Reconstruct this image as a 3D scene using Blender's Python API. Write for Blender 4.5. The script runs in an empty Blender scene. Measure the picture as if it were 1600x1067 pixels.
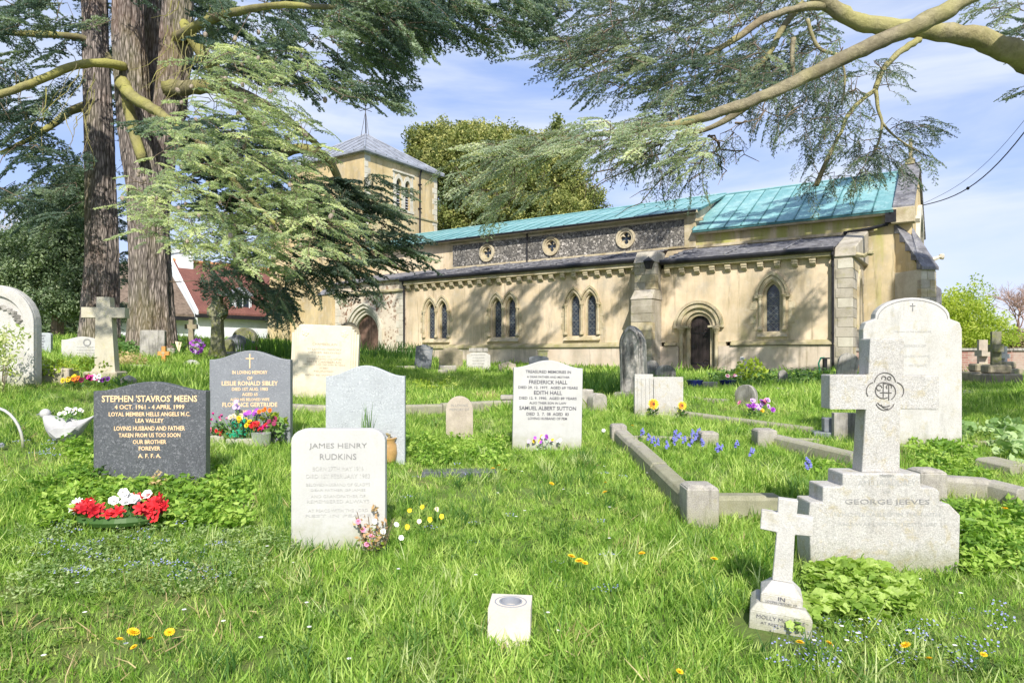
import bpy, bmesh, math, random
import numpy as np
from mathutils import Vector, Matrix, Euler
from mathutils.geometry import tessellate_polygon
PI = math.pi
scene = bpy.context.scene
COL = scene.collection
R = math.radians
random.seed(7); rng = np.random.default_rng(11)

# ------------------------------------------------------------------ camera, world, sun, exposure
F = 1067.0; CX = 800.0; HY = 557.0            # focal length and horizon of the photograph (1600 px wide)
cam_d = bpy.data.cameras.new('camera'); cam = bpy.data.objects.new('camera', cam_d); COL.objects.link(cam)
cam.location = (0, 0, 0); cam.rotation_euler = (R(90), 0, 0)
cam_d.sensor_width = 36; cam_d.lens = 36*F/1600; cam_d.shift_y = (HY-533.5)/1600
cam_d.clip_start = 0.05; cam_d.clip_end = 3000
scene.camera = cam
SUN_AZ, SUN_EL = 5.0, 40.0                     # azimuth east of straight-behind-the-camera, elevation
az = R(SUN_AZ); el = R(SUN_EL)
sdir = Vector((math.sin(az)*math.cos(el), -math.cos(az)*math.cos(el), math.sin(el)))   # towards the sun
world = bpy.data.worlds.new('World'); scene.world = world; world.use_nodes = True
def build_world():
    nt = world.node_tree; nt.nodes.clear(); N = nt.nodes.new; L = nt.links.new
    out = N('ShaderNodeOutputWorld'); bg = N('ShaderNodeBackground'); bg.inputs[1].default_value = 0.15
    sky = N('ShaderNodeTexSky'); sky.sky_type = 'NISHITA'; sky.sun_disc = False
    sky.sun_elevation = el; sky.sun_rotation = math.atan2(sdir.x, sdir.y)
    sky.air_density = 1.0; sky.dust_density = 0.6; sky.ozone_density = 1.6; sky.altitude = 50
    tc = N('ShaderNodeTexCoord'); mp = N('ShaderNodeMapping'); mp.inputs['Scale'].default_value = (1.0, 1.3, 5.0)
    mp.inputs['Rotation'].default_value = (0, R(-9), R(20))
    L(tc.outputs['Generated'], mp.inputs[0])
    n1 = N('ShaderNodeTexNoise'); n1.inputs['Scale'].default_value = 1.7; n1.inputs['Detail'].default_value = 7; n1.inputs['Roughness'].default_value = .55
    n1.inputs['Distortion'].default_value = .5
    L(mp.outputs[0], n1.inputs['Vector'])
    r1 = N('ShaderNodeMapRange'); r1.inputs[1].default_value = .38; r1.inputs[2].default_value = .66; r1.interpolation_type = 'SMOOTHSTEP'
    r1.inputs[3].default_value = .03; r1.inputs[4].default_value = .85
    L(n1.outputs[0], r1.inputs[0])
    # lower sky paler
    mix = N('ShaderNodeMix'); mix.data_type = 'RGBA'
    L(r1.outputs[0], mix.inputs[0])
    hsv = N('ShaderNodeMix'); hsv.data_type = 'RGBA'; hsv.blend_type = 'MULTIPLY'; hsv.inputs[0].default_value = 1
    hsv.inputs[7].default_value = (1.32, 1.05, 1.12, 1)
    L(sky.outputs[0], hsv.inputs[6])
    even = N('ShaderNodeMix'); even.data_type = 'RGBA'; even.inputs[0].default_value = .62; even.inputs[7].default_value = (1.36, 2.15, 3.95, 1)
    L(hsv.outputs[2], even.inputs[6]); L(even.outputs[2], mix.inputs[6])
    mix.inputs[7].default_value = (3.9, 4.2, 4.7, 1)
    L(mix.outputs[2], bg.inputs[0]); L(bg.outputs[0], out.inputs[0])
build_world()
sun_d = bpy.data.lights.new('sun', 'SUN'); sun = bpy.data.objects.new('sun', sun_d); COL.objects.link(sun)
sun_d.energy = 4.5; sun_d.angle = R(0.55); sun_d.color = (1.0, 0.94, 0.84)
sun.rotation_euler = sdir.to_track_quat('Z', 'Y').to_euler()
scene.view_settings.view_transform = 'Standard'; scene.view_settings.look = 'None'
scene.view_settings.exposure = 0.60; scene.view_settings.gamma = 1.0; scene.view_settings.use_curve_mapping = False
scene.cycles.max_bounces = 5; scene.cycles.diffuse_bounces = 3; scene.cycles.transparent_max_bounces = 4
scene.cycles.transmission_bounces = 2; scene.cycles.glossy_bounces = 2

# ------------------------------------------------------------------ terrain
def G(x, y):
    yy = max(y, 2.5)
    z = -.55 - 1.5*math.exp(-yy/5.2)
    t = -x-1.2
    sp = math.log1p(math.exp(min(t*2.2, 30)))/2.2 if t < 12 else t
    z += min(.085*sp, 1.0)
    if y > 15: z += .0165*(min(y, 34)-15)*min(max((6.5-x)/6.5, 0), 1)
    if y < 2.5: z += -.02*(2.5-y)
    return z
def at(px, py, dmax=90):
    """the point of the ground seen at pixel (px,py) of the 1600 px photograph; returns x,y,z,metres per pixel"""
    a = (px-CX)/F; b = -(py-HY)/F
    d = 1.6
    while d < dmax:
        if b*d <= G(a*d, d): break
        d += .02
    return a*d, d, G(a*d, d), d/F
def P3(px, py, d): return Vector(((px-CX)/F*d, d, -(py-HY)/F*d))

# ------------------------------------------------------------------ helpers
def smoothen(me):
    me.polygons.foreach_set('use_smooth', [True]*len(me.polygons))
def obj(name, verts, faces, mat, parent=None, smooth=False, loc=None, rot=None):
    me = bpy.data.meshes.new(name); me.from_pydata([tuple(v) for v in verts], [], faces); me.update()
    if smooth: smoothen(me)
    o = bpy.data.objects.new(name, me); COL.objects.link(o)
    if mat: me.materials.append(mat)
    if parent: o.parent = parent
    if loc is not None: o.location = loc
    if rot is not None: o.rotation_euler = rot
    return o
def dup(o, name=None, parent=None, loc=None, rot=None, scale=None):
    c = o.copy(); COL.objects.link(c)
    if parent: c.parent = parent
    if loc is not None: c.location = loc
    if rot is not None: c.rotation_euler = rot
    if scale is not None: c.scale = scale
    return c
def dup_tree(o, loc=None, rot=None, scale=None, parent=None):
    c = o.copy(); COL.objects.link(c)
    if parent: c.parent = parent
    if loc is not None: c.location = loc
    if rot is not None: c.rotation_euler = rot
    if scale is not None: c.scale = scale
    for ch in [k for k in bpy.data.objects if k.parent == o]: dup_tree(ch, parent=c)
    return c
def tag(o, label=None, cat=None, group=None, kind=None):
    if label: o['label'] = label
    if cat: o['category'] = cat
    if group: o['group'] = group
    if kind: o['kind'] = kind
    return o
def thing(name, label, cat, loc=(0, 0, 0), rz=0, group=None, rx=0, ry=0):
    o = bpy.data.objects.new(name, None); COL.objects.link(o); o.empty_display_size = .1
    o.location = loc; o.rotation_euler = (rx, ry, rz)
    return tag(o, label, cat, group)
class MB:
    def __init__(s): s.v = []; s.f = []
    def add(s, verts, faces, M=None):
        n = len(s.v)
        s.v += [tuple(M @ Vector(v)) for v in verts] if M is not None else [tuple(v) for v in verts]
        s.f += [tuple(i+n for i in f) for f in faces]; return s
    def box(s, x0, x1, y0, y1, z0, z1, M=None, jit=0):
        v = [(x, y, z) for z in (z0, z1) for y in (y0, y1) for x in (x0, x1)]
        if jit: v = [tuple(c+random.uniform(-jit, jit) for c in p) for p in v]
        return s.add(v, [(0, 2, 3, 1), (4, 5, 7, 6), (0, 1, 5, 4), (2, 6, 7, 3), (0, 4, 6, 2), (1, 3, 7, 5)], M)
    def hexa(s, b, t, M=None):      # bottom 4 + top 4 (counter-clockwise)
        return s.add(list(b)+list(t), [(3, 2, 1, 0), (4, 5, 6, 7), (0, 1, 5, 4), (1, 2, 6, 5), (2, 3, 7, 6), (3, 0, 4, 7)], M)
    def prism(s, prof, y0, y1, M=None):   # polygon in xz (ccw seen from -y) extruded along y
        n = len(prof)
        v = [(x, y0, z) for x, z in prof]+[(x, y1, z) for x, z in prof]
        tris = tessellate_polygon([[Vector((x, z, 0)) for x, z in prof]])
        f = [tuple(t) for t in tris]+[tuple(i+n for i in reversed(t)) for t in tris]
        f += [(i, i+n, (i+1) % n+n, (i+1) % n) for i in range(n)]
        return s.add(v, f, M)
    def tube(s, pts, rad, sides=6, cap=True, M=None, jit=0):
        pts = [Vector(p) for p in pts]; n = len(pts)
        if not hasattr(rad, '__len__'): rad = [rad]*n
        up = Vector((0, 0, 1)); base = len(s.v); prev = None
        V = []
        for i, p in enumerate(pts):
            d = (pts[min(i+1, n-1)]-pts[max(i-1, 0)]).normalized()
            if prev is None:
                a = d.cross(up) if abs(d.dot(up)) < .95 else d.cross(Vector((1, 0, 0)))
            else: a = prev-d*prev.dot(d)
            a.normalize(); prev = a; b = d.cross(a)
            for k in range(sides):
                t = 2*PI*k/sides; r = rad[i]*(1+(random.uniform(-jit, jit) if jit else 0))
                V.append(p+a*math.cos(t)*r+b*math.sin(t)*r)
        Fc = [(i*sides+k, i*sides+(k+1) % sides, (i+1)*sides+(k+1) % sides, (i+1)*sides+k) for i in range(n-1) for k in range(sides)]
        if cap: Fc += [tuple(reversed(range(sides))), tuple(range((n-1)*sides, n*sides))]
        return s.add(V, Fc, M)
    def lathe(s, prof, sides=16, M=None):   # (r,z) list
        V = [(r*math.cos(2*PI*k/sides), r*math.sin(2*PI*k/sides), z) for r, z in prof for k in range(sides)]
        n = len(prof)
        Fc = [(i*sides+k, i*sides+(k+1) % sides, (i+1)*sides+(k+1) % sides, (i+1)*sides+k) for i in range(n-1) for k in range(sides)]
        Fc += [tuple(reversed(range(sides))), tuple(range((n-1)*sides, n*sides))]
        return s.add(V, Fc, M)
    def ball(s, c, r, M=None, seg=8, rings=5, sx=1, sy=1, sz=1, jit=0):
        V = [(c[0], c[1], c[2]-r*sz)]
        for i in range(1, rings):
            ph = -PI/2+PI*i/rings
            for k in range(seg):
                q = 1+(random.uniform(-jit, jit) if jit else 0)
                V.append((c[0]+q*r*sx*math.cos(ph)*math.cos(2*PI*k/seg), c[1]+q*r*sy*math.cos(ph)*math.sin(2*PI*k/seg), c[2]+q*r*sz*math.sin(ph)))
        V.append((c[0], c[1], c[2]+r*sz)); top = len(V)-1
        Fc = [(0, 1+(k+1) % seg, 1+k) for k in range(seg)]
        for i in range(rings-2):
            for k in range(seg): Fc.append((1+i*seg+k, 1+i*seg+(k+1) % seg, 1+(i+1)*seg+(k+1) % seg, 1+(i+1)*seg+k))
        o = 1+(rings-2)*seg
        Fc += [(o+k, o+(k+1) % seg, top) for k in range(seg)]
        return s.add(V, Fc, M)
    def build(s, name, mat, parent=None, smooth=False, loc=None, rot=None, bevel=0, seg=1):
        o = obj(name, s.v, s.f, mat, parent, smooth, loc, rot)
        if bevel:
            bm = bmesh.new(); bm.from_mesh(o.data)
            bmesh.ops.remove_doubles(bm, verts=bm.verts, dist=1e-5)
            bmesh.ops.dissolve_limit(bm, angle_limit=R(1), verts=bm.verts, edges=bm.edges)
            es = [e for e in bm.edges if len(e.link_faces) == 2 and e.calc_face_angle(0) > R(35)]
            bmesh.ops.bevel(bm, geom=es, offset=bevel, segments=seg, affect='EDGES', profile=.6, clamp_overlap=True)
            bmesh.ops.triangulate(bm, faces=[f for f in bm.faces if len(f.verts) > 4])
            bm.to_mesh(o.data); bm.free()
        return o
def T(x=0, y=0, z=0, rz=0, rx=0, ry=0, s=1):
    return Matrix.Translation((x, y, z)) @ Euler((rx, ry, rz)).to_matrix().to_4x4() @ Matrix.Scale(s, 4)

# ------------------------------------------------------------------ materials
class NT:
    def __init__(s, name):
        s.m = bpy.data.materials.new(name); s.m.use_nodes = True; s.t = s.m.node_tree
        s.b = s.t.nodes['Principled BSDF']; s.out = s.t.nodes['Material Output']
        s.b.inputs['Specular IOR Level'].default_value = .3
        s.tc = s.t.nodes.new('ShaderNodeTexCoord'); s.co = s.tc.outputs['Object']
    def N(s, k, **kw):
        n = s.t.nodes.new(k)
        for a, v in kw.items(): setattr(n, a, v)
        return n
    def L(s, a, b): s.t.links.new(a, b)
    def map(s, scale=(1, 1, 1), co=None, rot=(0, 0, 0)):
        n = s.N('ShaderNodeMapping'); n.inputs['Scale'].default_value = scale; n.inputs['Rotation'].default_value = rot; s.L(co or s.co, n.inputs[0]); return n.outputs[0]
    def noise(s, scale, detail=4, rough=.55, co=None, dist=0):
        n = s.N('ShaderNodeTexNoise'); n.inputs['Scale'].default_value = scale; n.inputs['Detail'].default_value = detail
        n.inputs['Roughness'].default_value = rough; n.inputs['Distortion'].default_value = dist; s.L(co or s.co, n.inputs['Vector']); return n.outputs[0]
    def voro(s, scale, co=None, feature='F1', out='Distance'):
        n = s.N('ShaderNodeTexVoronoi', feature=feature); n.inputs['Scale'].default_value = scale; s.L(co or s.co, n.inputs['Vector']); return n.outputs[out]
    def ramp(s, fac, stops):
        n = s.N('ShaderNodeValToRGB'); e = n.color_ramp.elements
        while len(e) < len(stops): e.new(.5)
        for k, (p, c) in enumerate(stops): e[k].position = p; e[k].color = (*c, 1) if hasattr(c, '__len__') else (c, c, c, 1)
        s.L(fac, n.inputs[0]); return n.outputs[0]
    def mix(s, fac, a, b, mode='MIX'):
        n = s.N('ShaderNodeMix', data_type='RGBA', blend_type=mode)
        for sock, v in ((n.inputs[0], fac), (n.inputs[6], a), (n.inputs[7], b)):
            if hasattr(v, 'is_linked'): s.L(v, sock)
            elif hasattr(v, '__len__'): sock.default_value = (*v, 1)
            else: sock.default_value = v
        return n.outputs[2]
    def rnd(s): return s.N('ShaderNodeObjectInfo').outputs['Random']
    def bump(s, h, strength=.4, dist=.01):
        n = s.N('ShaderNodeBump'); n.inputs['Strength'].default_value = strength; n.inputs['Distance'].default_value = dist
        s.L(h, n.inputs['Height']); s.L(n.outputs[0], s.b.inputs['Normal'])
    def fin(s, col, rough=.85, spec=None):
        if hasattr(col, 'is_linked'): s.L(col, s.b.inputs['Base Color'])
        else: s.b.inputs['Base Color'].default_value = (*col, 1)
        s.b.inputs['Roughness'].default_value = rough
        if spec is not None: s.b.inputs['Specular IOR Level'].default_value = spec
        return s.m
def plain(name, c, rough=.7, var=.25, scale=8, bump=.15, metal=0, spec=.3):
    n = NT(name); a = tuple(x*(1-var) for x in c); b = tuple(min(x*(1+var), 1) for x in c)
    f = n.noise(scale, 5); n.bump(n.noise(scale*5, 4), bump, .01)
    n.b.inputs['Metallic'].default_value = metal
    return n.fin(n.ramp(f, [(.3, a), (.7, b)]), rough, spec)
def stone(name, base, stain, lichen=(.42, .40, .22), lam=.5, scale=3.5, bump=.5, streak=.4, rough=.9, fine=.12, dark=(.10, .10, .09), dark_at=.60, foot=0):
    """weathered stone: mottled colour, lichen, dark streaks running down, pitted relief"""
    n = NT(name)
    c = n.ramp(n.noise(scale, 7, .62), [(.32, stain), (.60, base)])
    lic = n.ramp(n.noise(scale*2.1, 8, .7, n.map((1, 1, 1), rot=(.7, .3, 1.1)), .4), [(.60-.12*lam, 0), (.70-.08*lam, 1)])
    c = n.mix(n.mix(1, lic, (lam, lam, lam), 'MULTIPLY'), c, lichen)
    st = n.ramp(n.noise(scale*1.6, 6, .6, n.map((1.6, 1.6, .30))), [(dark_at-.04, 0), (dark_at+.16, 1)])
    c = n.mix(n.mix(1, st, (streak, streak, streak), 'MULTIPLY'), c, dark)
    if foot:      # soil splash and algae creeping up from the turf
        sx = n.N('ShaderNodeSeparateXYZ'); n.L(n.co, sx.inputs[0]); a = n.N('ShaderNodeMath', operation='MULTIPLY_ADD'); n.L(n.noise(7, 6, .65), a.inputs[0]); a.inputs[1].default_value = -.42; n.L(sx.outputs[2], a.inputs[2])
        c = n.mix(n.ramp(n.mix(0, a.outputs[0], a.outputs[0]), [(0, foot), (.02, 0)]), c, (.22, .23, .10)) if False else c
        r = n.N('ShaderNodeMapRange'); r.inputs[1].default_value = -.20; r.inputs[2].default_value = -.05; r.inputs[3].default_value = foot; r.inputs[4].default_value = 0; n.L(a.outputs[0], r.inputs[0])
        c = n.mix(r.outputs[0], c, (.25, .255, .12))
    g = n.ramp(n.noise(scale*26, 3, .7), [(.25, (1-fine*2.2,)*3), (.75, (1+fine,)*3)])
    c = n.mix(1, c, g, 'MULTIPLY')
    h = n.mix(.5, n.noise(scale*9, 8, .75), n.noise(scale*45, 3, .7))
    n.bump(h, bump, .012)
    return n.fin(c, rough)
def granite(name, a, b, c, scale=170, rough=.35):
    n = NT(name)
    f = n.noise(scale, 2, .9); f2 = n.noise(scale*.45, 3, .9)
    col = n.mix(n.ramp(f2, [(.42, 0), (.58, 1)]), n.ramp(f, [(.38, a), (.50, b), (.62, c)]), b)
    col = n.mix(.5, col, n.ramp(n.noise(6, 5), [(.3, tuple(x*.8 for x in b)), (.7, tuple(min(1, x*1.15) for x in b))]))
    return n.fin(col, rough, .5)
# ------------------------------------------------------------------ ground
def build_ground():
    n = NT('turf_soil')
    c = n.ramp(n.noise(.6, 8, .6), [(.3, (.11, .17, .035)), (.55, (.15, .22, .05)), (.75, (.20, .20, .08))])
    c = n.mix(n.ramp(n.noise(9, 6, .7), [(.5, 0), (.75, 1)]), c, (.13, .13, .05))
    n.bump(n.noise(30, 6, .8), .8, .04); m = n.fin(c, .95)
    def axis(a, lo, hi, n): # dense in the middle
        t = np.linspace(-1, 1, n); return np.where(t < 0, -lo*np.abs(t)**a, hi*np.abs(t)**a)
    xs = axis(3.0, 420, 420, 181); ys = np.linspace(0, 1, 200)**2.6*700-6
    V = []
    for y in ys:
        for x in xs: V.append((x, y, G(float(x), float(y))+.003*math.sin(x*2.1+math.sin(y*1.7))*math.cos(y*1.9+x*.4)))
    nx = len(xs)
    Fc = [(j*nx+i, j*nx+i+1, (j+1)*nx+i+1, (j+1)*nx+i) for j in range(len(ys)-1) for i in range(nx-1)]
    tag(obj('ground', V, Fc, m, smooth=True), kind='structure')
    # trodden path crossing on the right
    pm = plain('path_stone', (.42, .40, .34), .9, .25, 6)
    mb = MB(); xx = np.linspace(3.6, 34, 60)
    V = []; 
    for x in xx:
        yc = 12.6+.06*(x-8)+.12*math.sin(x*1.1)
        for o in (-.42, .42): V.append((x, yc+o, G(x, yc+o)+.035))
    Fc = [(2*i, 2*i+2, 2*i+3, 2*i+1) for i in range(len(xx)-1)]
    tag(obj('path', V, Fc, pm), kind='structure')
build_ground()

# ------------------------------------------------------------------ church
CH_LOC = (6.46, 23.6, 0); CH_RZ = math.atan2(-.557, .8305)
church = thing('church', 'rendered parish church with square tower, green copper roofs and round-arched priest door', 'church', CH_LOC, CH_RZ)
def wallmat(name, base, stain, plinth=None, streak=True):
    n = NT(name)
    c = n.ramp(n.noise(.9, 7, .6), [(.30, stain), (.62, base)])
    c = n.mix(n.ramp(n.noise(.45, 6, .65, n.map((2.2, 2.2, .55))), [(.48, 0), (.68, .55)]), c, (.23, .20, .13))
    c = n.mix(n.ramp(n.noise(1.7, 7, .7, n.map((1, 1, .7), rot=(.3, .2, .9))), [(.50, 0), (.66, .5)]), c, (.40, .37, .31))
    c = n.mix(n.ramp(n.noise(2.6, 7, .65, n.map((2.4, 2.4, .22))), [(.56, 0), (.70, .6)]), c, (.17, .14, .08))
    c = n.mix(n.ramp(n.noise(3.5, 6, .7), [(.55, 0), (.75, .5)]), c, (.66, .60, .50))
    c = n.mix(n.ramp(n.noise(.8, 5, .6, n.map((1.3, 1.3, .5), rot=(.5, 0, 0))), [(.62, 0), (.75, .35)]), c, (.26, .28, .09))
    n.bump(n.mix(.5, n.noise(14, 7, .7), n.noise(60, 2, .6)), .35, .02)
    return n.fin(c, .93)
M_REND = wallmat('ochre_render', (.72, .59, .43), (.50, .40, .25))
def greened(name, base, stain):
    m = wallmat(name, base, stain); t = m.node_tree; b = t.nodes['Principled BSDF']; src = b.inputs['Base Color'].links[0].from_socket
    n = NT.__new__(NT); n.m, n.t, n.b = m, t, b; n.tc = t.nodes.new('ShaderNodeTexCoord'); n.co = n.tc.outputs['Object']
    k = n.ramp(n.noise(.9, 5, .6, n.map((2.0, 2.0, .22))), [(.46, 0), (.60, .75)])
    n.L(n.mix(k, src, (.33, .35, .07)), b.inputs['Base Color']); return m
M_GREEN = greened('algae_streaked_render', (.60, .50, .32), (.36, .30, .17))
M_PINK = wallmat('pale_plinth_render', (.68, .58, .49), (.54, .44, .34))
M_TOWER = wallmat('tower_render', (.62, .49, .28), (.45, .34, .17))
M_ASH = stone('dressed_limestone', (.56, .49, .35), (.36, .29, .17), (.35, .33, .12), .55, 2.2, .3, .5)
M_ASHW = stone('pale_dressed_limestone', (.62, .59, .50), (.48, .44, .36), (.40, .37, .22), .35, 2.2, .3, .25)
M_MOSS = stone('mossy_ledge_stone', (.46, .40, .26), (.28, .25, .13), (.30, .31, .08), .6, 2.5, .4, .4)
M_BUTT = stone('stained_grey_limestone', (.47, .43, .36), (.28, .25, .19), (.36, .34, .18), .5, 1.8, .4, .5)
M_LEAD = plain('lead_sheet', (.25, .27, .31), .45, .35, 2.5, .2, 0, .5)
M_SLATE = stone('aisle_slates', (.22, .22, .24), (.08, .08, .09), (.44, .44, .42), .6, 3, .4, .3, .7)
M_IRON = plain('black_cast_iron', (.018, .018, .022), .45, .4, 9, .1)
M_GLASS = NT('dark_leaded_glass')
def _g():
    n = M_GLASS; c = n.ramp(n.noise(7, 3), [(.35, (.012, .016, .028)), (.6, (.035, .05, .075)), (.75, (.09, .12, .13))])
    n.bump(n.noise(9, 2), .15, .01); return n.fin(c, .18, .6)
M_GLASS = _g()
M_CAME = plain('lead_cames', (.17, .185, .19), .6, .2)
def copper():
    n = NT('verdigris_copper')
    c = n.ramp(n.noise(1.3, 7, .6), [(.3, (.10, .25, .27)), (.5, (.17, .35, .37)), (.72, (.34, .50, .51))])
    c = n.mix(n.ramp(n.noise(2.4, 6, .7, n.map((2.5, .6, 1))), [(.5, 0), (.68, .6)]), c, (.075, .17, .19))
    c = n.mix(n.ramp(n.noise(4.5, 7, .7), [(.55, 0), (.68, .6)]), c, (.46, .60, .60))
    c = n.mix(.35, c, n.ramp(n.rnd(), [(0, (.10, .25, .27)), (1, (.22, .43, .43))]))
    n.bump(n.noise(5, 5), .25, .03); return n.fin(c, .62, .4)
M_COPPER = copper()
M_SEAM = plain('copper_seam', (.055, .16, .16), .6, .4, 4)
def flint():
    n = NT('knapped_flint')
    v = n.voro(13, n.map((1, 1, 1)), out='Color'); d = n.voro(13, feature='DISTANCE_TO_EDGE')
    c = n.ramp(v, [(.1, (.035, .035, .038)), (.35, (.085, .083, .08)), (.6, (.16, .155, .145)), (.78, (.32, .31, .29)), (.9, (.60, .58, .55))])
    c = n.mix(n.ramp(d, [(.02, 1), (.07, 0)]), c, (.25, .235, .20))
    c = n.mix(1, c, n.ramp(n.noise(1.2, 6), [(.3, (.6, .6, .6)), (.7, (1.2, 1.15, 1.1))]), 'MULTIPLY')
    n.bump(d, .8, .03); return n.fin(c, .6, .4)
M_FLINT = flint()
def flintpale():
    n = NT('pale_flint_rubble')
    v = n.voro(11, out='Color'); d = n.voro(11, feature='DISTANCE_TO_EDGE')
    hole = n.ramp(v, [(.62, 0), (.70, 1)])
    hole = n.mix(1, hole, n.ramp(n.noise(1.4, 5, .6), [(.42, 0), (.55, 1)]), 'MULTIPLY')
    c = n.ramp(n.noise(1.5, 5), [(.3, (.52, .44, .34)), (.7, (.66, .60, .50))])
    c = n.mix(hole, c, n.ramp(v, [(.7, (.16, .08, .05)), (.95, (.30, .20, .13))]))
    n.bump(n.mix(.5, d, n.noise(20, 5)), .5, .03); return n.fin(c, .85)
M_FLINTP = flintpale()
M_OAK = plain('weathered_oak', (.17, .105, .08), .8, .45, 5, .4)
M_DOOR = plain('dark_stained_oak', (.030, .022, .022), .5, .6, 3, .3, 0, .4)

def arch_pts(cx, zb, zs, w, h, n=9, legs=True):
    """outline (x,z) of an arched opening, from bottom left up over the arch to bottom right; h = rise of the arch above zs"""
    pts = [(cx-w/2, zb)] if legs else []
    if h <= w/2+1e-4:   # round / segmental
        for i in range(2*n+1):
            t = PI-PI*i/(2*n); pts.append((cx+w/2*math.cos(t), zs+h*math.sin(t)))
    else:
        r = (w*w/4+h*h)/w; a1 = math.asin(min(h/r, 1))
        L_ = [(cx-w/2+r-r*math.cos(a1*i/n), zs+r*math.sin(a1*i/n)) for i in range(n+1)]
        pts += L_+[(2*cx-x, z) for x, z in reversed(L_[:-1])]
    if legs: pts.append((cx+w/2, zb))
    return pts
def circ(cx, cz, r, n=24): return [(cx+r*math.cos(2*PI*i/n), cz+r*math.sin(2*PI*i/n)) for i in range(n)]
def plane_south(y0): return lambda u, v, d: (u, y0+d, v)
def plane_east(x0): return lambda u, v, d: (x0-d, u, v)
def holed_wall(mb, outer, holes, mp, thick=.28, edge=.3):
    loops = [outer]+holes
    tris = tessellate_polygon([[Vector((a, b, 0)) for a, b in l] for l in loops])
    flat = [p for l in loops for p in l]
    mb.add([mp(a, b, 0) for a, b in flat], [tuple(t) for t in tris])
    for k, l in enumerate(loops):
        d = edge if k == 0 else thick; n = len(l)
        if not d: continue
        mb.add([mp(a, b, 0) for a, b in l]+[mp(a, b, d) for a, b in l], [(i, (i+1) % n, (i+1) % n+n, i+n) for i in range(n)])
def band(mb, inner, outer, mp, d0, d1):
    """solid ring between two outlines of equal length, from depth d0 (front) to d1"""
    n = len(inner)
    V = [mp(a, b, d0) for a, b in inner]+[mp(a, b, d0) for a, b in outer]+[mp(a, b, d1) for a, b in inner]+[mp(a, b, d1) for a, b in outer]
    Fc = []
    for i in range(n-1):
        Fc += [(i, i+1, n+i+1, n+i), (i, 2*n+i, 2*n+i+1, i+1), (n+i, n+i+1, 3*n+i+1, 3*n+i)]
    Fc += [(0, n, 3*n, 2*n), (n-1, 2*n+n-1, 4*n-1, 2*n-1)]
    mb.add(V, Fc)
def pane(mb, pts, mp, d):
    tris = tessellate_polygon([[Vector((a, b, 0)) for a, b in pts]])
    mb.add([mp(a, b, d) for a, b in pts], [tuple(t) for t in tris])
def lattice(mb, cx, z0, z1, w, mp, d, step=.14, r=.006):
    """diagonal lead cames clipped to a rectangle"""
    for sgn in (1, -1):
        k = z0-w
        while k < z1+w:
            a = (cx-w/2, k if sgn > 0 else k+w); b = (cx+w/2, k+w if sgn > 0 else k)
            pts = []
            for (p, q) in ((a, b),):
                n = 12
                for i in range(n+1):
                    x = p[0]+(q[0]-p[0])*i/n; z = p[1]+(q[1]-p[1])*i/n
                    if z0 <= z <= z1: pts.append((x, z))
            if len(pts) > 1:
                (xa, za), (xb, zb) = pts[0], pts[-1]
                dn = Vector((xb-xa, zb-za)).normalized(); nx, nz = -dn.y*r, dn.x*r
                mb.add([mp(xa+nx, za+nz, d), mp(xa-nx, za-nz, d), mp(xb-nx, zb-nz, d), mp(xb+nx, zb+nz, d)], [(0, 1, 2, 3)])
            k += step*1.7
def lancet(mp, cx, zb, zs, w, h, holder, glassd=.19):
    """glass, cames of one light as parts of the church window"""
    m = MB(); pane(m, arch_pts(cx, zb, zs, w-.004, h-.002), mp, glassd); g = m.build('pane', M_GLASS, holder)
    m = MB(); lattice(m, cx, zb+.02, zs+h*.45, w*.94, mp, glassd-.012, step=.10)
    for k in range(1, 5):
        z = zb+(zs-zb)*k/4.2; m.box(cx-w/2+.003, cx+w/2-.003, -.006, .006, z-.008, z+.008, M=None) if False else m.add([mp(cx-w/2, z-.008, glassd-.02), mp(cx+w/2, z-.008, glassd-.02), mp(cx+w/2, z+.008, glassd-.02), mp(cx-w/2, z+.008, glassd-.02)], [(0, 1, 2, 3)])
    tag(m.build('leading', M_CAME, holder), kind='stuff')
def shaft(cx, y, z0, z1, r, holder, M=None, name='shaft'):
    m = MB(); h = z1-z0
    m.lathe([(r*1.9, 0), (r*1.9, .05*h), (r*1.5, .07*h), (r*1.5, .085*h), (r, .11*h), (r, .86*h), (r*1.3, .87*h), (r*1.15, .885*h), (r*1.9, .96*h), (r*2.1, .965*h), (r*2.1, h)], 10, T(cx, y, z0))
    return m.build(name, M_ASH, holder, smooth=False)
S = plane_south(0)
def paired_window(cx):
    """two pointed lights with shafts, hood mould; returns holes of the wall"""
    holes = []
    for o in (-.35, .35): holes.append(arch_pts(cx+o, .80, 2.02, .50, .42))
    return holes
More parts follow.
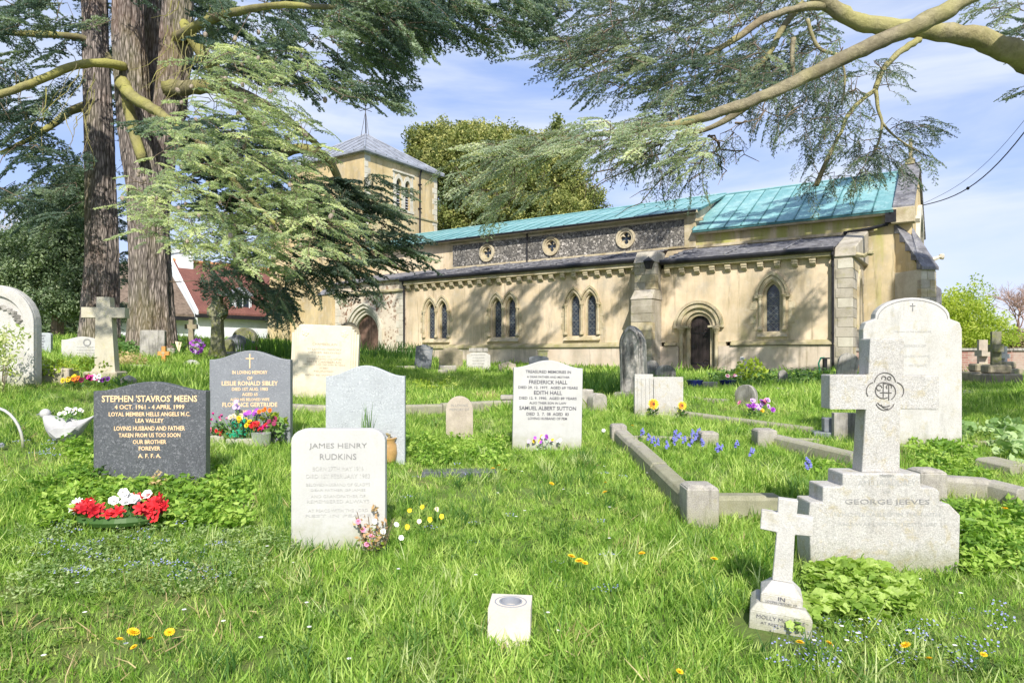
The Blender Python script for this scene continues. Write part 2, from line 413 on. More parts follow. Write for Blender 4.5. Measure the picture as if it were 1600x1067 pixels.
def build_paired(cx):
    hold = thing('window', None, None); hold.parent = church
    m = MB()
    for o in (-.35, .35):
        # recessed order with narrower light
        inn = arch_pts(cx+o, .80, 2.02, .37, .34); out = arch_pts(cx+o, .80, 2.02, .498, .418)
        band(m, inn, out, S, .10, .26)
    m.build('window_frame', M_ASH, hold)
    m = MB()
    for o in (-.35, .35):
        a = arch_pts(cx+o, 2.0, 2.03, .53, .44, legs=False); b = arch_pts(cx+o, 2.0, 2.03, .69, .56, legs=False)
        band(m, a, b, S, -.035, .05)
        a = arch_pts(cx+o, 2.0, 2.03, .71, .58, legs=False); b = arch_pts(cx+o, 2.0, 2.03, .83, .70, legs=False)
        a = [p for p in a if (p[0]-cx)*o > -.01]; b = b[:]; 
        a2 = arch_pts(cx+o, 2.0, 2.03, .71, .58, legs=False); idx = [i for i, p in enumerate(a2) if (p[0]-cx)*o > 0.0]
        b2 = arch_pts(cx+o, 2.0, 2.03, .82, .68, legs=False)
        band(m, [a2[i] for i in idx], [b2[i] for i in idx], S, -.075, .05)
    m.box(cx-.80, cx-.70, -.09, .04, 1.95, 2.05); m.box(cx+.70, cx+.80, -.09, .04, 1.95, 2.05)
    m.build('hood_mould', M_ASH, hold)
    for o in (-.70, 0, .70): shaft(cx+o, -.03, .84, 2.03, .045, hold)
    m = MB(); m.hexa([(cx-.78, -.10, .62), (cx+.78, -.10, .62), (cx+.78, .02, .62), (cx-.78, .02, .62)], [(cx-.76, -.06, .70), (cx+.76, -.06, .70), (cx+.76, .02, .80), (cx-.76, .02, .80)])
    m.build('sill', M_ASH, hold)
    for s in (-1, 1):      # jamb quoins
        for k in range(5):
            w = .17 if k % 2 else .10; z = .82+k*.235
            x0 = cx+s*.755; m = MB(); m.box(min(x0, x0+s*w), max(x0, x0+s*w), -.012, .05, z, z+.225); m.build('quoin', M_ASH, hold, bevel=.006)
    for o in (-.35, .35): lancet(S, cx+o, .80, 2.02, .372, .342, hold)
def quoins(x0, x1s, z0, z1, y, name='quoin', h=.30, parent=None, side=1):
    k = 0; z = z0
    while z < z1-.05:
        hh = min(h, z1-z); w = x1s[k % 2]
        m = MB(); m.box(min(x0, x0+side*w), max(x0, x0+side*w), y-.014, y+.06, z, z+hh-.012); m.build(name, M_ASHW, parent or church, bevel=.008)
        z += hh; k += 1

# --- aisle walls
PW = [-4.55, -8.2, -11.8]
WZ = -1.3
def aisle():
    m = MB()
    holes = [h for c in PW for h in paired_window(c)]
    for c in PW: pass
    holed_wall(m, [(-13.6, .50), (-1.75, .50), (-1.75, 3.34), (-13.6, 3.34)], holes, S, .28, .3)
    m.build('aisle_wall', M_REND, church)
    m = MB()
    m.box(-13.6, -1.75, -.10, .3, WZ, .36); m.build('plinth', M_PINK, church)
    m = MB(); m.hexa([(-13.55, -.17, .36), (-1.95, -.17, .36), (-1.95, .01, .36), (-13.55, .01, .36)], [(-13.55, -.15, .44), (-1.95, -.15, .44), (-1.95, .01, .53), (-13.55, .01, .53)])
    m.build('string_course', M_MOSS, church)
    for c in PW: build_paired(c)
    # right section with priest door and single window
    dx = 0.0
    hw = arch_pts(2.43, .82, 2.0, .60, .47); hd = arch_pts(dx, -.62, 1.05, 1.22, .61)
    m = MB()
    x0, x1 = -1.75, 4.3
    outer = [(x0, WZ), (dx-.61, WZ)]+[(dx-.61, -.62)] if False else None
    # door hole cut as a notch in the outline
    notch = arch_pts(dx, WZ, 1.05, 1.22, .61, legs=True)
    outer = [(x0, .50), (dx-.64, .50)]
    out = [(x0, .5)]+[p for p in arch_pts(dx, .5, 1.05, 1.22, .61)]+[(x1, .5), (x1, 3.12), (x0, 3.12)]
    holed_wall(m, out, [hw], S, .28, .3); m.build('aisle_wall', M_REND, church)
    m = MB()
    for a, b in ((x0, dx-.70), (dx+.70, x1)): m.box(a, b, -.10, .3, WZ, .36)
    m.build('plinth', M_PINK, church)
    for a, b in ((-1.2, dx-.78), (dx+1.12, 4.3)):
        m = MB(); m.hexa([(a, -.17, .38), (b, -.17, .38), (b, .01, .38), (a, .01, .38)], [(a, -.15, .44), (b, -.15, .44), (b, .01, .54), (a, .01, .54)]); m.build('string_course', M_MOSS, church)
    for q in (-.7675, .7675): m = MB(); m.box(dx+q-.1525, dx+q+.1525, -.04, .25, WZ, .5); m.build('jamb', M_ASH, church)
    # single window
    h = thing('window', None, None); h.parent = church
    m = MB(); band(m, arch_pts(2.43, .82, 2.0, .42, .37), arch_pts(2.43, .82, 2.0, .598, .468), S, .10, .26); m.build('window_frame', M_ASH, h)
    m = MB(); band(m, arch_pts(2.43, 2, 2.02, .64, .50, legs=False), arch_pts(2.43, 2, 2.02, .84, .62, legs=False), S, -.04, .05)
    band(m, arch_pts(2.43, 2, 2.02, .86, .64, legs=False), arch_pts(2.43, 2, 2.02, 1.02, .76, legs=False), S, -.085, .05)
    m.box(1.88, 2.0, -.1, .03, 1.92, 2.04); m.box(2.86, 2.98, -.1, .03, 1.92, 2.04); m.build('hood_mould', M_ASH, h)
    for o in (-.38, .38): shaft(2.43+o, -.03, .86, 2.02, .05, h)
    m = MB(); m.hexa([(1.95, -.1, .64), (2.91, -.1, .64), (2.91, .02, .64), (1.95, .02, .64)], [(1.97, -.06, .72), (2.89, -.06, .72), (2.89, .02, .82), (1.97, .02, .82)]); m.build('sill', M_ASH, h)
    lancet(S, 2.43, .82, 2.0, .424, .372, h)
    for s in (-1, 1):
        for k in range(5):
            w = .2 if k % 2 else .10; z = .84+k*.235; xx = 2.43+s*.50
            m = MB(); m.box(min(xx, xx+s*w), max(xx, xx+s*w), -.012, .05, z, z+.225); m.build('quoin', M_ASH, h, bevel=.006)
    # priest door
    d = thing('priest_door', None, None); d.parent = church; d['label'] = 'black plank door in a round arch with shafts'
    m = MB(); w0 = -.355
    for k in range(5):
        xa = w0+k*.142; m2 = MB()
        pts = [p for p in arch_pts(0, -.62, 1.10, .71, .355, n=14)]
        zt = lambda x: 1.10+math.sqrt(max(.355**2-x*x, 0))
        m2.hexa([(xa+.004, .20, -.62), (xa+.138, .20, -.62), (xa+.138, .26, -.62), (xa+.004, .26, -.62)], [(xa+.004, .20, zt(xa+.004)), (xa+.138, .20, zt(xa+.138)), (xa+.138, .26, zt(xa+.138)), (xa+.004, .26, zt(xa+.004))])
        m2.build('plank', M_DOOR, d, bevel=.004)
    for z in (-.25, .80): m = MB(); m.box(-.34, .25, .182, .199, z, z+.035); m.tube([(.05, .19, z), (.16, .19, z+.14), (.28, .19, z+.1)], .012, 4); m.tube([(.05, .19, z), (.16, .19, z-.12), (.28, .19, z-.06)], .012, 4); m.build('strap_hinge', M_IRON, d)
    m = MB(); m.lathe([(.05, 0), (.05, .02)], 12, T(-.26, .195, .35, rx=R(90))); m.build('handle', M_IRON, d)
    for (wi, wo, y0, y1, nm) in ((.72, .92, .10, .28, 'arch_order'), (.95, 1.22, .02, .2, 'arch_order'), (1.26, 1.52, -.07, .04, 'arch_order'), (1.55, 1.74, -.12, .04, 'hood_mould')):
        m = MB(); band(m, arch_pts(0, 1, 1.06, wi, wi/2, 12, legs=False), arch_pts(0, 1, 1.06, wo, wo/2, 12, legs=False), S, y0, y1)
        m.build(nm, M_ASH, d)
    for s in (-1, 1):
        m = MB(); a, b = sorted((s*.36, s*.47)); m.box(a, b, .10, .28, -.62, 1.0); a, b = sorted((s*.47, s*.61)); m.box(a, b, .16, .28, -.62, 1.0); m.build('jamb', M_ASH, d)
        m = MB(); a, b = sorted((s*.34, s*.88)); m.box(a, b, -.14, .2, .985, 1.06); m.build('impost', M_ASH, d, bevel=.01)
        shaft(s*.62, -.06, -.50, .985, .065, d)
        m = MB(); a, b = sorted((s*.48, s*.80)); m.box(a, b, -.2, .1, -.72, -.50); m.build('plinth_block', M_ASH, d, bevel=.01)
    m = MB(); m.box(-.75, .75, -.42, .22, -.74, -.63); m.build('step', M_ASH, d, bevel=.01)
    m = MB(); m.box(-.95, .98, -.78, .0, -.95, -.75); m.build('step', M_ASH, d, bevel=.01)
    # corbel tables, cornices
    m0 = None
    for (xa, xb, sp, zc, zt) in ((-13.35, -2.2, .50, 3.00, 3.22), (-1.1, 4.2, .53, 2.87, 3.10)):
        x = xa
        while x < xb:
            if m0 is None:
                m = MB(); m.hexa([(-.085, -.07, 0), (.085, -.07, 0), (.085, .02, 0), (-.085, .02, 0)], [(-.085, -.13, .07), (.085, -.13, .07), (.085, .02, .07), (-.085, .02, .07)])
                m.box(-.085, .085, -.145, .02, .075, .135); m.box(-.095, .095, -.165, .02, .14, .22)
                m0 = m.build('corbel', M_ASH, church, loc=(x, 0, zc))
            else: dup(m0, loc=(x, 0, zc))
            x += sp
    m = MB(); m.box(-13.7, -2.2, -.20, .2, 3.222, 3.42); m.build('cornice', M_ASH, church, bevel=.015)
    m = MB(); m.box(-1.2, 4.25, -.20, .2, 3.102, 3.26); m.build('cornice', M_MOSS, church, bevel=.015)
    # gutters
    for (a, b, z) in ((-13.75, -2.2, 3.46), (-1.3, 4.3, 3.31)):
        m = MB(); m.tube([(a, -.25, z), (b, -.25, z)], .085, 8); m.build('gutter', M_IRON, church)
    # aisle roofs (slates in courses)
    for (a, b, z0, z1) in ((-13.8, -2.1, 3.50, 4.22), (-1.35, 4.32, 3.36, 4.14)):
        nrow = 6
        for k in range(nrow):
            ya = -.26+k*2.86/nrow; yb = ya+2.86/nrow+.05; za = z0+(z1-z0)*k/nrow; zb = z0+(z1-z0)*(k+1.1)/nrow
            m = MB(); m.hexa([(a, ya, za), (b, ya, za), (b, yb, zb-.03), (a, yb, zb-.03)], [(a, ya, za+.05), (b, ya, za+.05), (b, yb, zb+.0), (a, yb, zb+.0)])
            m.build('slate_course', M_SLATE, church)
        x = a+.4
        while x < b:
            m = MB(); m.tube([(x, -.27, z0+.07), (x, 2.6, z1+.03)], .03, 5); m.build('roof_roll', M_SLATE, church); x += 1.9
    # buttress between the sections
    m = MB()
    m.hexa([(-2.12, -.92, WZ), (-1.36, -.92, WZ), (-1.36, .05, WZ), (-2.12, .05, WZ)], [(-2.12, -.92, 2.0), (-1.36, -.92, 2.0), (-1.36, .05, 2.0), (-2.12, .05, 2.0)])
    m.hexa([(-2.15, -.95, 2.0), (-1.33, -.95, 2.0), (-1.33, .05, 2.0), (-2.15, .05, 2.0)], [(-2.12, -.62, 2.35), (-1.36, -.62, 2.35), (-1.36, .05, 2.35), (-2.12, .05, 2.35)])
    m.box(-2.10, -1.38, -.60, .05, 2.35, 3.30)
    m.hexa([(-2.15, -.66, 3.30), (-1.33, -.66, 3.30), (-1.33, .3, 3.30), (-2.15, .3, 3.30)], [(-2.12, -.40, 3.72), (-1.36, -.40, 3.72), (-1.36, .3, 3.72), (-2.12, .3, 3.72)])
    m.build('buttress', M_BUTT, church, bevel=.012)
    z = -.9; k = 0
    while z < 3.2:
        y0 = -.92 if z < 1.9 else -.60; h = .30 if z < 1.9 else .26
        if not 1.75 < z < 2.3:
            for (a, b) in (((-2.125, -1.72), (-1.71, -1.355)) if k % 2 else ((-2.125, -1.90), (-1.89, -1.355))):
                m = MB(); m.box(a, b, y0-.014, y0+.3, z, z+h-.012, jit=.003); m.build('buttress_stone', M_BUTT if (k+int(a*10)) % 3 else M_ASH, church, bevel=.008)
        z += h; k += 1
    for k in range(13):
        z = -.9+k*.30
        for (a, b) in (((-.165, 1.1), (1.11, 2.58)) if k % 2 else ((-.165, .5), (.51, 1.8))):
            m = MB(); m.box(4.5, 4.812, a, b, z, z+.288, jit=.003); m.build('end_wall_stone', M_BUTT if k % 3 else M_ASH, church, bevel=.006)
        m = MB(); m.box(4.34 if k % 2 else 4.40, 4.815, -.176, -.06, z, z+.288, jit=.002); m.build('quoin', M_BUTT if k % 4 else M_ASHW, church, bevel=.006)
    lt = MB(); lt.tube([(-1.55, -.62, 3.42), (-1.45, -.95, 3.44), (-1.38, -1.12, 3.36)], .02, 5); lt.hexa([(-1.46, -1.2, 3.0), (-1.30, -1.2, 3.0), (-1.30, -1.04, 3.0), (-1.46, -1.04, 3.0)], [(-1.52, -1.26, 3.26), (-1.24, -1.26, 3.26), (-1.24, -.98, 3.26), (-1.52, -.98, 3.26)])
    lt.hexa([(-1.54, -1.28, 3.265), (-1.22, -1.28, 3.265), (-1.22, -.96, 3.265), (-1.54, -.96, 3.265)], [(-1.40, -1.14, 3.40), (-1.36, -1.14, 3.40), (-1.36, -1.10, 3.40), (-1.40, -1.10, 3.40)])
    lt.build('wall_lantern', M_IRON, church)
    # aisle east end pier + raking parapet
    m = MB(); m.box(4.302, 4.80, -.16, 2.58, WZ, 3.05)
    m.build('aisle_end_wall', M_BUTT, church)
    m = MB(); m.hexa([(4.30, -.22, 3.05), (4.9, -.22, 3.05), (4.95, 2.58, 3.05), (4.30, 2.58, 3.05)], [(4.30, -.12, 3.36), (4.9, -.12, 3.36), (4.95, 2.58, 4.25), (4.30, 2.58, 4.25)])
    m.build('parapet', M_BUTT, church, bevel=.03)
    
    m = MB(); m.tube([(4.9, -.1, 3.1), (5.12, -.1, 3.05), (5.28, -.1, 3.14)], [.09, .07, .05], 6); m.ball((5.3, -.1, 3.12), .09, jit=.2); m.build('gargoyle', M_MOSS, church)
    # east window of the aisle
    E = plane_east(4.805)
    m = MB(); band(m, arch_pts(1.35, .85, 2.1, .6, .45), arch_pts(1.35, .85, 2.1, .95, .7), E, -.06, .02); m.build('hood_mould', M_ASH, church)
    m = MB(); pane(m, arch_pts(1.35, .85, 2.1, .6, .45), E, -.01); m.build('pane', M_GLASS, church)
    # downpipes
    for (x, y, z0, z1) in ((4.26, -.14, -.9, 3.22), (-13.62, -.12, 0, 3.4)):
        m = MB(); m.tube([(x, y, z0), (x, y, z1-.25), (x, y-.1, z1-.08), (x, y-.1, z1+.05)], .042, 8)
        for z in (z0+.5, z0+1.6, z1-.45): m.lathe([(.056, 0), (.056, .06)], 8, T(x, y, z))
        m.build('downpipe', M_IRON, church)
aisle()

# --- nave, chancel
def upper():
    NY = 2.6; N_ = plane_south(NY)
    RX = [-3.91, -7.44, -10.9]; rz = 4.83
    m = MB(); holed_wall(m, [(-19, 3.8), (-1.0, 3.8), (-1.0, 5.56), (-19, 5.56)], [circ(x, rz, .42) for x in RX], N_, .04, .4); m.build('nave_wall', M_REND, church)
    m = MB(); holed_wall(m, [(-12.95, 4.30), (-1.45, 4.30), (-1.45, 5.34), (-12.95, 5.34)], [circ(x, rz, .385) for x in RX], plane_south(NY-.02), .1, .03); m.build('flint_panel', M_FLINT, church)
    m = MB(); m.box(-13.05, -1.35, NY-.06, NY+.01, 4.22, 4.298); m.build('string_course', M_ASH, church); m = MB(); m.box(-13.05, -1.35, NY-.05, NY+.01, 5.342, 5.42); m.build('string_course', M_ASH, church)
    for x in RX:
        h = thing('roundel_window', None, None); h.parent = church
        for (ri, ro, y) in ((.34, .42, -.09), (.26, .335, -.05)):
            m = MB(); a = circ(x, rz, ri); b = circ(x, rz, ro); a.append(a[0]); b.append(b[0]); band(m, a, b, N_, y, .12); m.build('moulded_ring', M_ASH, h)
        q = []
        for k in range(32):
            t = 2*PI*k/32; r = .09+.15*abs(math.cos(2*t))**.45; q.append((x+r*math.cos(t), rz+r*math.sin(t)))
        m = MB(); holed_wall(m, circ(x, rz, .262), [q], N_, .10, 0); o = m.build('quatrefoil', M_ASH, h); o.location = (0, .02, 0)
        m = MB(); pane(m, circ(x, rz, .26), N_, .11); m.build('pane', M_GLASS, h)
    # nave roof: verdigris panels between seams
    e = (2.28, 5.58); r = (5.9, 6.84); n = 28; xa, xb = -19.0, -.8; w = (xb-xa)/n
    sl = lambda f, up=0: (e[0]+(r[0]-e[0])*f, e[1]+(r[1]-e[1])*f+up)
    p0 = s0 = None
    for k in range(n):
        x = xa+k*w
        for (f0, f1) in ((0, .5), (.5, 1)):
            if p0 is None or f0 == 0:
                m = MB(); (ya, za), (yb, zb) = sl(f0), sl(f1); u = .012 if f0 else 0
                m.hexa([(.012, ya, za+u), (w-.012, ya, za+u), (w-.012, yb, zb+u), (.012, yb, zb+u)], [(.012, ya, za+.03+u), (w-.012, ya, za+.03+u), (w-.012, yb, zb+.03+u), (.012, yb, zb+.03+u)])
            if k == 0: q = m.build('copper_panel', M_COPPER, church, loc=(x, 0, 0)); (globals().__setitem__('NP0' if f0 == 0 else 'NP1', q))
            else: dup(globals()['NP0' if f0 == 0 else 'NP1'], loc=(x, 0, 0))
            if k == 0 and f0 == 0: m = MB(); (ya, za), (yb, zb) = sl(.5), sl(1); m.hexa([(.012, ya, za+.012), (w-.012, ya, za+.012), (w-.012, yb, zb+.012), (.012, yb, zb+.012)], [(.012, ya, za+.042), (w-.012, ya, za+.042), (w-.012, yb, zb+.042), (.012, yb, zb+.042)]); p0 = 1
        if s0 is None:
            m = MB(); m.tube([(0, e[0]-.02, e[1]+.03), (0, r[0], r[1]+.03)], .024, 5); s0 = m.build('standing_seam', M_SEAM, church, loc=(x, 0, 0))
        else: dup(s0, loc=(x, 0, 0))
    m = MB(); m.hexa([(xa, 2.30, 5.52), (xb, 2.30, 5.52), (xb, 5.9, 6.78), (xa, 5.9, 6.78)], [(xa, 2.30, 5.575), (xb, 2.30, 5.575), (xb, 5.9, 6.835), (xa, 5.9, 6.835)])
    m.hexa([(xa, 5.9, 6.78), (xb, 5.9, 6.78), (xb, 9.5, 5.52), (xa, 9.5, 5.52)], [(xa, 5.9, 6.87), (xb, 5.9, 6.87), (xb, 9.5, 5.6), (xa, 9.5, 5.6)]); m.build('roof', M_SEAM, church)
    m = MB(); m.tube([(xa, 5.9, 6.9), (xb, 5.9, 6.9)], .05, 6); m.build('ridge_roll', M_COPPER, church)
    m = MB(); m.box(-19, -.82, 2.22, 2.32, 5.47, 5.56); m.build('fascia', M_ASH, church)
    m = MB(); m.tube([(-19, 2.2, 5.54), (-.85, 2.2, 5.54)], .05, 6); m.build('gutter', M_IRON, church)
    m = MB(); m.prism([(2.6, 4.2), (9.2, 4.2), (9.2, 5.52), (5.9, 6.76), (2.6, 5.52)], 0, .3, Matrix(((0, -1, 0, -1.0), (1, 0, 0, 0), (0, 0, 1, 0), (0, 0, 0, 1)))); m.build('nave_gable', M_REND, church)
    m = MB(); m.box(-19, -1, 9.2, 9.5, -1, 5.5); m.build('nave_north_wall', M_REND, church)
    m = MB(); m.tube([(-8.65, NY-.1, 4.2), (-8.65, NY-.1, 5.5)], .035, 6); m.build('downpipe', M_IRON, church)
    m = MB(); m.box(-1.44, -.98, NY-.05, NY+.3, 4.2, 5.46); m.build('quoin', M_ASH, church, bevel=.01)
    m = MB(); m.box(-1.0, -.7, 2.5, 2.62, 5.2, 5.3); m.build('kneeler', M_ASH, church)
    # chancel
    m = MB(); m.box(-1.0, 5.7, NY, NY+.4, 3.9, 4.74); m.box(4.79, 5.7, NY, NY+.4, WZ, 3.9); m.build('chancel_wall', M_GREEN, church)
    m = MB(); m.box(-.98, 5.1, NY-.07, NY+.01, 4.16, 4.26); m.build('string_course', M_ASH, church)
    m = MB(); m.box(-1.0, 5.7, NY-.26, NY-.1, 4.66, 4.75); m.build('fascia', M_ASH, church)
    m = MB(); m.box(-1.0, 5.7, 9.2, 9.5, -1, 4.75); m.build('chancel_north_wall', M_REND, church)
    e = (2.26, 4.79); xa, xb = -1.02, 5.7; n = 11; w = (xb-xa)/n
    prev = {}
    for k in range(n):
        x = xa+k*w; off = .10 if k % 2 else 0
        for row, (f0, f1) in enumerate(((0, .45+off), (.45+off, 1))):
            key = (row, k % 2)
            if key in prev: dup(prev[key], loc=(x, 0, 0)); continue
            ya, za = e[0]+(r[0]-e[0])*f0, e[1]+(6.80-e[1])*f0; yb, zb = e[0]+(r[0]-e[0])*f1, e[1]+(6.80-e[1])*f1; u = .014*row
            m = MB(); m.hexa([(.014, ya, za+u), (w-.014, ya, za+u), (w-.014, yb, zb+u), (.014, yb, zb+u)], [(.014, ya, za+u+.03), (w-.014, ya, za+u+.03), (w-.014, yb, zb+u+.03), (.014, yb, zb+u+.03)])
            prev[key] = m.build('copper_panel', M_COPPER, church, loc=(x, 0, 0))
        m = MB(); m.tube([(x, e[0]-.02, e[1]+.035), (x, r[0], 6.835)], .024, 5); m.build('standing_seam', M_SEAM, church)
    m = MB(); m.hexa([(xa, e[0]+.02, e[1]-.07), (xb, e[0]+.02, e[1]-.07), (xb, 5.9, 6.73), (xa, 5.9, 6.73)], [(xa, e[0]+.02, e[1]-.008), (xb, e[0]+.02, e[1]-.008), (xb, 5.9, 6.79), (xa, 5.9, 6.79)])
    m.hexa([(xa, 5.9, 6.73), (xb, 5.9, 6.73), (xb, 9.5, 4.75), (xa, 9.5, 4.75)], [(xa, 5.9, 6.82), (xb, 5.9, 6.82), (xb, 9.5, 4.84), (xa, 9.5, 4.84)]); m.build('roof', M_SEAM, church)
    m = MB(); m.tube([(xa, 5.9, 6.86), (xb, 5.9, 6.86)], .05, 6); m.build('ridge_roll', M_COPPER, church)
    m = MB(); m.tube([(4.2, 2.5, 4.22), (4.9, 2.45, 4.26), (5.5, 2.42, 4.36), (5.62, 2.4, 4.55), (5.62, 2.3, 4.74)], .06, 7); m.box(5.46, 5.78, 2.28, 2.58, 4.40, 4.80); m.build('downpipe', M_IRON, church)
    # east gable with stone coping and cross
    Mx = Matrix(((0, -1, 0, 6.2), (1, 0, 0, 0), (0, 0, 1, 0), (0, 0, 0, 1)))
    m = MB(); m.prism([(2.6, WZ), (9.2, WZ), (9.2, 4.78), (5.9, 6.88), (2.6, 4.78)], 0, .498, Mx); m.build('east_gable', M_TOWER, church)
    for s in (0, 1):
        for k in range(7):
            f0, f1 = k/7, (k+.94)/7
            pt = lambda f: ((2.38+(5.9-2.38)*f), 4.86+(7.06-4.86)*f)
            (ya, za), (yb, zb) = pt(f0), pt(f1)
            if s: ya, yb = 11.8-ya, 11.8-yb
            q = [(5.66, ya, za-.1), (6.28, ya, za-.1), (6.28, yb, zb-.1), (5.66, yb, zb-.1)]; p = [(5.66, ya, za+.08), (6.28, ya, za+.08), (6.28, yb, zb+.08), (5.66, yb, zb+.08)]
            m = MB(); m.hexa(q, p); m.build('coping_stone', M_SLATE, church, bevel=.015)
    m = MB(); m.box(5.62, 6.3, 2.3, 2.75, 4.35, 4.86); m.build('kneeler', M_ASH, church, bevel=.02)
    m = MB(); m.box(5.8, 6.1, 5.7, 6.1, 7.05, 7.26); m.box(5.90, 6.02, 5.83, 5.97, 7.26, 8.02); m.box(5.90, 6.02, 5.6, 6.2, 7.62, 7.76); m.build('gable_cross', M_MOSS, church, bevel=.01)
    m = MB(); m.tube([(6.2, 8.6, 3.9), (6.55, 8.7, 3.85), (6.8, 8.8, 3.95)], [.12, .1, .07], 6); m.ball((6.85, 8.8, 3.96), .12, jit=.2); m.tube([(6.2, 2.8, 4.5), (6.42, 2.8, 4.5)], [.12, .13], 6); m.build('gargoyle', M_ASHW, church)
    E = plane_east(6.21); m = MB(); band(m, arch_pts(5.9, .9, 3.6, 2.4, 1.6), arch_pts(5.9, .9, 3.6, 2.9, 1.95), E, -.12, .02); m.build('hood_mould', M_ASHW, church)
    m = MB(); pane(m, arch_pts(5.9, .9, 3.6, 2.4, 1.6), E, -.01); m.build('pane', M_GLASS, church)
    # diagonal buttress on the corner
    D = Matrix.Translation((5.95, 2.75, 0)) @ Matrix.Rotation(R(45), 4, 'Z')
    m = MB(); m.box(-.27, .27, -1.05, .2, WZ, 2.75, D); m.build('buttress', M_ASHW, church, bevel=.012)
    for k in range(12):   # orange and pale stones of the buttress
        w = (.33, .22)[k % 2]
        for (a, b) in ((-.282, -.282+w), (-.27+w, .282)): m = MB(); m.box(a, b, -1.066, -.9, -.6+k*.275, -.6+k*.275+.262, D); m.build('buttress_stone', (M_ASH, M_ASHW, M_BUTT)[(k*2+(a > 0)) % 3], church, bevel=.008)
    for k in range(5):
        f0, f1 = k/5, (k+1)/5
        ya, yb = -1.14+f0*1.2, -1.14+(f1)*1.2; za, zb = 2.76+f0*1.62, 2.76+f1*1.62
        m = MB(); m.hexa([(-.31, ya, za-.04), (.31, ya, za-.04), (.31, yb, za), (-.31, yb, za)], [(-.31, ya, za+.06), (.31, ya, za+.06), (.31, yb, zb+.04), (-.31, yb, zb+.04)], D); m.build('weathering_stone', M_SLATE, church, bevel=.01)
    m = MB(); m.hexa([(-.26, -1.02, 2.7), (.26, -1.02, 2.7), (.26, .2, 2.7), (-.26, .2, 2.7)], [(-.26, -.98, 2.76), (.26, -.98, 2.76), (.26, .1, 4.3), (-.26, .1, 4.3)], D); m.build('buttress_head', M_TOWER, church)
    m = MB(); m.hexa([(6.2, 3.0, WZ), (7.0, 3.0, WZ), (7.0, 3.6, WZ), (6.2, 3.6, WZ)], [(6.2, 3.0, 2.95), (7.0, 3.0, 2.2), (7.0, 3.6, 2.2), (6.2, 3.6, 2.95)]); m.build('buttress', M_SLATE, church, bevel=.015)
upper()

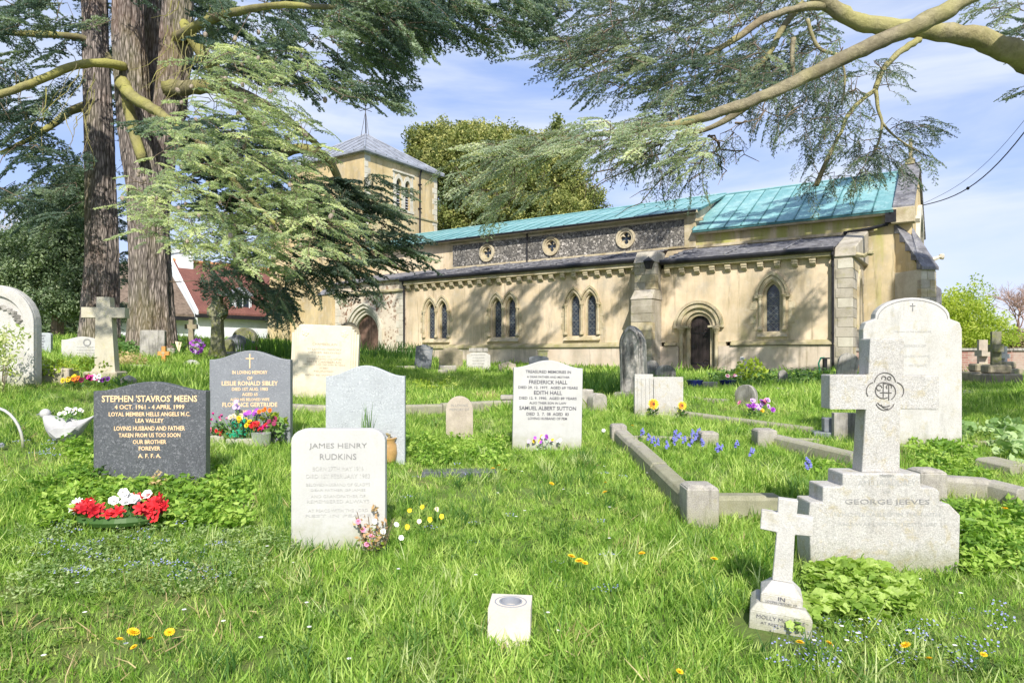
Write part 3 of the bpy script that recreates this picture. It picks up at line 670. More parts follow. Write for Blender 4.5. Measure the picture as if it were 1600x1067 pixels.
# --- tower and west porch
def tower():
    tx0, tx1, ty0, ty1 = -25, -19, 2.64, 8.58
    E = plane_east(tx1); tw = thing('tower', None, None); tw.parent = church
    hb = [arch_pts(5.6+o, 8.35, 9.75, .42, .30) for o in (-.36, .36)]
    m = MB(); holed_wall(m, [(ty0, 8.12), (ty1, 8.12), (ty1, 10.95), (ty0, 10.95)], hb, E, .3, .2)
    m.box(tx0, tx1-.3, ty0, ty1, WZ, 10.95); m.box(tx1-.3, tx1, ty0, ty1, WZ, 8.11); m.box(tx0, tx1-.002, ty0-.03, ty0-.001, WZ, 10.9)
    m.build('tower_wall', M_TOWER, tw)
    m = MB()
    for o in (-.36, .36): pane(m, arch_pts(5.6+o, 8.35, 9.75, .42, .30), E, .22)
    m.build('louvre_opening', M_GLASS, tw)
    m = MB()
    for o in (-.36, .36):
        for k in range(9): m.hexa([(tx1-.18, 5.6+o-.21, 8.42+k*.16), (tx1-.18, 5.6+o+.21, 8.42+k*.16), (tx1-.10, 5.6+o+.21, 8.36+k*.16), (tx1-.10, 5.6+o-.21, 8.36+k*.16)][::-1], [(tx1-.18, 5.6+o-.21, 8.45+k*.16), (tx1-.18, 5.6+o+.21, 8.45+k*.16), (tx1-.10, 5.6+o+.21, 8.39+k*.16), (tx1-.10, 5.6+o-.21, 8.39+k*.16)][::-1])
    m.build('louvre', M_LEAD, tw)
    m = MB(); fr = []
    for o in (-.36, .36): band(m, arch_pts(5.6+o, 8.35, 9.75, .425, .30), arch_pts(5.6+o, 8.35, 9.75, .70, .56), E, -.04, .03)
    m.box(tx1-.02, tx1+.03, 4.78, 4.90, 8.25, 10.4); m.box(tx1-.02, tx1+.03, 6.30, 6.42, 8.25, 10.4)
    m.box(tx1-.02, tx1+.09, 4.72, 6.48, 10.36, 10.46); m.box(tx1-.02, tx1+.09, 4.76, 6.44, 8.2, 8.33)
    m.build('window_frame', M_ASHW, tw)
    # quoins
    q0 = None
    for (yy, s) in ((ty0, 1), (ty1, -1)):
        z = 4.6; k = 0
        while z < 10.7:
            w = (.42, .26)[k % 2]; m = MB(); a, b = sorted((yy+s*-.015 if s > 0 else yy+.015, yy+s*w)); m.box(tx1-.26, tx1+.016, a, b, z, z+.31); m.build('quoin', M_ASHW, tw, bevel=.01); z += .325; k += 1
    for (z0, z1, o) in ((8.04, 8.16, .06), (10.80, 10.97, .07)):
        m = MB(); m.box(tx0-o, tx1+o, ty0-o-.03, ty1+o, z0, z1); m.build('string_course', M_MOSS, tw, bevel=.02)
    # pyramid roof of lead sheets with rolls
    o = .32; ap = Vector(((tx0+tx1)/2, (ty0+ty1)/2, 13.15)); ze = 10.98
    c = [Vector((tx0-o, ty0-o, ze)), Vector((tx1+o, ty0-o, ze)), Vector((tx1+o, ty1+o, ze)), Vector((tx0-o, ty1+o, ze))]
    m = MB(); m.add(c+[ap]+[p-Vector((0, 0, .10)) for p in c], [(0, 1, 4), (1, 2, 4), (2, 3, 4), (3, 0, 4), (0, 5, 6, 1), (1, 6, 7, 2), (2, 7, 8, 3), (3, 8, 5, 0), (8, 7, 6, 5)]); m.build('roof', M_LEAD, tw)
    for i in range(4):
        a, b = c[i], c[(i+1) % 4]
        m = MB(); m.tube([a+Vector((0, 0, .03)), ap+Vector((0, 0, .03))], .06, 6); m.build('hip_roll', M_LEAD, tw)
        for k in range(1, 8):
            f = k/8; p = a.lerp(b, f); g = min(f, 1-f)*2     # where the roll meets the hip
            mid = a.lerp(b, .5); q = p+(ap-mid)*g
            m = MB(); m.tube([p+Vector((0, 0, .03)), q+Vector((0, 0, .03))], .04, 5); m.build('roof_roll', M_LEAD, tw)
    m = MB(); m.tube([ap+Vector((0, 0, -.1)), ap+Vector((0, 0, 2.6))], .025, 6)
    for k in range(3): t = 2*PI*k/3; m.tube([ap+Vector((.28*math.cos(t), .28*math.sin(t), -.15)), ap+Vector((0, 0, 1.4))], .02, 4)
    for t in (0, PI/2): d = Vector((math.cos(t), math.sin(t), 0))*.5; m.tube([ap+d+Vector((0, 0, 1.5)), ap-d+Vector((0, 0, 1.5))], .02, 4)
    m.ball(ap+Vector((0, 0, 1.75)), .08)
    m.prism([(-.35, 2.15), (-.15, 2.1), (.15, 2.1), (.3, 2.35), (.22, 2.45), (.05, 2.25), (-.15, 2.3), (-.4, 2.5)], -.01, .01, T(ap.x, ap.y, ap.z, rz=R(20))); m.build('weathervane', M_IRON, tw)
    m = MB(); m.tube([(tx1+.08, 6.95, 5.5), (tx1+.08, 6.95, 10.5), (tx1+.2, 6.95, 10.85)], .05, 6)
    for z in (7, 8.6, 10): m.box(tx1, tx1+.16, 6.86, 7.04, z, z+.06)
    m.build('downpipe', M_IRON, tw)
    # west side buttress, south-east buttress
    m = MB(); m.hexa([(-27.2, 2.5, WZ), (-25, 2.5, WZ), (-25, 4.2, WZ), (-27.2, 4.2, WZ)], [(-26.7, 2.6, 8.1), (-25, 2.6, 8.1), (-25, 4.2, 8.1), (-26.7, 4.2, 8.1)]); m.build('buttress', M_TOWER, church)
    m = MB(); m.hexa([(-26.75, 2.55, 8.1), (-25, 2.55, 8.1), (-25, 4.25, 8.1), (-26.75, 4.25, 8.1)], [(-25.3, 2.64, 9.4), (-25, 2.64, 9.4), (-25, 4.1, 9.4), (-25.3, 4.1, 9.4)]); m.build('weathering_stone', M_SLATE, church)
    m = MB(); m.box(-19.3, -18.3, -.22, 2.62, WZ, 3.05); m.box(-19.15, -18.4, .2, 2.62, 3.45, 4.9); m.build('buttress', M_TOWER, church)
    m = MB(); m.hexa([(-19.36, -.28, 3.06), (-18.24, -.28, 3.06), (-18.24, 2.62, 3.06), (-19.36, 2.62, 3.06)], [(-19.2, .2, 3.5), (-18.35, .2, 3.5), (-18.35, 2.62, 3.5), (-19.2, 2.62, 3.5)]); m.build('weathering_stone', M_SLATE, church)
    # porch bay with pointed west door
    ho = arch_pts(-16.25, -.6, 1.05, 2.05, 1.25)
    S2 = plane_south(-.03)
    m = MB(); holed_wall(m, [(-18.3, -1)]+[(x, max(z, -1)) for x, z in arch_pts(-16.25, -1, 1.05, 2.05, 1.25)]+[(-13.66, -1), (-13.66, 3.02), (-18.3, 3.02)], [], S2, .3, .4)
    m.build('porch_wall', M_FLINTP, church)
    m = MB(); m.box(-18.3, -13.62, 0, .3, 3.1, 3.55); m.build('porch_upper_wall', M_FLINTP, church)
    m = MB(); m.hexa([(-18.3, -.14, 3.0), (-13.62, -.14, 3.0), (-13.62, .02, 3.0), (-18.3, .02, 3.0)], [(-18.3, -.12, 3.07), (-13.62, -.12, 3.07), (-13.62, .02, 3.14), (-18.3, .02, 3.14)]); m.build('string_course', M_MOSS, church)
    quoins(-18.29, (.42, .28), .0, 3.0, -.03, h=.33); quoins(-13.68, (.5, .34), .0, 3.0, -.03, h=.33, side=-1)
    d = thing('west_door', None, None); d.parent = church; d['label'] = 'reddish brown plank door in a pointed arch'
    for (wi, hi, wo, ho_, y0, y1) in ((1.55, .98, 1.80, 1.13, .12, .4), (1.80, 1.13, 2.05, 1.27, .04, .2), (2.05, 1.27, 2.3, 1.42, -.06, .1), (2.32, 1.44, 2.46, 1.54, -.13, .0)):
        m = MB(); band(m, arch_pts(-16.25, -.6, 1.05, wi, hi), arch_pts(-16.25, -.6 if wo < 2.2 else 1.0, 1.05, wo, ho_), S, y0, y1); m.build('arch_order', M_ASHW, d)
    n = 8
    for k in range(n):
        xa = -16.25-.775+k*1.55/n; xb = xa+1.55/n-.012
        r_ = (1.55**2/4+.98**2)/1.55
        def zt(x):
            u = abs(x+16.25); return 1.05+math.sqrt(max(r_*r_-(u-.775+r_)**2, 0))
        m = MB(); yy = .24+random.uniform(0, .012); m.hexa([(xa, yy, -.5), (xb, yy, -.5), (xb, .32, -.5), (xa, .32, -.5)], [(xa, yy, zt(xa)), (xb, yy, zt(xb)), (xb, .32, zt(xb)), (xa, .32, zt(xa))]); m.build('plank', M_OAK, d, bevel=.006)
    # lean-to roof over the porch bay
    m = MB(); m.hexa([(-18.4, -.2, 3.52), (-13.8, -.2, 3.52), (-13.8, 2.6, 4.2), (-18.4, 2.6, 4.2)], [(-18.4, -.2, 3.58), (-13.8, -.2, 3.58), (-13.8, 2.6, 4.27), (-18.4, 2.6, 4.27)]); m.build('porch_roof', M_SLATE, church)
tower()

# ------------------------------------------------------------------ white cottage behind the tower
def cottage():
    x0, y0 = -18.5, 40.0; ang = R(50)
    c = thing('cottage', 'white walled cottage with red tiled roof and dormers behind the cedar', 'house', (x0, y0, 0), ang)
    wm = plain('white_limewash', (.72, .76, .80), .8, .08, 3); tm = NT('red_clay_tiles')
    w = tm.N('ShaderNodeTexBrick'); w.inputs['Scale'].default_value = 4.5; w.inputs['Color1'].default_value = (.15, .06, .05, 1); w.inputs['Color2'].default_value = (.21, .085, .07, 1); w.inputs['Mortar'].default_value = (.08, .03, .025, 1); w.inputs['Mortar Size'].default_value = .02
    tm.L(tm.map((1, 1, 1), rot=(0, 0, 0)), w.inputs['Vector']); tm.bump(w.outputs['Fac'], .5, .03); tm = tm.fin(tm.mix(.4, w.outputs[0], tm.ramp(tm.noise(2, 6), [(.3, (.13, .055, .05)), (.7, (.25, .12, .09))])), .85)
    gm = plain('old_grey_brown_tiles', (.17, .13, .10), .9, .4, 6, .5); om = plain('orange_ridge_tiles', (.62, .30, .14), .8, .3)
    L_ = 11; W = 6; zb, ze, zr = -.5, 2.55, 5.9
    m = MB(); m.box(0, L_, 0, W, zb, ze); m.build('wall', wm, c)
    m = MB(); m.hexa([(-.1, -.4, ze-.05), (L_, -.4, ze-.05), (L_, W/2, zr-.1), (-.1, W/2, zr-.1)], [(-.1, -.4, ze+.06), (L_, -.4, ze+.06), (L_, W/2, zr), (-.1, W/2, zr)])
    m.hexa([(-.1, W/2, zr-.1), (L_, W/2, zr-.1), (L_, W+.4, ze-.05), (-.1, W+.4, ze-.05)], [(-.1, W/2, zr), (L_, W/2, zr), (L_, W+.4, ze+.06), (-.1, W+.4, ze+.06)]); m.build('roof', tm, c)
    m = MB(); m.prism([(0, ze), (W, ze), (W/2, zr-.12)], 0, .2, Matrix(((0, 1, 0, 0), (1, 0, 0, 0), (0, 0, 1, 0), (0, 0, 0, 1)))); m.build('gable_wall', wm, c)
    m = MB(); m.hexa([(-.22, -.45, ze-.12), (-.08, -.45, ze-.12), (-.08, W/2, zr-.05), (-.22, W/2, zr-.05)], [(-.22, -.45, ze+.12), (-.08, -.45, ze+.12), (-.08, W/2, zr+.12), (-.22, W/2, zr+.12)]); m.build('verge_board', wm, c)
    for k in range(22): m = MB(); m.tube([(.0+k*.5, W/2, zr+.04), (.47+k*.5, W/2, zr+.04)], .12, 6); m.build('ridge_tile', om, c)
    m = MB(); m.box(-.2, L_, -.42, -.28, ze-.28, ze-.05); m.build('black_gutter_board', M_IRON, c)
    m = MB(); m.box(.1, 1.0, W/2-.5, W/2+.5, zr-1.4, zr+.8); m.box(.02, 1.08, W/2-.58, W/2+.58, zr+.45, zr+.6); m.build('chimney', wm, c)
    # lower side range with old tiles, to the left
    m = MB(); m.box(-5.5, -.12, .3, 6, zb, ze-.15); m.build('wall', wm, c)
    m = MB(); m.hexa([(-5.6, -.3, ze-.25), (-.25, -.3, ze-.25), (-.25, 3.2, 5.3), (-5.6, 3.2, 5.3)], [(-5.6, -.3, ze-.12), (-.25, -.3, ze-.12), (-.25, 3.2, 5.42), (-5.6, 3.2, 5.42)]); m.build('side_roof', gm, c)
    m = MB(); m.box(-5.5, -.25, -.33, -.2, ze-.48, ze-.26); m.build('black_gutter_board', M_IRON, c)
    for dx in (2.9, 5.6):
        d = thing('dormer', None, None); d.parent = c
        m = MB(); m.box(dx-.62, dx+.62, .1, 1.9, ze+.35, ze+1.25); m.build('dormer_cheek', wm, d)
        m = MB(); m.prism([(dx-.8, ze+1.2), (dx+.8, ze+1.2), (dx, ze+1.75)], -.1, 2.6); m.build('dormer_roof', M_LEAD, d)
        m = MB(); m.box(dx-.45, dx+.45, .06, .12, ze+.45, ze+1.15); m.build('pane', M_GLASS, d)
        for o in (-.45, 0, .45): m = MB(); m.box(dx+o-.025, dx+o+.025, .02, .07, ze+.45, ze+1.15); m.build('glazing_bar', wm, d)
    m = MB(); m.box(-1.0, -.2, .22, .30, -.2, 1.0); m.build('window', M_GLASS, c)
cottage()
# ------------------------------------------------------------------ graves
W_MARBLE = stone('white_marble', (.49, .49, .48), (.43, .43, .42), (.38, .37, .32), .28, 3, .12, .25, .6, .03, (.35, .35, .32), .62, foot=.6)
W_OLD = stone('old_white_marble', (.56, .55, .53), (.46, .45, .42), (.44, .40, .27), .5, 4, .5, .4, .8, .12, (.20, .20, .18), .60, foot=.6)
W_ROUGH = stone('lichened_white_stone', (.60, .59, .565), (.54, .52, .49), (.50, .43, .25), .6, 6, .9, .3, .9, .22, (.10, .10, .09), .60, foot=.6)
K_STONE = stone('kerb_stone', (.55, .52, .46), (.34, .32, .29), (.45, .42, .30), .6, 7, .8, .5, .95, .25, (.10, .095, .09), .56, foot=.6)
CREAM = stone('cream_limestone', (.68, .62, .49), (.56, .50, .38), (.60, .50, .22), .35, 3, .25, .15, .9, .05, foot=.6)
BEIGE = stone('beige_sandstone', (.52, .46, .38), (.38, .33, .27), (.46, .42, .30), .4, 5, .6, .3, .95, .12, foot=.6)
GREYST = stone('weathered_grey_stone', (.46, .44, .41), (.24, .23, .21), (.34, .33, .22), .5, 5, .7, .7, .95, .15, (.06, .06, .055), .50, foot=.6)
MOTT = stone('mottled_white_and_black_stone', (.60, .57, .53), (.36, .34, .32), (.44, .42, .34), .4, 4, .7, .85, .95, .15, (.07, .07, .065), .47)
MOSSY = stone('mossy_stone', (.28, .27, .20), (.15, .16, .08), (.24, .26, .06), .9, 4, .6, .5, .95, .15)
BROWN = stone('brown_stained_stone', (.38, .33, .24), (.20, .18, .13), (.30, .30, .14), .6, 5, .5, .7, .95, .12, foot=.6)
SLATEM = stone('blue_slate', (.22, .24, .27), (.13, .14, .16), (.3, .3, .28), .3, 5, .3, .3, .6, .06)
G_DARK = granite('dark_grey_granite', (.028, .031, .038), (.085, .092, .105), (.32, .33, .36), 75)
G_MID = granite('mid_grey_granite', (.13, .14, .16), (.20, .215, .24), (.36, .375, .40), 75, .5)
G_PALE = granite('pale_grey_granite', (.20, .22, .245), (.37, .40, .425), (.60, .63, .65), 70, .5)
GOLD = plain('gilded_lettering', (.80, .58, .34), .5, .1); LEADL = plain('leaded_lettering', (.10, .10, .12), .7, .3, 60)
FADED = plain('worn_lettering', (.24, .24, .24), .8, .35, 40); FAINT = plain('faint_cut_lettering', (.41, .41, .40), .8, .2, 40); CREAML = plain('worn_cream_lettering', (.36, .29, .22), .9, .2, 40)
_fc = {}
def lettering(s, w, h, mat, parent, x, y, z, name='inscription', bold=.012, rx=0, roty=0):
    """one line of cut lettering, w wide and h high (capitals), centred at x,z on the face y"""
    key = (s, bold)
    if key not in _fc:
        c = bpy.data.curves.new('t', 'FONT'); c.body = s; c.align_x = 'CENTER'; c.resolution_u = 2; c.offset = bold; c.fill_mode = 'FRONT'
        o = bpy.data.objects.new('t', c); me = bpy.data.meshes.new_from_object(o); bpy.data.objects.remove(o); bpy.data.curves.remove(c)
        n = len(me.vertices); a = np.empty(n*3, 'f'); me.vertices.foreach_get('co', a); a = a.reshape(-1, 3)
        fs = [tuple(p.vertices) for p in me.polygons]; bpy.data.meshes.remove(me)
        _fc[key] = (a, fs)
    a, fs = _fc[key]
    lo, hi = a.min(0), a.max(0); b = np.zeros_like(a)
    b[:, 0] = ((a[:, 0]-lo[0])/max(hi[0]-lo[0], 1e-6)-.5)*w; b[:, 2] = ((a[:, 1]-lo[1])/max(hi[1]-lo[1], 1e-6)-.5)*h
    o = obj(name, b.tolist(), fs, mat, parent, loc=(x, y-.0025, z), rot=(rx, roty, 0))
    o['label'] = 'carved line of lettering reading '+s.lower() if False else None or 'line of lettering'
    del o['label']; return o

def prof(kind, w, h, a=.12, b=.15):
    """outline of a headstone, base at z=-.25"""
    x0, x1, zb = -w/2, w/2, -.25
    if kind == 'rect': return [(x0, zb), (x1, zb), (x1, h), (x0, h)]
    n = 16; top = []
    if kind == 'serp':            # a = rise of the hump
        for i in range(n+1):
            t = i/n; x = x1-(x1-x0)*t; u = abs(2*t-1)
            k = 1 if u < 0 else .5+.5*math.cos(PI*min(u/.96, 1)); top.append((x, h-a*h+a*h*k))
    elif kind == 'round':         # a = spring below the top, as fraction of height
        for i in range(n+1):
            t = PI*i/n; top.append((w/2*math.cos(t), h-a*h+a*h*math.sin(t)))
    elif kind == 'gothic':
        pts = arch_pts(0, 0, h-a*h, w, a*h, 8, legs=False); top = pts[::-1]
    elif kind == 'corners':       # rounded corners of radius a*w
        r = a*w
        for i in range(6): t = PI/2*i/5; top.append((x1-r+r*math.cos(t), h-r*.8+r*.8*math.sin(t)))
        for i in range(6): t = PI/2+PI/2*i/5; top.append((x0+r+r*math.cos(t), h-r*.8+r*.8*math.sin(t)))
    elif kind == 'shouldered':    # central arch between small concave shoulders
        hw = w/2*(1-b); zs = h-a*h
        top = [(x1, zs-.10*h*.6), (x1-.2*b*w/2, zs-.012*h), (x1-.6*b*w/2, zs), (hw, zs+.012*h)]
        for i in range(1, n): t = PI*i/n; top.append((hw*math.cos(t), zs+.02*h+(a*h-.02*h)*math.sin(t)))
        top += [(-hw, zs+.012*h), (x0+.6*b*w/2, zs), (x0+.2*b*w/2, zs-.012*h), (x0, zs-.06*h)]
    elif kind == 'camel':         # flat shoulders, raised middle with ears
        top = [(x1, h*.86), (x1*.80, h*.86), (x1*.66, h*.90)]
        for i in range(9): t = PI*(.12+.76*i/8); top.append((x1*.62*math.cos(t)/math.cos(PI*.12), h*.92+h*.08*math.sin(t)))
        top += [(x0*.66, h*.90), (x0*.80, h*.86), (x0, h*.86)]
    return [(x0, zb), (x1, zb)]+top
def grave(label, px0, px1, ptop, pbase, kind, mat, th=.08, a=.12, b=.15, rz=0, rx=0, ry=0, lines=(), name='headstone', cat='gravestone', group=None, bevel=.006, wscale=1, part='slab', pcol=None):
    cxp = (px0+px1)/2; x, y, z, s = at(cxp, pbase); w = (px1-px0)*s*wscale; h = (pbase-ptop)*s
    t = thing(name, label, cat, (x, y, z), rz, group, rx, ry)
    m = MB(); m.prism(prof(kind, w, h, a, b), -th/2, th/2); m.build(part, mat, t, bevel=bevel, seg=2)
    for (txt, py, wp, hp, lm) in lines:
        lettering(txt, wp*s, hp*s, lm, t, 0, -th/2, (pbase-py)*s, bold=.02 if lm in (GOLD, LEADL) else .0)
    return t, s, w, h
def flatcross(parent, x, y, z, w, h, t, mat, name='cross', bar=.68, d=.004):
    m = MB(); m.box(-t/2, t/2, -d, .0, -h/2, h/2); m.box(-w/2, -t/2, -d, 0, h*(bar-.5)-t/2, h*(bar-.5)+t/2); m.box(t/2, w/2, -d, 0, h*(bar-.5)-t/2, h*(bar-.5)+t/2)
    return m.build(name, mat, parent, loc=(x, y-.001, z))
def crossprof(w, h, t, za, ta, taper=0):   # latin cross outline; t shaft width, za,ta arm bottom/top heights
    return [(-t/2-taper, 0), (t/2+taper, 0), (t/2, za), (w/2, za), (w/2, ta), (t/2, ta), (t/2-.0, h), (-t/2, h), (-t/2, ta), (-w/2, ta), (-w/2, za), (-t/2, za)]

def main_graves():
    # dark granite memorial, front left
    t, s, w, h = grave('dark speckled granite headstone with bold gilt lettering and curved top, front left', 153, 324, 597, 757, 'serp', G_DARK, .09, .09, rz=R(2), lines=[
        ("STEPHEN 'STAVROS' MEENS", 623, 145, 10.5, GOLD), ("4 OCT. 1961 - 4 APRIL 1999", 636, 106, 7, GOLD), ("LOYAL MEMBER HELLS ANGELS M.C.", 647, 124, 6.5, GOLD), ("LEA VALLEY", 657, 43, 6.5, GOLD),
        ("LOVING HUSBAND AND FATHER", 669, 108, 7, GOLD), ("TAKEN FROM US TOO SOON", 679.5, 94, 6.5, GOLD), ("OUR BROTHER", 690, 51, 6.5, GOLD), ("FOREVER", 700, 33, 6.5, GOLD), ("A. F. F. A.", 711.5, 35, 6.5, GOLD)])
    # mid grey
    t, s, w, h = grave('grey granite headstone with gilt cross and lettering behind the bright bouquet', 331, 455, 548, 690, 'serp', G_MID, .09, .10, rz=R(2), lines=[
        ("IN LOVING MEMORY", 582, 54, 5.5, GOLD), ("OF", 591, 8, 5.5, GOLD), ("LESLIE RONALD SIBLEY", 599, 86, 7, GOLD), ("DIED 1ST AUG. 1983", 608, 55, 5, GOLD), ("AGED 65", 616, 24, 5, GOLD), ("ALSO HIS BELOVED WIFE", 624, 60, 4.5, GOLD), ("FLORENCE GERTRUDE", 632, 84, 7, GOLD), ("SIBLEY", 643, 30, 5, GOLD)])
    flatcross(t, 0, -.045, (690-564.5)*s, 12.5*s, 22*s, 1.6*s, GOLD)
    # cream double stone
    t, s, w, h = grave('cream limestone headstone with stepped corners and carved roses, behind the grey granite ones', 455, 558, 521, 622, 'rect', CREAM, .12, rz=R(3), ry=R(2.2))
    m = MB(); w2 = w*.93; m.prism(prof('rect', w2, h*1.035), -.078, .02); m.prism(prof('rect', w*.865, h*1.075), -.092, .02); m.prism(prof('corners', w*.80, h*1.125, .06), -.10, .03); m.build('front_panel', CREAM, t, bevel=.008)
    for sx in (-1, 1):
        m = MB(); cx, cz = sx*w*.29, h*1.0
        for k in range(5): q = 2*PI*k/5; m.ball((cx+.032*math.cos(q), -.10, cz+.032*math.sin(q)), .026, seg=6, rings=4, sy=.4)
        m.ball((cx, -.10, cz), .028, seg=6, rings=4, sy=.5); m.box(cx-.012, cx+.0, -.106, -.10, cz-.12, cz-.03); m.build('carved_rose', BROWN if sx < 0 else CREAM, t) if False else m.build('carved_rose', CREAM, t)
    for (txt, py, wp, hp) in (("CHAMBERLAIN", 538, 38, 4), ("IN LOVING MEMORY", 546, 52, 3), ("OF HER BELOVED", 551, 50, 2.5), ("ALSO OF", 557, 20, 2.5), ("A DEAR HUSBAND AND FATHER", 561, 54, 2.6), ("BERTIE CHAMBERLAIN", 565.5, 52, 4), ("DIED 22ND JUNE 1967 AGED 80 YEARS", 570, 64, 2.8), ("AT REST", 575, 14, 2.5), ("REUNITED", 580, 30, 2.4), ("GOD BE WITH YOU", 586, 56, 2.4)):
        lettering(txt, wp*s, hp*s, CREAML, t, 0, -.10, (622-py)*s, bold=.0)
    # pale granite
    grave('pale speckled granite headstone with plain curved top and terracotta pot beside it', 511, 633, 571, 722, 'serp', G_PALE, .08, .11, rz=R(2))
    # white, rounded corners
    t, s, w, h = grave('white marble headstone with rounded corners and worn lettering, front centre', 458, 603, 670, 856, 'corners', W_MARBLE, .075, .17, rz=R(2), bevel=.008, lines=[
        ("JAMES HENRY", 697, 89, 10, FADED), ("RUDKINS", 713, 56, 9, FADED), ("BORN 27TH MAY 1916", 731.5, 78, 6.5, FAINT), ("DIED 1ST FEBRUARY 1983", 743, 98, 6.5, FAINT),
        ("BELOVED HUSBAND OF GLADYS", 756, 98, 4.5, FAINT), ("DEAR FATHER OF JAMES", 765, 84, 4.5, FAINT), ("AND GRANDFATHER OF", 774, 84, 4.5, FAINT), ("REMEMBERED ALWAYS", 782, 96, 5, FAINT), ("AT PEACE WITH THE LORD", 796, 92, 4.5, FAINT), ("REST IN PEACE", 804, 100, 4, FAINT)])
    # Hall
    grave('white marble headstone with dark lettering and curved top, right of centre', 800, 908, 563, 703, 'serp', W_MARBLE, .075, .085, rz=R(4), ry=R(1.0), lines=[
        ("TREASURED MEMORIES IN", 581, 71, 4.6, LEADL), ("A DEAR FATHER AND MOTHER", 589, 67, 3.2, LEADL), ("FREDERICK HALL", 597, 60, 6, LEADL), ("DIED 29. 12. 1977.  AGED 69 YEARS", 605.5, 93, 4.2, LEADL), ("EDITH HALL", 613.5, 44, 6, LEADL),
        ("DIED 12. 9. 1990.  AGED 89 YEARS", 622, 90, 4.2, LEADL), ("ALSO THEIR SON IN LAW", 629.5, 58, 3.6, LEADL), ("SAMUEL ALBERT SUTTON", 637.5, 89, 6, LEADL), ("DIED  2.  7.  08  AGED  83", 646.5, 66, 4.8, LEADL), ("LOVING HUSBAND OF PEM", 653.5, 61, 4, LEADL)])
    # small round top
    grave('small round-topped beige headstone standing against a low stone kerb', 697, 739, 619, 688, 'round', BEIGE, .08, .30, rz=R(3), lines=[("IN LOVING", 633, 26, 4, FADED), ("MEMORY OF", 639.5, 30, 4, FADED)])
    # big rounded white stone
    t, s, w, h = grave('tall white shouldered headstone with rounded top behind the large stone cross', 1347, 1496, 466, 697, 'shouldered', W_OLD, .11, .155, .24, rz=R(-3), bevel=.012, lines=[
        ("THE LAW OF THE LORD IS LOVE", 519, 56, 2.6, FAINT), ("IN MEMORY OF", 541, 40, 4.5, FAINT), ("BELOVED WIFE", 557, 50, 3.6, FAINT), ("REST IN PEACE", 571, 44, 4.2, FAINT)])
    flatcross(t, .0, -.055, (697-481)*s, 8*s, 12*s, 1.3*s, FADED)
    m = MB(); pi_ = arch_pts(0, 1, h*.855, w*.70, h*.125, 10, legs=False); po = arch_pts(0, 1, h*.855, w*.715, h*.131, 10, legs=False); band(m, pi_, po, lambda u, v, d: (u, -.057+d, v), 0, .004); m.build('incised_border', FADED, t)
    m = MB(); m.box(-w*.6, w*.6, -.16, .16, -.1, .03); m.build('base', K_STONE, t, bevel=.01)
    # arched stone cut by the left edge
    t, s, w, h = grave('large pale arched headstone with carved scrollwork at the far left', -62, 58, 446, 600, 'round', W_OLD, .14, .40, rz=R(4), bevel=.015)
    Mf = lambda u, v, d: (u, -.072+d, v)
    m = MB(); band(m, arch_pts(0, 0, h*.60, w*.74, h*.29, 12), arch_pts(0, 0, h*.60, w*.995, h*.395, 12), Mf, -.035, .03); m.build('moulded_rim', W_OLD, t, bevel=.006)
    m = MB()
    for k in range(34):
        q = PI*(.04+.92*k/33); rr = w*.30+.02*math.sin(k*2.1); c = (rr*math.cos(q), -.08, h*.60+rr*.78*math.sin(q))
        m.ball(c, .028, M=None, seg=5, rings=4, sx=1.3, sy=.6, sz=.7, jit=.3)
    tag(m.build('carved_leaves', GREYST, t), kind='stuff')
main_graves()

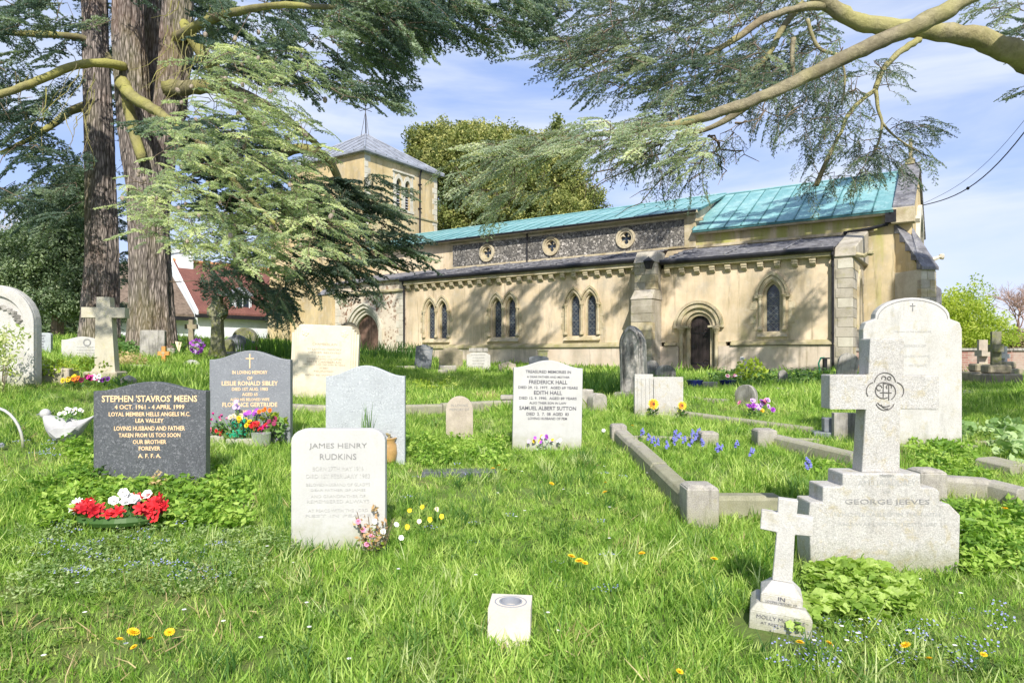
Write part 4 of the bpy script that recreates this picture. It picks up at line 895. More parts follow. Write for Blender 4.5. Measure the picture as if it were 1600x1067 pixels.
def crosses():
    # big lettered cross on steps
    x, y, z, s = at(1370, 884); H_ = lambda py: (884-py)*s; X_ = lambda px: (px-1370)*s
    t = thing('stepped_grave_cross', 'large lichened stone cross with carved monogram on a stepped lettered base', 'grave cross', (x, y, z), R(-1))
    dth = .10
    m = MB(); m.prism([(X_(1258), -.1), (X_(1480), -.1), (X_(1483), H_(800)), (X_(1466), H_(783)), (X_(1452), H_(783)), (X_(1452), H_(764)), (X_(1446), H_(759)), (X_(1423), H_(758)), (X_(1423), H_(737)), (X_(1305), H_(737)), (X_(1305), H_(757)), (X_(1275), H_(757)), (X_(1275), H_(781)), (X_(1256), H_(781)), (X_(1254), H_(800))], -dth, dth)
    m.build('stepped_base', W_ROUGH, t, bevel=.010, seg=2)
    m = MB(); m.prism([(X_(1339), H_(737.2)), (X_(1397), H_(737.2)), (X_(1398), H_(640)), (X_(1457), H_(641)), (X_(1457), H_(588)), (X_(1403), H_(587)), (X_(1404), H_(531)), (X_(1352), H_(531)), (X_(1349), H_(587)), (X_(1290), H_(587)), (X_(1290), H_(640)), (X_(1345), H_(640))], -.062, .062)
    m.build('cross', W_ROUGH, t, bevel=.008, seg=2)
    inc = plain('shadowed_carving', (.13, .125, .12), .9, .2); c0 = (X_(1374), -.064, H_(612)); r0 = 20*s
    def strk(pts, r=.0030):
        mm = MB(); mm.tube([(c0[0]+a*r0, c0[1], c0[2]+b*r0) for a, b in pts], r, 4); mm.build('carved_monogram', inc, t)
    arc = lambda cx, cz, r, a0, a1, n=12: [(cx+r*math.cos(R(a0+(a1-a0)*i/n)), cz+r*math.sin(R(a0+(a1-a0)*i/n))) for i in range(n+1)]
    strk(arc(0, .62, .80, 5, 175)); strk(arc(.72, .0, .70, -35, 75)); strk(arc(-.72, .0, .70, 105, 215)); strk(arc(0, -.75, .72, 200, 340))
    strk(arc(-.12, .05, .62, 60, 300)); strk(arc(.15, -.05, .66, -60, 120)); strk([(-.12, .62), (-.14, .1), (-.14, -.55)]); strk([(.28, .45), (.28, -.7)]); strk([(-.4, -.12), (.5, -.12)]); strk(arc(-.45, .25, .2, 0, 300)); strk(arc(.3, .32, .2, -30, 220))
    strk(arc(-.1, .98, .16, -60, 200)); strk(arc(.32, .98, .13, 0, 330)); strk(arc(0, -.5, .7, 215, 300)); strk(arc(.1, -.95, .4, 190, 290))
    for (txt, py, wp, hp, mt) in (("IN LOVING", 733, 22, 3.5, FADED), ("MEMORY", 740, 22, 4, FADED), ("AMELIA AUDREY", 751, 88, 8.5, FAINT), ("OF", 765, 10, 5, FAINT), ("GEORGE JEEVES", 781, 128, 10, FADED), ("WHO FELL ASLEEP IN THE FAITH", 799, 160, 6, FAINT), ("AND WAS LAID TO REST HERE", 814, 150, 5, FAINT)):
        lettering(txt, wp*s, hp*s, mt, t, X_(1372), -dth if py > 742 else -dth, H_(py), bold=.0) if py > 738 else None
    # small leaning white cross
    x, y, z, s = at(1222, 990); y += .14; x += .04
    t = thing('small_grave_cross', 'small white marble cross leaning on a two-step inscribed plinth, front right', 'grave cross', (x, y, z+.012), R(-20), None, R(-2), R(4)); t.scale = (.90, .90, .88)
    m = MB()
    def frust(w0, d0, z0, w1, d1, z1, mm): mm.hexa([(-w0, -d0, z0), (w0, -d0, z0), (w0, d0, z0), (-w0, d0, z0)], [(-w1, -d1, z1), (w1, -d1, z1), (w1, d1, z1), (-w1, d1, z1)])
    # lower and upper plinth with sloping tops
    m = MB(); frust(.158, .17, -.12, .158, .17, .075, m); frust(.158, .17, .0752, .125, .13, .115, m); m.build('lower_plinth', W_OLD, t, bevel=.004)
    m = MB(); frust(.108, .115, .1155, .108, .115, .165, m); frust(.108, .115, .1652, .055, .04, .225, m); m.build('upper_plinth', W_OLD, t, bevel=.004)
    a = 16*s; m = MB(); m.prism([(-.052, .2252), (.052, .2252), (.047, .50), (.135, .505), (.135, .612), (.050, .612), (.052, .695), (-.052, .695), (-.050, .612), (-.135, .612), (-.135, .505), (-.047, .50)], -.035, .035); m.build('cross', W_OLD, t, bevel=.004)
    lettering('IN', .036, .022, LEADL, t, 0, -.115, .150, bold=.01); lettering('LOVING MEMORY OF', .16, .012, LEADL, t, 0, -.115, .128, bold=.0)
    lettering('MOLLY McCLURE', .245, .022, LEADL, t, 0, -.17, .052, bold=.0); lettering('AT REST IN FAITH', .20, .014, LEADL, t, 0, -.17, .020, bold=.0)
    # yellowed cross, left
    x, y, z, s = at(165, 594); t = thing('grave_cross', 'tall yellowed stone cross on a square plinth in front of the cedar trunks', 'grave cross', (x, y, z), R(10))
    m = MB(); m.prism([(-17*s, .13), (17*s, .13), (12*s, 97*s), (31*s, 97*s), (31*s, 113*s), (10*s, 113*s), (9*s, 129*s), (-9*s, 129*s), (-10*s, 113*s), (-31*s, 113*s), (-31*s, 97*s), (-11*s, 97*s), (-12*s, 25*s)], -.09, .09)
    ym = stone('yellow_lichened_stone', (.56, .53, .42), (.46, .43, .32), (.50, .47, .20), .45, 5, .4, .25, .95, .1); m.build('cross', ym, t, bevel=.008)
    m = MB(); m.box(-24*s, 24*s, -.22, .22, -.2, .13); m.build('plinth', BEIGE, t, bevel=.02)
    # dark cross on rockwork
    x, y, z, s = at(299, 551); t = thing('grave_cross', 'small dark stone cross on a cairn of rocks near the white cottage', 'grave cross', (x, y, z), R(5))
    m = MB(); m.prism([(-5*s, 12*s), (5*s, 12*s), (3*s, 37*s), (9*s, 37*s), (9*s, 44*s), (3*s, 44*s), (3*s, 52*s), (-3*s, 52*s), (-3*s, 44*s), (-9*s, 44*s), (-9*s, 37*s), (-3*s, 37*s)], -.06, .06); m.build('cross', BROWN, t, bevel=.01)
    for k in range(16):
        m = MB(); q = random.uniform(0, 6.28); f = random.random(); rr = (1-f)*15*s; m.ball((0, 0, 0), random.uniform(3, 5)*s, seg=6, rings=4, jit=.25); m.build('rock', GREYST, t, loc=(rr*math.cos(q), rr*.6*math.sin(q), f*14*s))
    # celtic cross
    x, y, z, s = at(340, 562); t = thing('celtic_cross', 'tall mossy celtic wheel-head cross in front of the cottage', 'grave cross', (x, y, z), R(6))
    m = MB(); m.prism([(-16*s, -.1), (16*s, -.1), (9*s, 22*s), (7*s, 66*s), (14*s, 70*s), (14*s, 80*s), (7*s, 83*s), (6*s, 100*s), (-6*s, 100*s), (-7*s, 83*s), (-14*s, 80*s), (-14*s, 70*s), (-7*s, 66*s), (-9*s, 22*s)], -.12, .12); m.build('cross', MOSSY, t, bevel=.012)
    m = MB(); a_ = circ(0, 75*s, 11*s, 20); b_ = circ(0, 75*s, 15*s, 20); a_.append(a_[0]); b_.append(b_[0]); band(m, a_, b_, lambda u, v, d: (u, d, v), -.07, .07); m.build('wheel', MOSSY, t)
    # far right crosses
    for (px, pb, pt, w, lab, mt, aw) in ((1535, 598, 531, 9, 'broad stone cross post on a block before the brick wall, left of the pair', BEIGE, 0), (1556, 602, 518, 8, 'tall narrow mossy cross on a stepped block before the brick wall', MOSSY, 0), (1567, 590, 541, 6, 'thin white cross close to the brick wall at the right', W_OLD, 1)):
        x, y, z, s = at(px, pb); t = thing('grave_cross', lab, 'grave cross', (x, y, z), R(75) if not aw else R(20))
        w2 = w*s; h = (pb-pt)*s; m = MB(); m.prism([(-w2*.5, .1), (w2*.5, .1), (w2*.45, h*.62), (w2*1.6, h*.62), (w2*1.6, h*.76), (w2*.45, h*.76), (w2*.45, h), (-w2*.45, h), (-w2*.45, h*.76), (-w2*1.6, h*.76), (-w2*1.6, h*.62), (-w2*.45, h*.62)], -.09, .09); m.build('cross', mt, t, bevel=.01)
        m = MB(); m.box(-.42, .42, -.36, .36, -.2, .26); m.box(-.24, .24, -.22, .22, .262, .45); m.build('plinth', BROWN, t, bevel=.03)
    # little orange wooden cross
    x, y, z, s = at(256, 568); t = thing('wooden_cross', 'tiny orange-brown wooden cross stuck in the turf beside the grey slab', 'grave cross', (x, y, z), R(-8))
    wm = plain('varnished_pine', (.55, .27, .08), .6, .2); m = MB(); m.prism(crossprof(19*s, 27*s, 6*s, 13*s, 19*s), -.02, .02); m.build('cross', wm, t, bevel=.003); flatcross(t, 0, -.021, 15*s, 6*s, 8*s, 1.5*s, CREAM, 'small_plate')
crosses()

def small_graves():
    g = grave
    t, s, w, h = g('grey headstone with dark lettering under the dark evergreen, left', 48, 80, 520, 554, 'corners', G_PALE, .08, .14, rz=R(6))
    for k in range(6): lettering(("IN LOVING MEMORY", "OF A DEAR MOTHER", "WHO DIED IN MAY", "ALSO HER HUSBAND", "AND THEIR SON", "AT REST")[k], w*(.62, .5, .6, .45, .5, .55)[k], .035, LEADL, t, -.02, -.04, h*(.86-.13*k))
    t, s, w, h = g('wide white headstone with a small carved wreath left of the yellowed cross', 100, 161, 526, 563, 'serp', W_OLD, .1, .14, rz=R(6))
    m = MB(); a_ = circ(.12*w, h*.75, .05, 12); b_ = circ(.12*w, h*.75, .075, 12); a_.append(a_[0]); b_.append(b_[0]); band(m, a_, b_, lambda u, v, d: (u, -.055+d, v), 0, .01); m.build('carved_wreath', FADED, t)
    for k in range(4): lettering(("IN LOVING MEMORY OF", "A DEVOTED HUSBAND", "AND FATHER", "AT REST")[k], w*.5, .03, FADED, t, .12*w, -.05, h*(.55-.12*k), bold=0)
    g('plain upright pale grey slab in front of the right cedar trunk', 221, 258, 516, 562, 'corners', GREYST, .12, .08, rz=R(5))
    g('low round mossy stone at the foot of the celtic cross', 350, 366, 530, 556, 'round', MOSSY, .2, .5, name='grave_marker')
    g('rugged grey boulder headstone behind the granite headstones', 344, 398, 523, 552, 'serp', SLATEM, .2, .35, bevel=.04, rz=R(10))
    g('broad moss-topped stone near the base of the tower', 364, 402, 512, 548, 'round', MOSSY, .3, .55, bevel=.03)
    g('dark round-topped headstone in front of the pointed west door', 528, 562, 503, 556, 'round', BROWN, .12, .4, rz=R(8))
    g('leaning slate headstone with pale lettering near the tower', 647, 673, 538, 579, 'serp', SLATEM, .09, .08, rz=R(10), ry=R(5), lines=[("IN MEMORY", 544, 16, 3, FAINT), ("OF MY HUSBAND", 549, 18, 3, FAINT), ("DIED", 554, 14, 3, FAINT), ("AT REST", 559, 16, 3, FAINT)])
    g('brown stained headstone with shaped top beside the nave wall', 686, 723, 543, 577, 'camel', BROWN, .1, rz=R(8))
    t, s, w, h = g('white tablet headstone under a dark capping stone by the nave wall', 729, 766, 550, 580, 'shouldered', W_OLD, .1, .12, .2, rz=R(6)); 
    m = MB(); m.box(-w*.40, w*.40, -.07, .09, h+.0, h+.12); m.build('capping', GREYST, t, bevel=.01)
    for k in range(5): lettering(("IN LOVING MEMORY", "OF OUR MOTHER", "WHO FELL ASLEEP", "AND FATHER", "AT REST")[k], w*(.6, .5, .55, .5, .4)[k], .03, LEADL, t, 0, -.05, h*(.85-.15*k), bold=0)
    g('low broken beige stone left of the white lettered headstone', 779, 806, 565, 583, 'serp', BEIGE, .2, .2, bevel=.02)
    g('dark slate stone peeping over the white lettered headstone', 826, 857, 556, 590, 'gothic', SLATEM, .1, .12, rz=R(5))
    x, y, z, s = at(848, 576); z = z+.0
    t = thing('chimney_pot_planter', 'mossy square pot planter by the nave wall', 'planter', (x, y, z)); m = MB(); m.hexa([(-.14, -.14, -.1), (.14, -.14, -.1), (.14, .14, -.1), (-.14, .14, -.1)], [(-.17, -.17, .62), (.17, -.17, .62), (.17, .17, .62), (-.17, .17, .62)]); m.box(-.2, .2, -.2, .2, .622, .68); m.build('pot', MOSSY, t, bevel=.01)
    # tall gothic mottled stone, leaning and edge-on
    t, s, w, h = g('tall pointed mottled stone monument leaning left in front of the nave buttress', 971, 1012, 508, 622, 'gothic', MOTT, .34, .28, rz=R(-24), ry=R(-2), bevel=.05, wscale=.92)
    m = MB(); band(m, arch_pts(0, 0, h*.74, w*.70, h*.18, 8), arch_pts(0, 0, h*.74, w*.80, h*.205, 8), lambda u, v, d: (u, -.19+d, v), 0, .03); m.build('incised_border', GREYST, t)
    m = MB(); m.box(-w*.7, w*.7, -.3, .3, -.1, .12); m.build('base', GREYST, t, bevel=.03)
    g('small round grey stone just right of the tall pointed monument', 1008, 1030, 563, 594, 'round', GREYST, .12, .4)
    g('low leaning grey stone near the priest door', 1024, 1054, 570, 596, 'round', GREYST, .14, .45, ry=R(4))
    # fluted white low stone
    t, s, w, h = g('low broad white stone with chamfered ends behind the sunflowers', 991, 1066, 589, 650, 'rect', W_ROUGH, .10, rz=R(-4))
    m = MB(); m.box(-w*.5, -w*.12, -.075, .0, -.1, h*1.07)
    for k in range(5): m.box(-w*.45+k*.055, -w*.45+k*.055+.025, -.085, -.07, -.1, h*.98)
    m.build('fluted_panel', W_ROUGH, t, bevel=.005)
    m = MB(); m.box(-w*.42, w*.75, -.22, -.08, -.1, .045); m.build('ledge', W_ROUGH, t, bevel=.01)
    x, y, z, s = at(933, 642); t = thing('kerb_block', 'rounded pale stone block with square slab behind it, beside the white lettered headstone', 'stone block', (x, y, z), R(20))
    m = MB(); m.prism(prof('round', 24*s, 28*s, .3), -.1, .1); m.build('block', K_STONE, t, bevel=.01); m = MB(); m.box(-.24, .02, .14, .36, -.1, .30); m.build('slab', K_STONE, t, bevel=.015)
    x, y, z, s = at(795, 640); t = thing('kerb_block', 'squat capped end block of a kerb half hidden by the white lettered headstone', 'stone block', (x, y, z))
    m = MB(); m.box(-.10, .14, -.1, .12, -.1, .15); m.box(-.12, .16, -.12, .14, .151, .21); m.build('block', K_STONE, t, bevel=.01)
    # narrow arched stone seen edge on
    t, s, w, h = g('thin curved grey headstone seen nearly edge-on in the grass before the priest door', 1150, 1182, 601, 634, 'round', GREYST, .07, .5, rz=R(-58), wscale=1.2)
    g('small grey pointed headstone standing in the flower bed by the church wall', 1216, 1230, 578, 600, 'gothic', GREYST, .08, .35)
    g('grey headstone leaning to the right behind the arm of the large cross', 1304, 1333, 551, 606, 'gothic', GREYST, .1, .25, ry=R(9), rz=R(-12))
    g('grey memorial half hidden below the arm of the large cross', 1302, 1336, 645, 688, 'rect', GREYST, .09, rz=R(-8))
    x, y, z, s = at(1290, 684); t = thing('stone_vase_block', 'dark blue-grey square vase block on a low step, left of the large cross shaft', 'stone block', (x, y, z), R(-15))
    m = MB(); m.box(-.14, .14, -.12, .12, -.05, .07); m.box(-.03, .12, -.08, .08, .0702, .22); m.build('block', SLATEM, t, bevel=.008)
    # small stones by the brown headstone
    for (px, pb, w, h, lab) in ((699, 583, 26, 12, 'low pale block in front of the brown headstone'), (692, 586, 15, 8, 'tiny white stone with ridges in front of the pale block'), (632, 578, 30, 6, 'flat pale stone in the grass left of the leaning slate'), (1110, 608, 22, 12, 'grey block by the grass near the priest door step'), (1192, 616, 14, 7, 'small pale stone in the grass before the flower bed'), (1218, 612, 16, 6, 'flattened white stone in the lit grass before the flower bed'), (268, 556, 12, 12, 'small grey stone at the foot of the cedar'), (72, 590, 46, 20, 'pale stone trough edge under creeping plants at the left')):
        x, y, z, s = at(px, pb); t = thing('loose_stone', lab, 'stone', (x, y, z), random.uniform(-.3, .3)); m = MB(); m.box(-w*s/2, w*s/2, -w*s*.3, w*s*.3, -.1, h*s, jit=.012); m.build('block', K_STONE, t, bevel=.02)
small_graves()

def kerbs():
    def kerb(label, pts, w=.11, h=.12, posts=(), mat=None, pw=.16, ph=.24, jag=0):
        """a kerbed grave edge running through ground points (pixel positions)"""
        P = [Vector(at(*p)[:3]) for p in pts]; o = P[0].copy(); t = thing('grave_kerb', label, 'grave kerb', o); t['kind'] = 'thing'
        for i in range(len(P)-1):
            a, b = P[i]-o, P[i+1]-o; L_ = (b-a).length; n = max(1, round(L_/.95)); d = (b-a)/n; ang = math.atan2(d.y, d.x)
            for k in range(n):
                p = a+d*k; q = p+d*.988; nn = Vector((-math.sin(ang), math.cos(ang), 0))*w/2; dz = random.uniform(-.012, .012)
                m = MB(); u = Vector((0, 0, h+dz)); e = Vector((0, 0, -.15)); c = nn*.25
                m.add([p-nn+e, q-nn+e, q+nn+e, p+nn+e, p-nn+u*.8, q-nn+u*.8, q-nn+c+u, p-nn+c+u, q+nn-c+u, p+nn-c+u, q+nn+u*.8, p+nn+u*.8],
                      [(3, 2, 1, 0), (0, 1, 5, 4), (4, 5, 6, 7), (7, 6, 8, 9), (9, 8, 10, 11), (11, 10, 2, 3), (0, 4, 7, 9, 11, 3), (1, 2, 10, 8, 6, 5)])
                m.build('kerb_stone', mat or K_STONE, t, bevel=.006)
        for p in posts:
            v = Vector(at(*p[:2])[:3])-o; sc = p[2] if len(p) > 2 else 1
            m = MB(); a = pw/2*sc; hh = ph*sc; m.box(-a, a, -a, a, -.2, hh*.92); m.hexa([(-a, -a, hh*.9201), (a, -a, hh*.9201), (a, a, hh*.9201), (-a, a, hh*.9201)], [(-a*.7, -a*.7, hh), (a*.7, -a*.7, hh), (a*.7, a*.7, hh), (-a*.7, a*.7, hh)]); m.build('corner_post', mat or K_STONE, t, bevel=.008, loc=v)
        return t
    kerb('heavy weathered kerb with a corner post enclosing bluebells, right of centre', [(966, 690), (1080, 806), (1215, 806)], .15, .165, [(966, 692, .85), (1092, 818, 1.15)], pw=.19, ph=.24)
    kerb('far side of the bluebell grave with a square post', [(985, 690), (1096, 692)], .09, .07, [(1106, 697, .9)], ph=.17, pw=.2)
    kerb('long low pale kerb running right from the fluted white stone', [(1062, 652), (1150, 664), (1270, 680)], .12, .09)
    kerb('thick pale kerb with a corner post running towards the large cross', [(1190, 694), (1340, 731)], .14, .13, [(1194, 698)], pw=.2, ph=.19)
    kerb('thin buff kerb in the dry grass left of the large cross', [(1200, 692), (1280, 694)], .08, .06)
    kerb('broken kerb with tilted blocks right of the large cross base', [(1445, 775), (1545, 782), (1600, 798)], .16, .17, [(1447, 790, 1.0)], pw=.2, ph=.28)
    kerb('stacked flat slabs sunk in dry grass at the right', [(1540, 728), (1597, 741)], .28, .08)
    kerb('narrow pale kerb behind the leafy weeds at the right', [(1520, 693), (1560, 695)], .12, .04)
    kerb('long buff kerb with rounded ends crossing the middle behind the pale granite headstone', [(455, 646), (560, 650), (690, 646), (800, 640)], .13, .13)
    kerb('low pale kerb in the mid distance behind the yellowed cross', [(160, 570), (236, 574)], .3, .05, mat=W_OLD)
    kerb('stone kerb in the shade beyond the priest door flower bed', [(1070, 620), (1100, 628), (1140, 630)], .12, .06)
    kerb('rough cobbled kerb in front of the rugged grey boulder', [(340, 560), (415, 558)], .3, .17, mat=GREYST)
    x, y, z, s = at(718, 741); t = thing('flat_grave_slab', 'flat dark granite slab sunk in the grass between the front headstones', 'grave slab', (x, y, z), R(3)); m = MB(); m.box(-.32, .32, -.10, .10, -.05, .035); m.build('slab', G_DARK, t, bevel=.006)
    # square flower-vase block in the foreground
    x, y, z, s = at(797, 1012); t = thing('vase_block', 'low square stone flower-holder block with a round socket, alone in the front lawn', 'memorial vase', (x, y+.10, z), R(-4), None, 0, R(1))
    bm_ = stone('pale_cast_stone', (.66, .60, .52), (.56, .51, .44), (.5, .45, .3), .1, 5, .15, .1, .85, .05); m = MB()
    Wd, Hh = .10, .175; loops = [[(-Wd, -Wd*1.02), (Wd, -Wd*1.02), (Wd, Wd*1.02), (-Wd, Wd*1.02)]]; hole = circ(0, 0, .055, 24)
    holed_wall(m, loops[0], [hole], lambda u, v, d: (u, v, Hh-d), .05, .26); m.build('block', bm_, t, bevel=0)
    m = MB(); a_ = circ(0, 0, .073, 28); b_ = circ(0, 0, .078, 28); a_.append(a_[0]); b_.append(b_[0]); band(m, a_, b_, lambda u, v, d: (u, v, Hh+.0015-d), 0, .002); a_ = circ(0, 0, .05, 28); b_ = circ(0, 0, .056, 28); a_.append(a_[0]); b_.append(b_[0]); band(m, a_, b_, lambda u, v, d: (u, v, Hh+.004-d), 0, .05); m.build('metal_rim', M_LEAD, t)
    m = MB(); pane(m, circ(0, 0, .05, 24), lambda u, v, d: (u, v, Hh-d), .028); m.build('socket_cover', bm_, t)
    # brick wall on the right
    bw = NT('red_brick'); b = bw.N('ShaderNodeTexBrick'); b.inputs['Scale'].default_value = 1; b.inputs['Brick Width'].default_value = .225; b.inputs['Row Height'].default_value = .075; b.inputs['Mortar Size'].default_value = .008
    b.inputs['Color1'].default_value = (.26, .12, .10, 1); b.inputs['Color2'].default_value = (.38, .22, .18, 1); b.inputs['Mortar'].default_value = (.36, .31, .26, 1); bw.L(bw.map((1, 1, 1), rot=(R(90), 0, 0)), b.inputs['Vector'])
    c = bw.mix(bw.ramp(bw.noise(1.6, 6, .65), [(.45, 0), (.62, .7)]), b.outputs[0], (.42, .36, .31)); bw.bump(b.outputs['Fac'], .4, .01); bw = bw.fin(c, .9)
    t = thing('brick_wall', 'old red brick churchyard wall with stone coping at the far right', 'wall', (10.5, 21.5, -.6), R(-4)); t['kind'] = 'thing'
    m = MB(); m.box(0, 26, 0, .3, -.4, .78); m.build('brickwork', bw, t); 
    for k in range(26): m = MB(); m.box(k+.01, k+.985, -.06, .36, .782, .86+.0*k, jit=.008); m.build('coping_stone', GREYST, t)
    for k in range(4): m = MB(); m.box(1.6+k*5, 2.1+k*5, -.12, .0-.001, -.4, .80); m.build('pier', bw, t)
kerbs()
# ------------------------------------------------------------------ scattering of foliage and grass
def leafmat(name, cols, transl=.35, rough=.6, patch=.5, pscale=.6, spec=.25, world=True):
    """cols: dark, mid, light albedo; varies from plant to plant and in patches; lets light through"""
    n = NT(name)
    geo = n.N('ShaderNodeNewGeometry')
    f = n.mix(patch, n.rnd(), n.noise(pscale, 4, .6, geo.outputs['Position']))
    c = n.ramp(f, [(.2, cols[0]), (.5, cols[1]), (.8, cols[2])])
    n.fin(c, rough, spec)
    tr = n.N('ShaderNodeBsdfTranslucent'); n.L(n.mix(1, c, (1.5, 1.6, .75), 'MULTIPLY'), tr.inputs[0])
    ms = n.N('ShaderNodeMixShader'); ms.inputs[0].default_value = transl; n.L(n.b.outputs[0], ms.inputs[1]); n.L(tr.outputs[0], ms.inputs[2]); n.L(ms.outputs[0], n.out.inputs[0])
    return n.m
def scatter(name, pts, rots, scl, temps, mats, parent=None, kind='stuff', loc=(0, 0, 0)):
    """instances template meshes (verts, faces, material index) on points, all held by one object"""
    V = []; Fc = []; tv = []; mi = []
    for k, (v, f, m) in enumerate(temps):
        n = len(V); V += [tuple(p) for p in v]; Fc += [tuple(i+n for i in q) for q in f]; tv += [k+1]*len(v); mi += (list(m) if hasattr(m, '__len__') else [m]*len(f))
    n0 = len(V); N = len(pts)
    allv = np.vstack([np.array(V, 'f'), np.array(pts, 'f')-np.array(loc, 'f')])
    me = bpy.data.meshes.new(name); me.from_pydata(allv.tolist(), [], Fc); me.update()
    for m in mats: me.materials.append(m)
    me.polygons.foreach_set('material_index', mi)
    a = me.attributes.new('tv', 'INT', 'POINT'); a.data.foreach_set('value', np.array(tv+[0]*N, 'i'))
    a = me.attributes.new('rt', 'FLOAT_VECTOR', 'POINT'); z = np.zeros((n0+N, 3), 'f'); z[n0:] = rots; a.data.foreach_set('vector', z.ravel())
    a = me.attributes.new('sc', 'FLOAT', 'POINT'); z = np.zeros(n0+N, 'f'); z[n0:] = scl; a.data.foreach_set('value', z)
    o = bpy.data.objects.new(name, me); COL.objects.link(o); o.location = loc
    if parent: o.parent = parent
    if kind: o['kind'] = kind
    g = bpy.data.node_groups.new(name+'_scatter', 'GeometryNodeTree')
    g.interface.new_socket('Geometry', in_out='INPUT', socket_type='NodeSocketGeometry'); g.interface.new_socket('Geometry', in_out='OUTPUT', socket_type='NodeSocketGeometry')
    A = g.nodes.new; L = g.links.new
    gi = A('NodeGroupInput'); go = A('NodeGroupOutput')
    def attr(nm, ty):
        q = A('GeometryNodeInputNamedAttribute'); q.data_type = ty; q.inputs['Name'].default_value = nm; return q.outputs['Attribute']
    def sep(k):
        c = A('FunctionNodeCompare'); c.data_type = 'INT'; c.operation = 'EQUAL'; L(attr('tv', 'INT'), c.inputs[2]); c.inputs[3].default_value = k
        s = A('GeometryNodeSeparateGeometry'); s.domain = 'POINT'; L(gi.outputs[0], s.inputs[0]); L(c.outputs[0], s.inputs[1]); return s.outputs[0]
    iop = A('GeometryNodeInstanceOnPoints'); L(sep(0), iop.inputs['Points'])
    jn = A('GeometryNodeJoinGeometry')
    for k in range(len(temps)):
        q = A('GeometryNodeGeometryToInstance'); L(sep(k+1), q.inputs[0]); L(q.outputs[0], jn.inputs[0])
    L(jn.outputs[0], iop.inputs['Instance']); iop.inputs['Pick Instance'].default_value = True
    ri = A('FunctionNodeRandomValue'); ri.data_type = 'INT'; ri.inputs[4].default_value = 0; ri.inputs[5].default_value = len(temps)-1; L(ri.outputs[2], iop.inputs['Instance Index'])
    e = A('FunctionNodeEulerToRotation'); L(attr('rt', 'FLOAT_VECTOR'), e.inputs[0]); L(e.outputs[0], iop.inputs['Rotation']); L(attr('sc', 'FLOAT'), iop.inputs['Scale'])
    L(iop.outputs[0], go.inputs[0])
    md = o.modifiers.new('scatter', 'NODES'); md.node_group = g
    return o

def t_grass(nb, hmin, hmax, spread, wid, bend=.5, seed=0):
    r = random.Random(seed); V = []; Fc = []
    for _ in range(nb):
        a = r.uniform(0, 6.283); d = spread*math.sqrt(r.random()); x, y = d*math.cos(a), d*math.sin(a)
        h = r.uniform(hmin, hmax); w = wid*r.uniform(.7, 1.2); b = r.uniform(0, 6.283); lean = bend*h*r.uniform(.2, 1.1); q = b+r.uniform(-.8, .8)
        dx, dy = math.cos(b)*w/2, math.sin(b)*w/2; lx, ly = -math.sin(q)*lean, math.cos(q)*lean
        n = len(V)
        for (f, ww) in ((0, 1.0), (.45, .9), (.8, .55)):
            k = f*f; V += [(x+lx*k-dx*ww, y+ly*k-dy*ww, h*f*(1-.12*k)-.01), (x+lx*k+dx*ww, y+ly*k+dy*ww, h*f*(1-.12*k)-.01)]
        V.append((x+lx, y+ly, h*.88))
        Fc += [(n, n+1, n+3, n+2), (n+2, n+3, n+5, n+4), (n+4, n+5, n+6)]
    return V, Fc, 0
def t_leaves(n, rad, ls, seed=0, flat=0., zs=1., lobed=False, stem=False):
    """clump of n leaves within a blob of radius rad"""
    r = random.Random(seed); V = []; Fc = []
    for _ in range(n):
        while True:
            p = Vector((r.uniform(-1, 1), r.uniform(-1, 1), r.uniform(-1, 1)))
            if p.length < 1: break
        p = Vector((p.x*rad, p.y*rad, p.z*rad*zs))
        u = Vector((r.gauss(0, 1), r.gauss(0, 1), r.gauss(0, 1)*(1-flat))).normalized(); nn = Vector((r.gauss(0, 1)*(1-flat), r.gauss(0, 1)*(1-flat), r.gauss(0, 1)+flat*3))
        v = u.cross(nn).normalized(); w = u.cross(v); l = ls*r.uniform(.6, 1.2)
        k = len(V)
        if lobed:
            V += [tuple(p)]+[tuple(p+(u*math.cos(t)+v*math.sin(t))*l*.5*(1 if i % 2 else .78)+w*l*.06*(i % 2)) for i, t in enumerate([2*PI*j/10 for j in range(10)])]
            Fc += [(k, k+1+i, k+1+(i+1) % 10) for i in range(10)]
        else:
            V += [tuple(p-u*l*.5), tuple(p+v*l*.26+w*l*.05), tuple(p+u*l*.5-w*l*.04), tuple(p-v*l*.26+w*l*.05)]; Fc += [(k, k+1, k+2), (k, k+2, k+3)]
    return V, Fc, 0
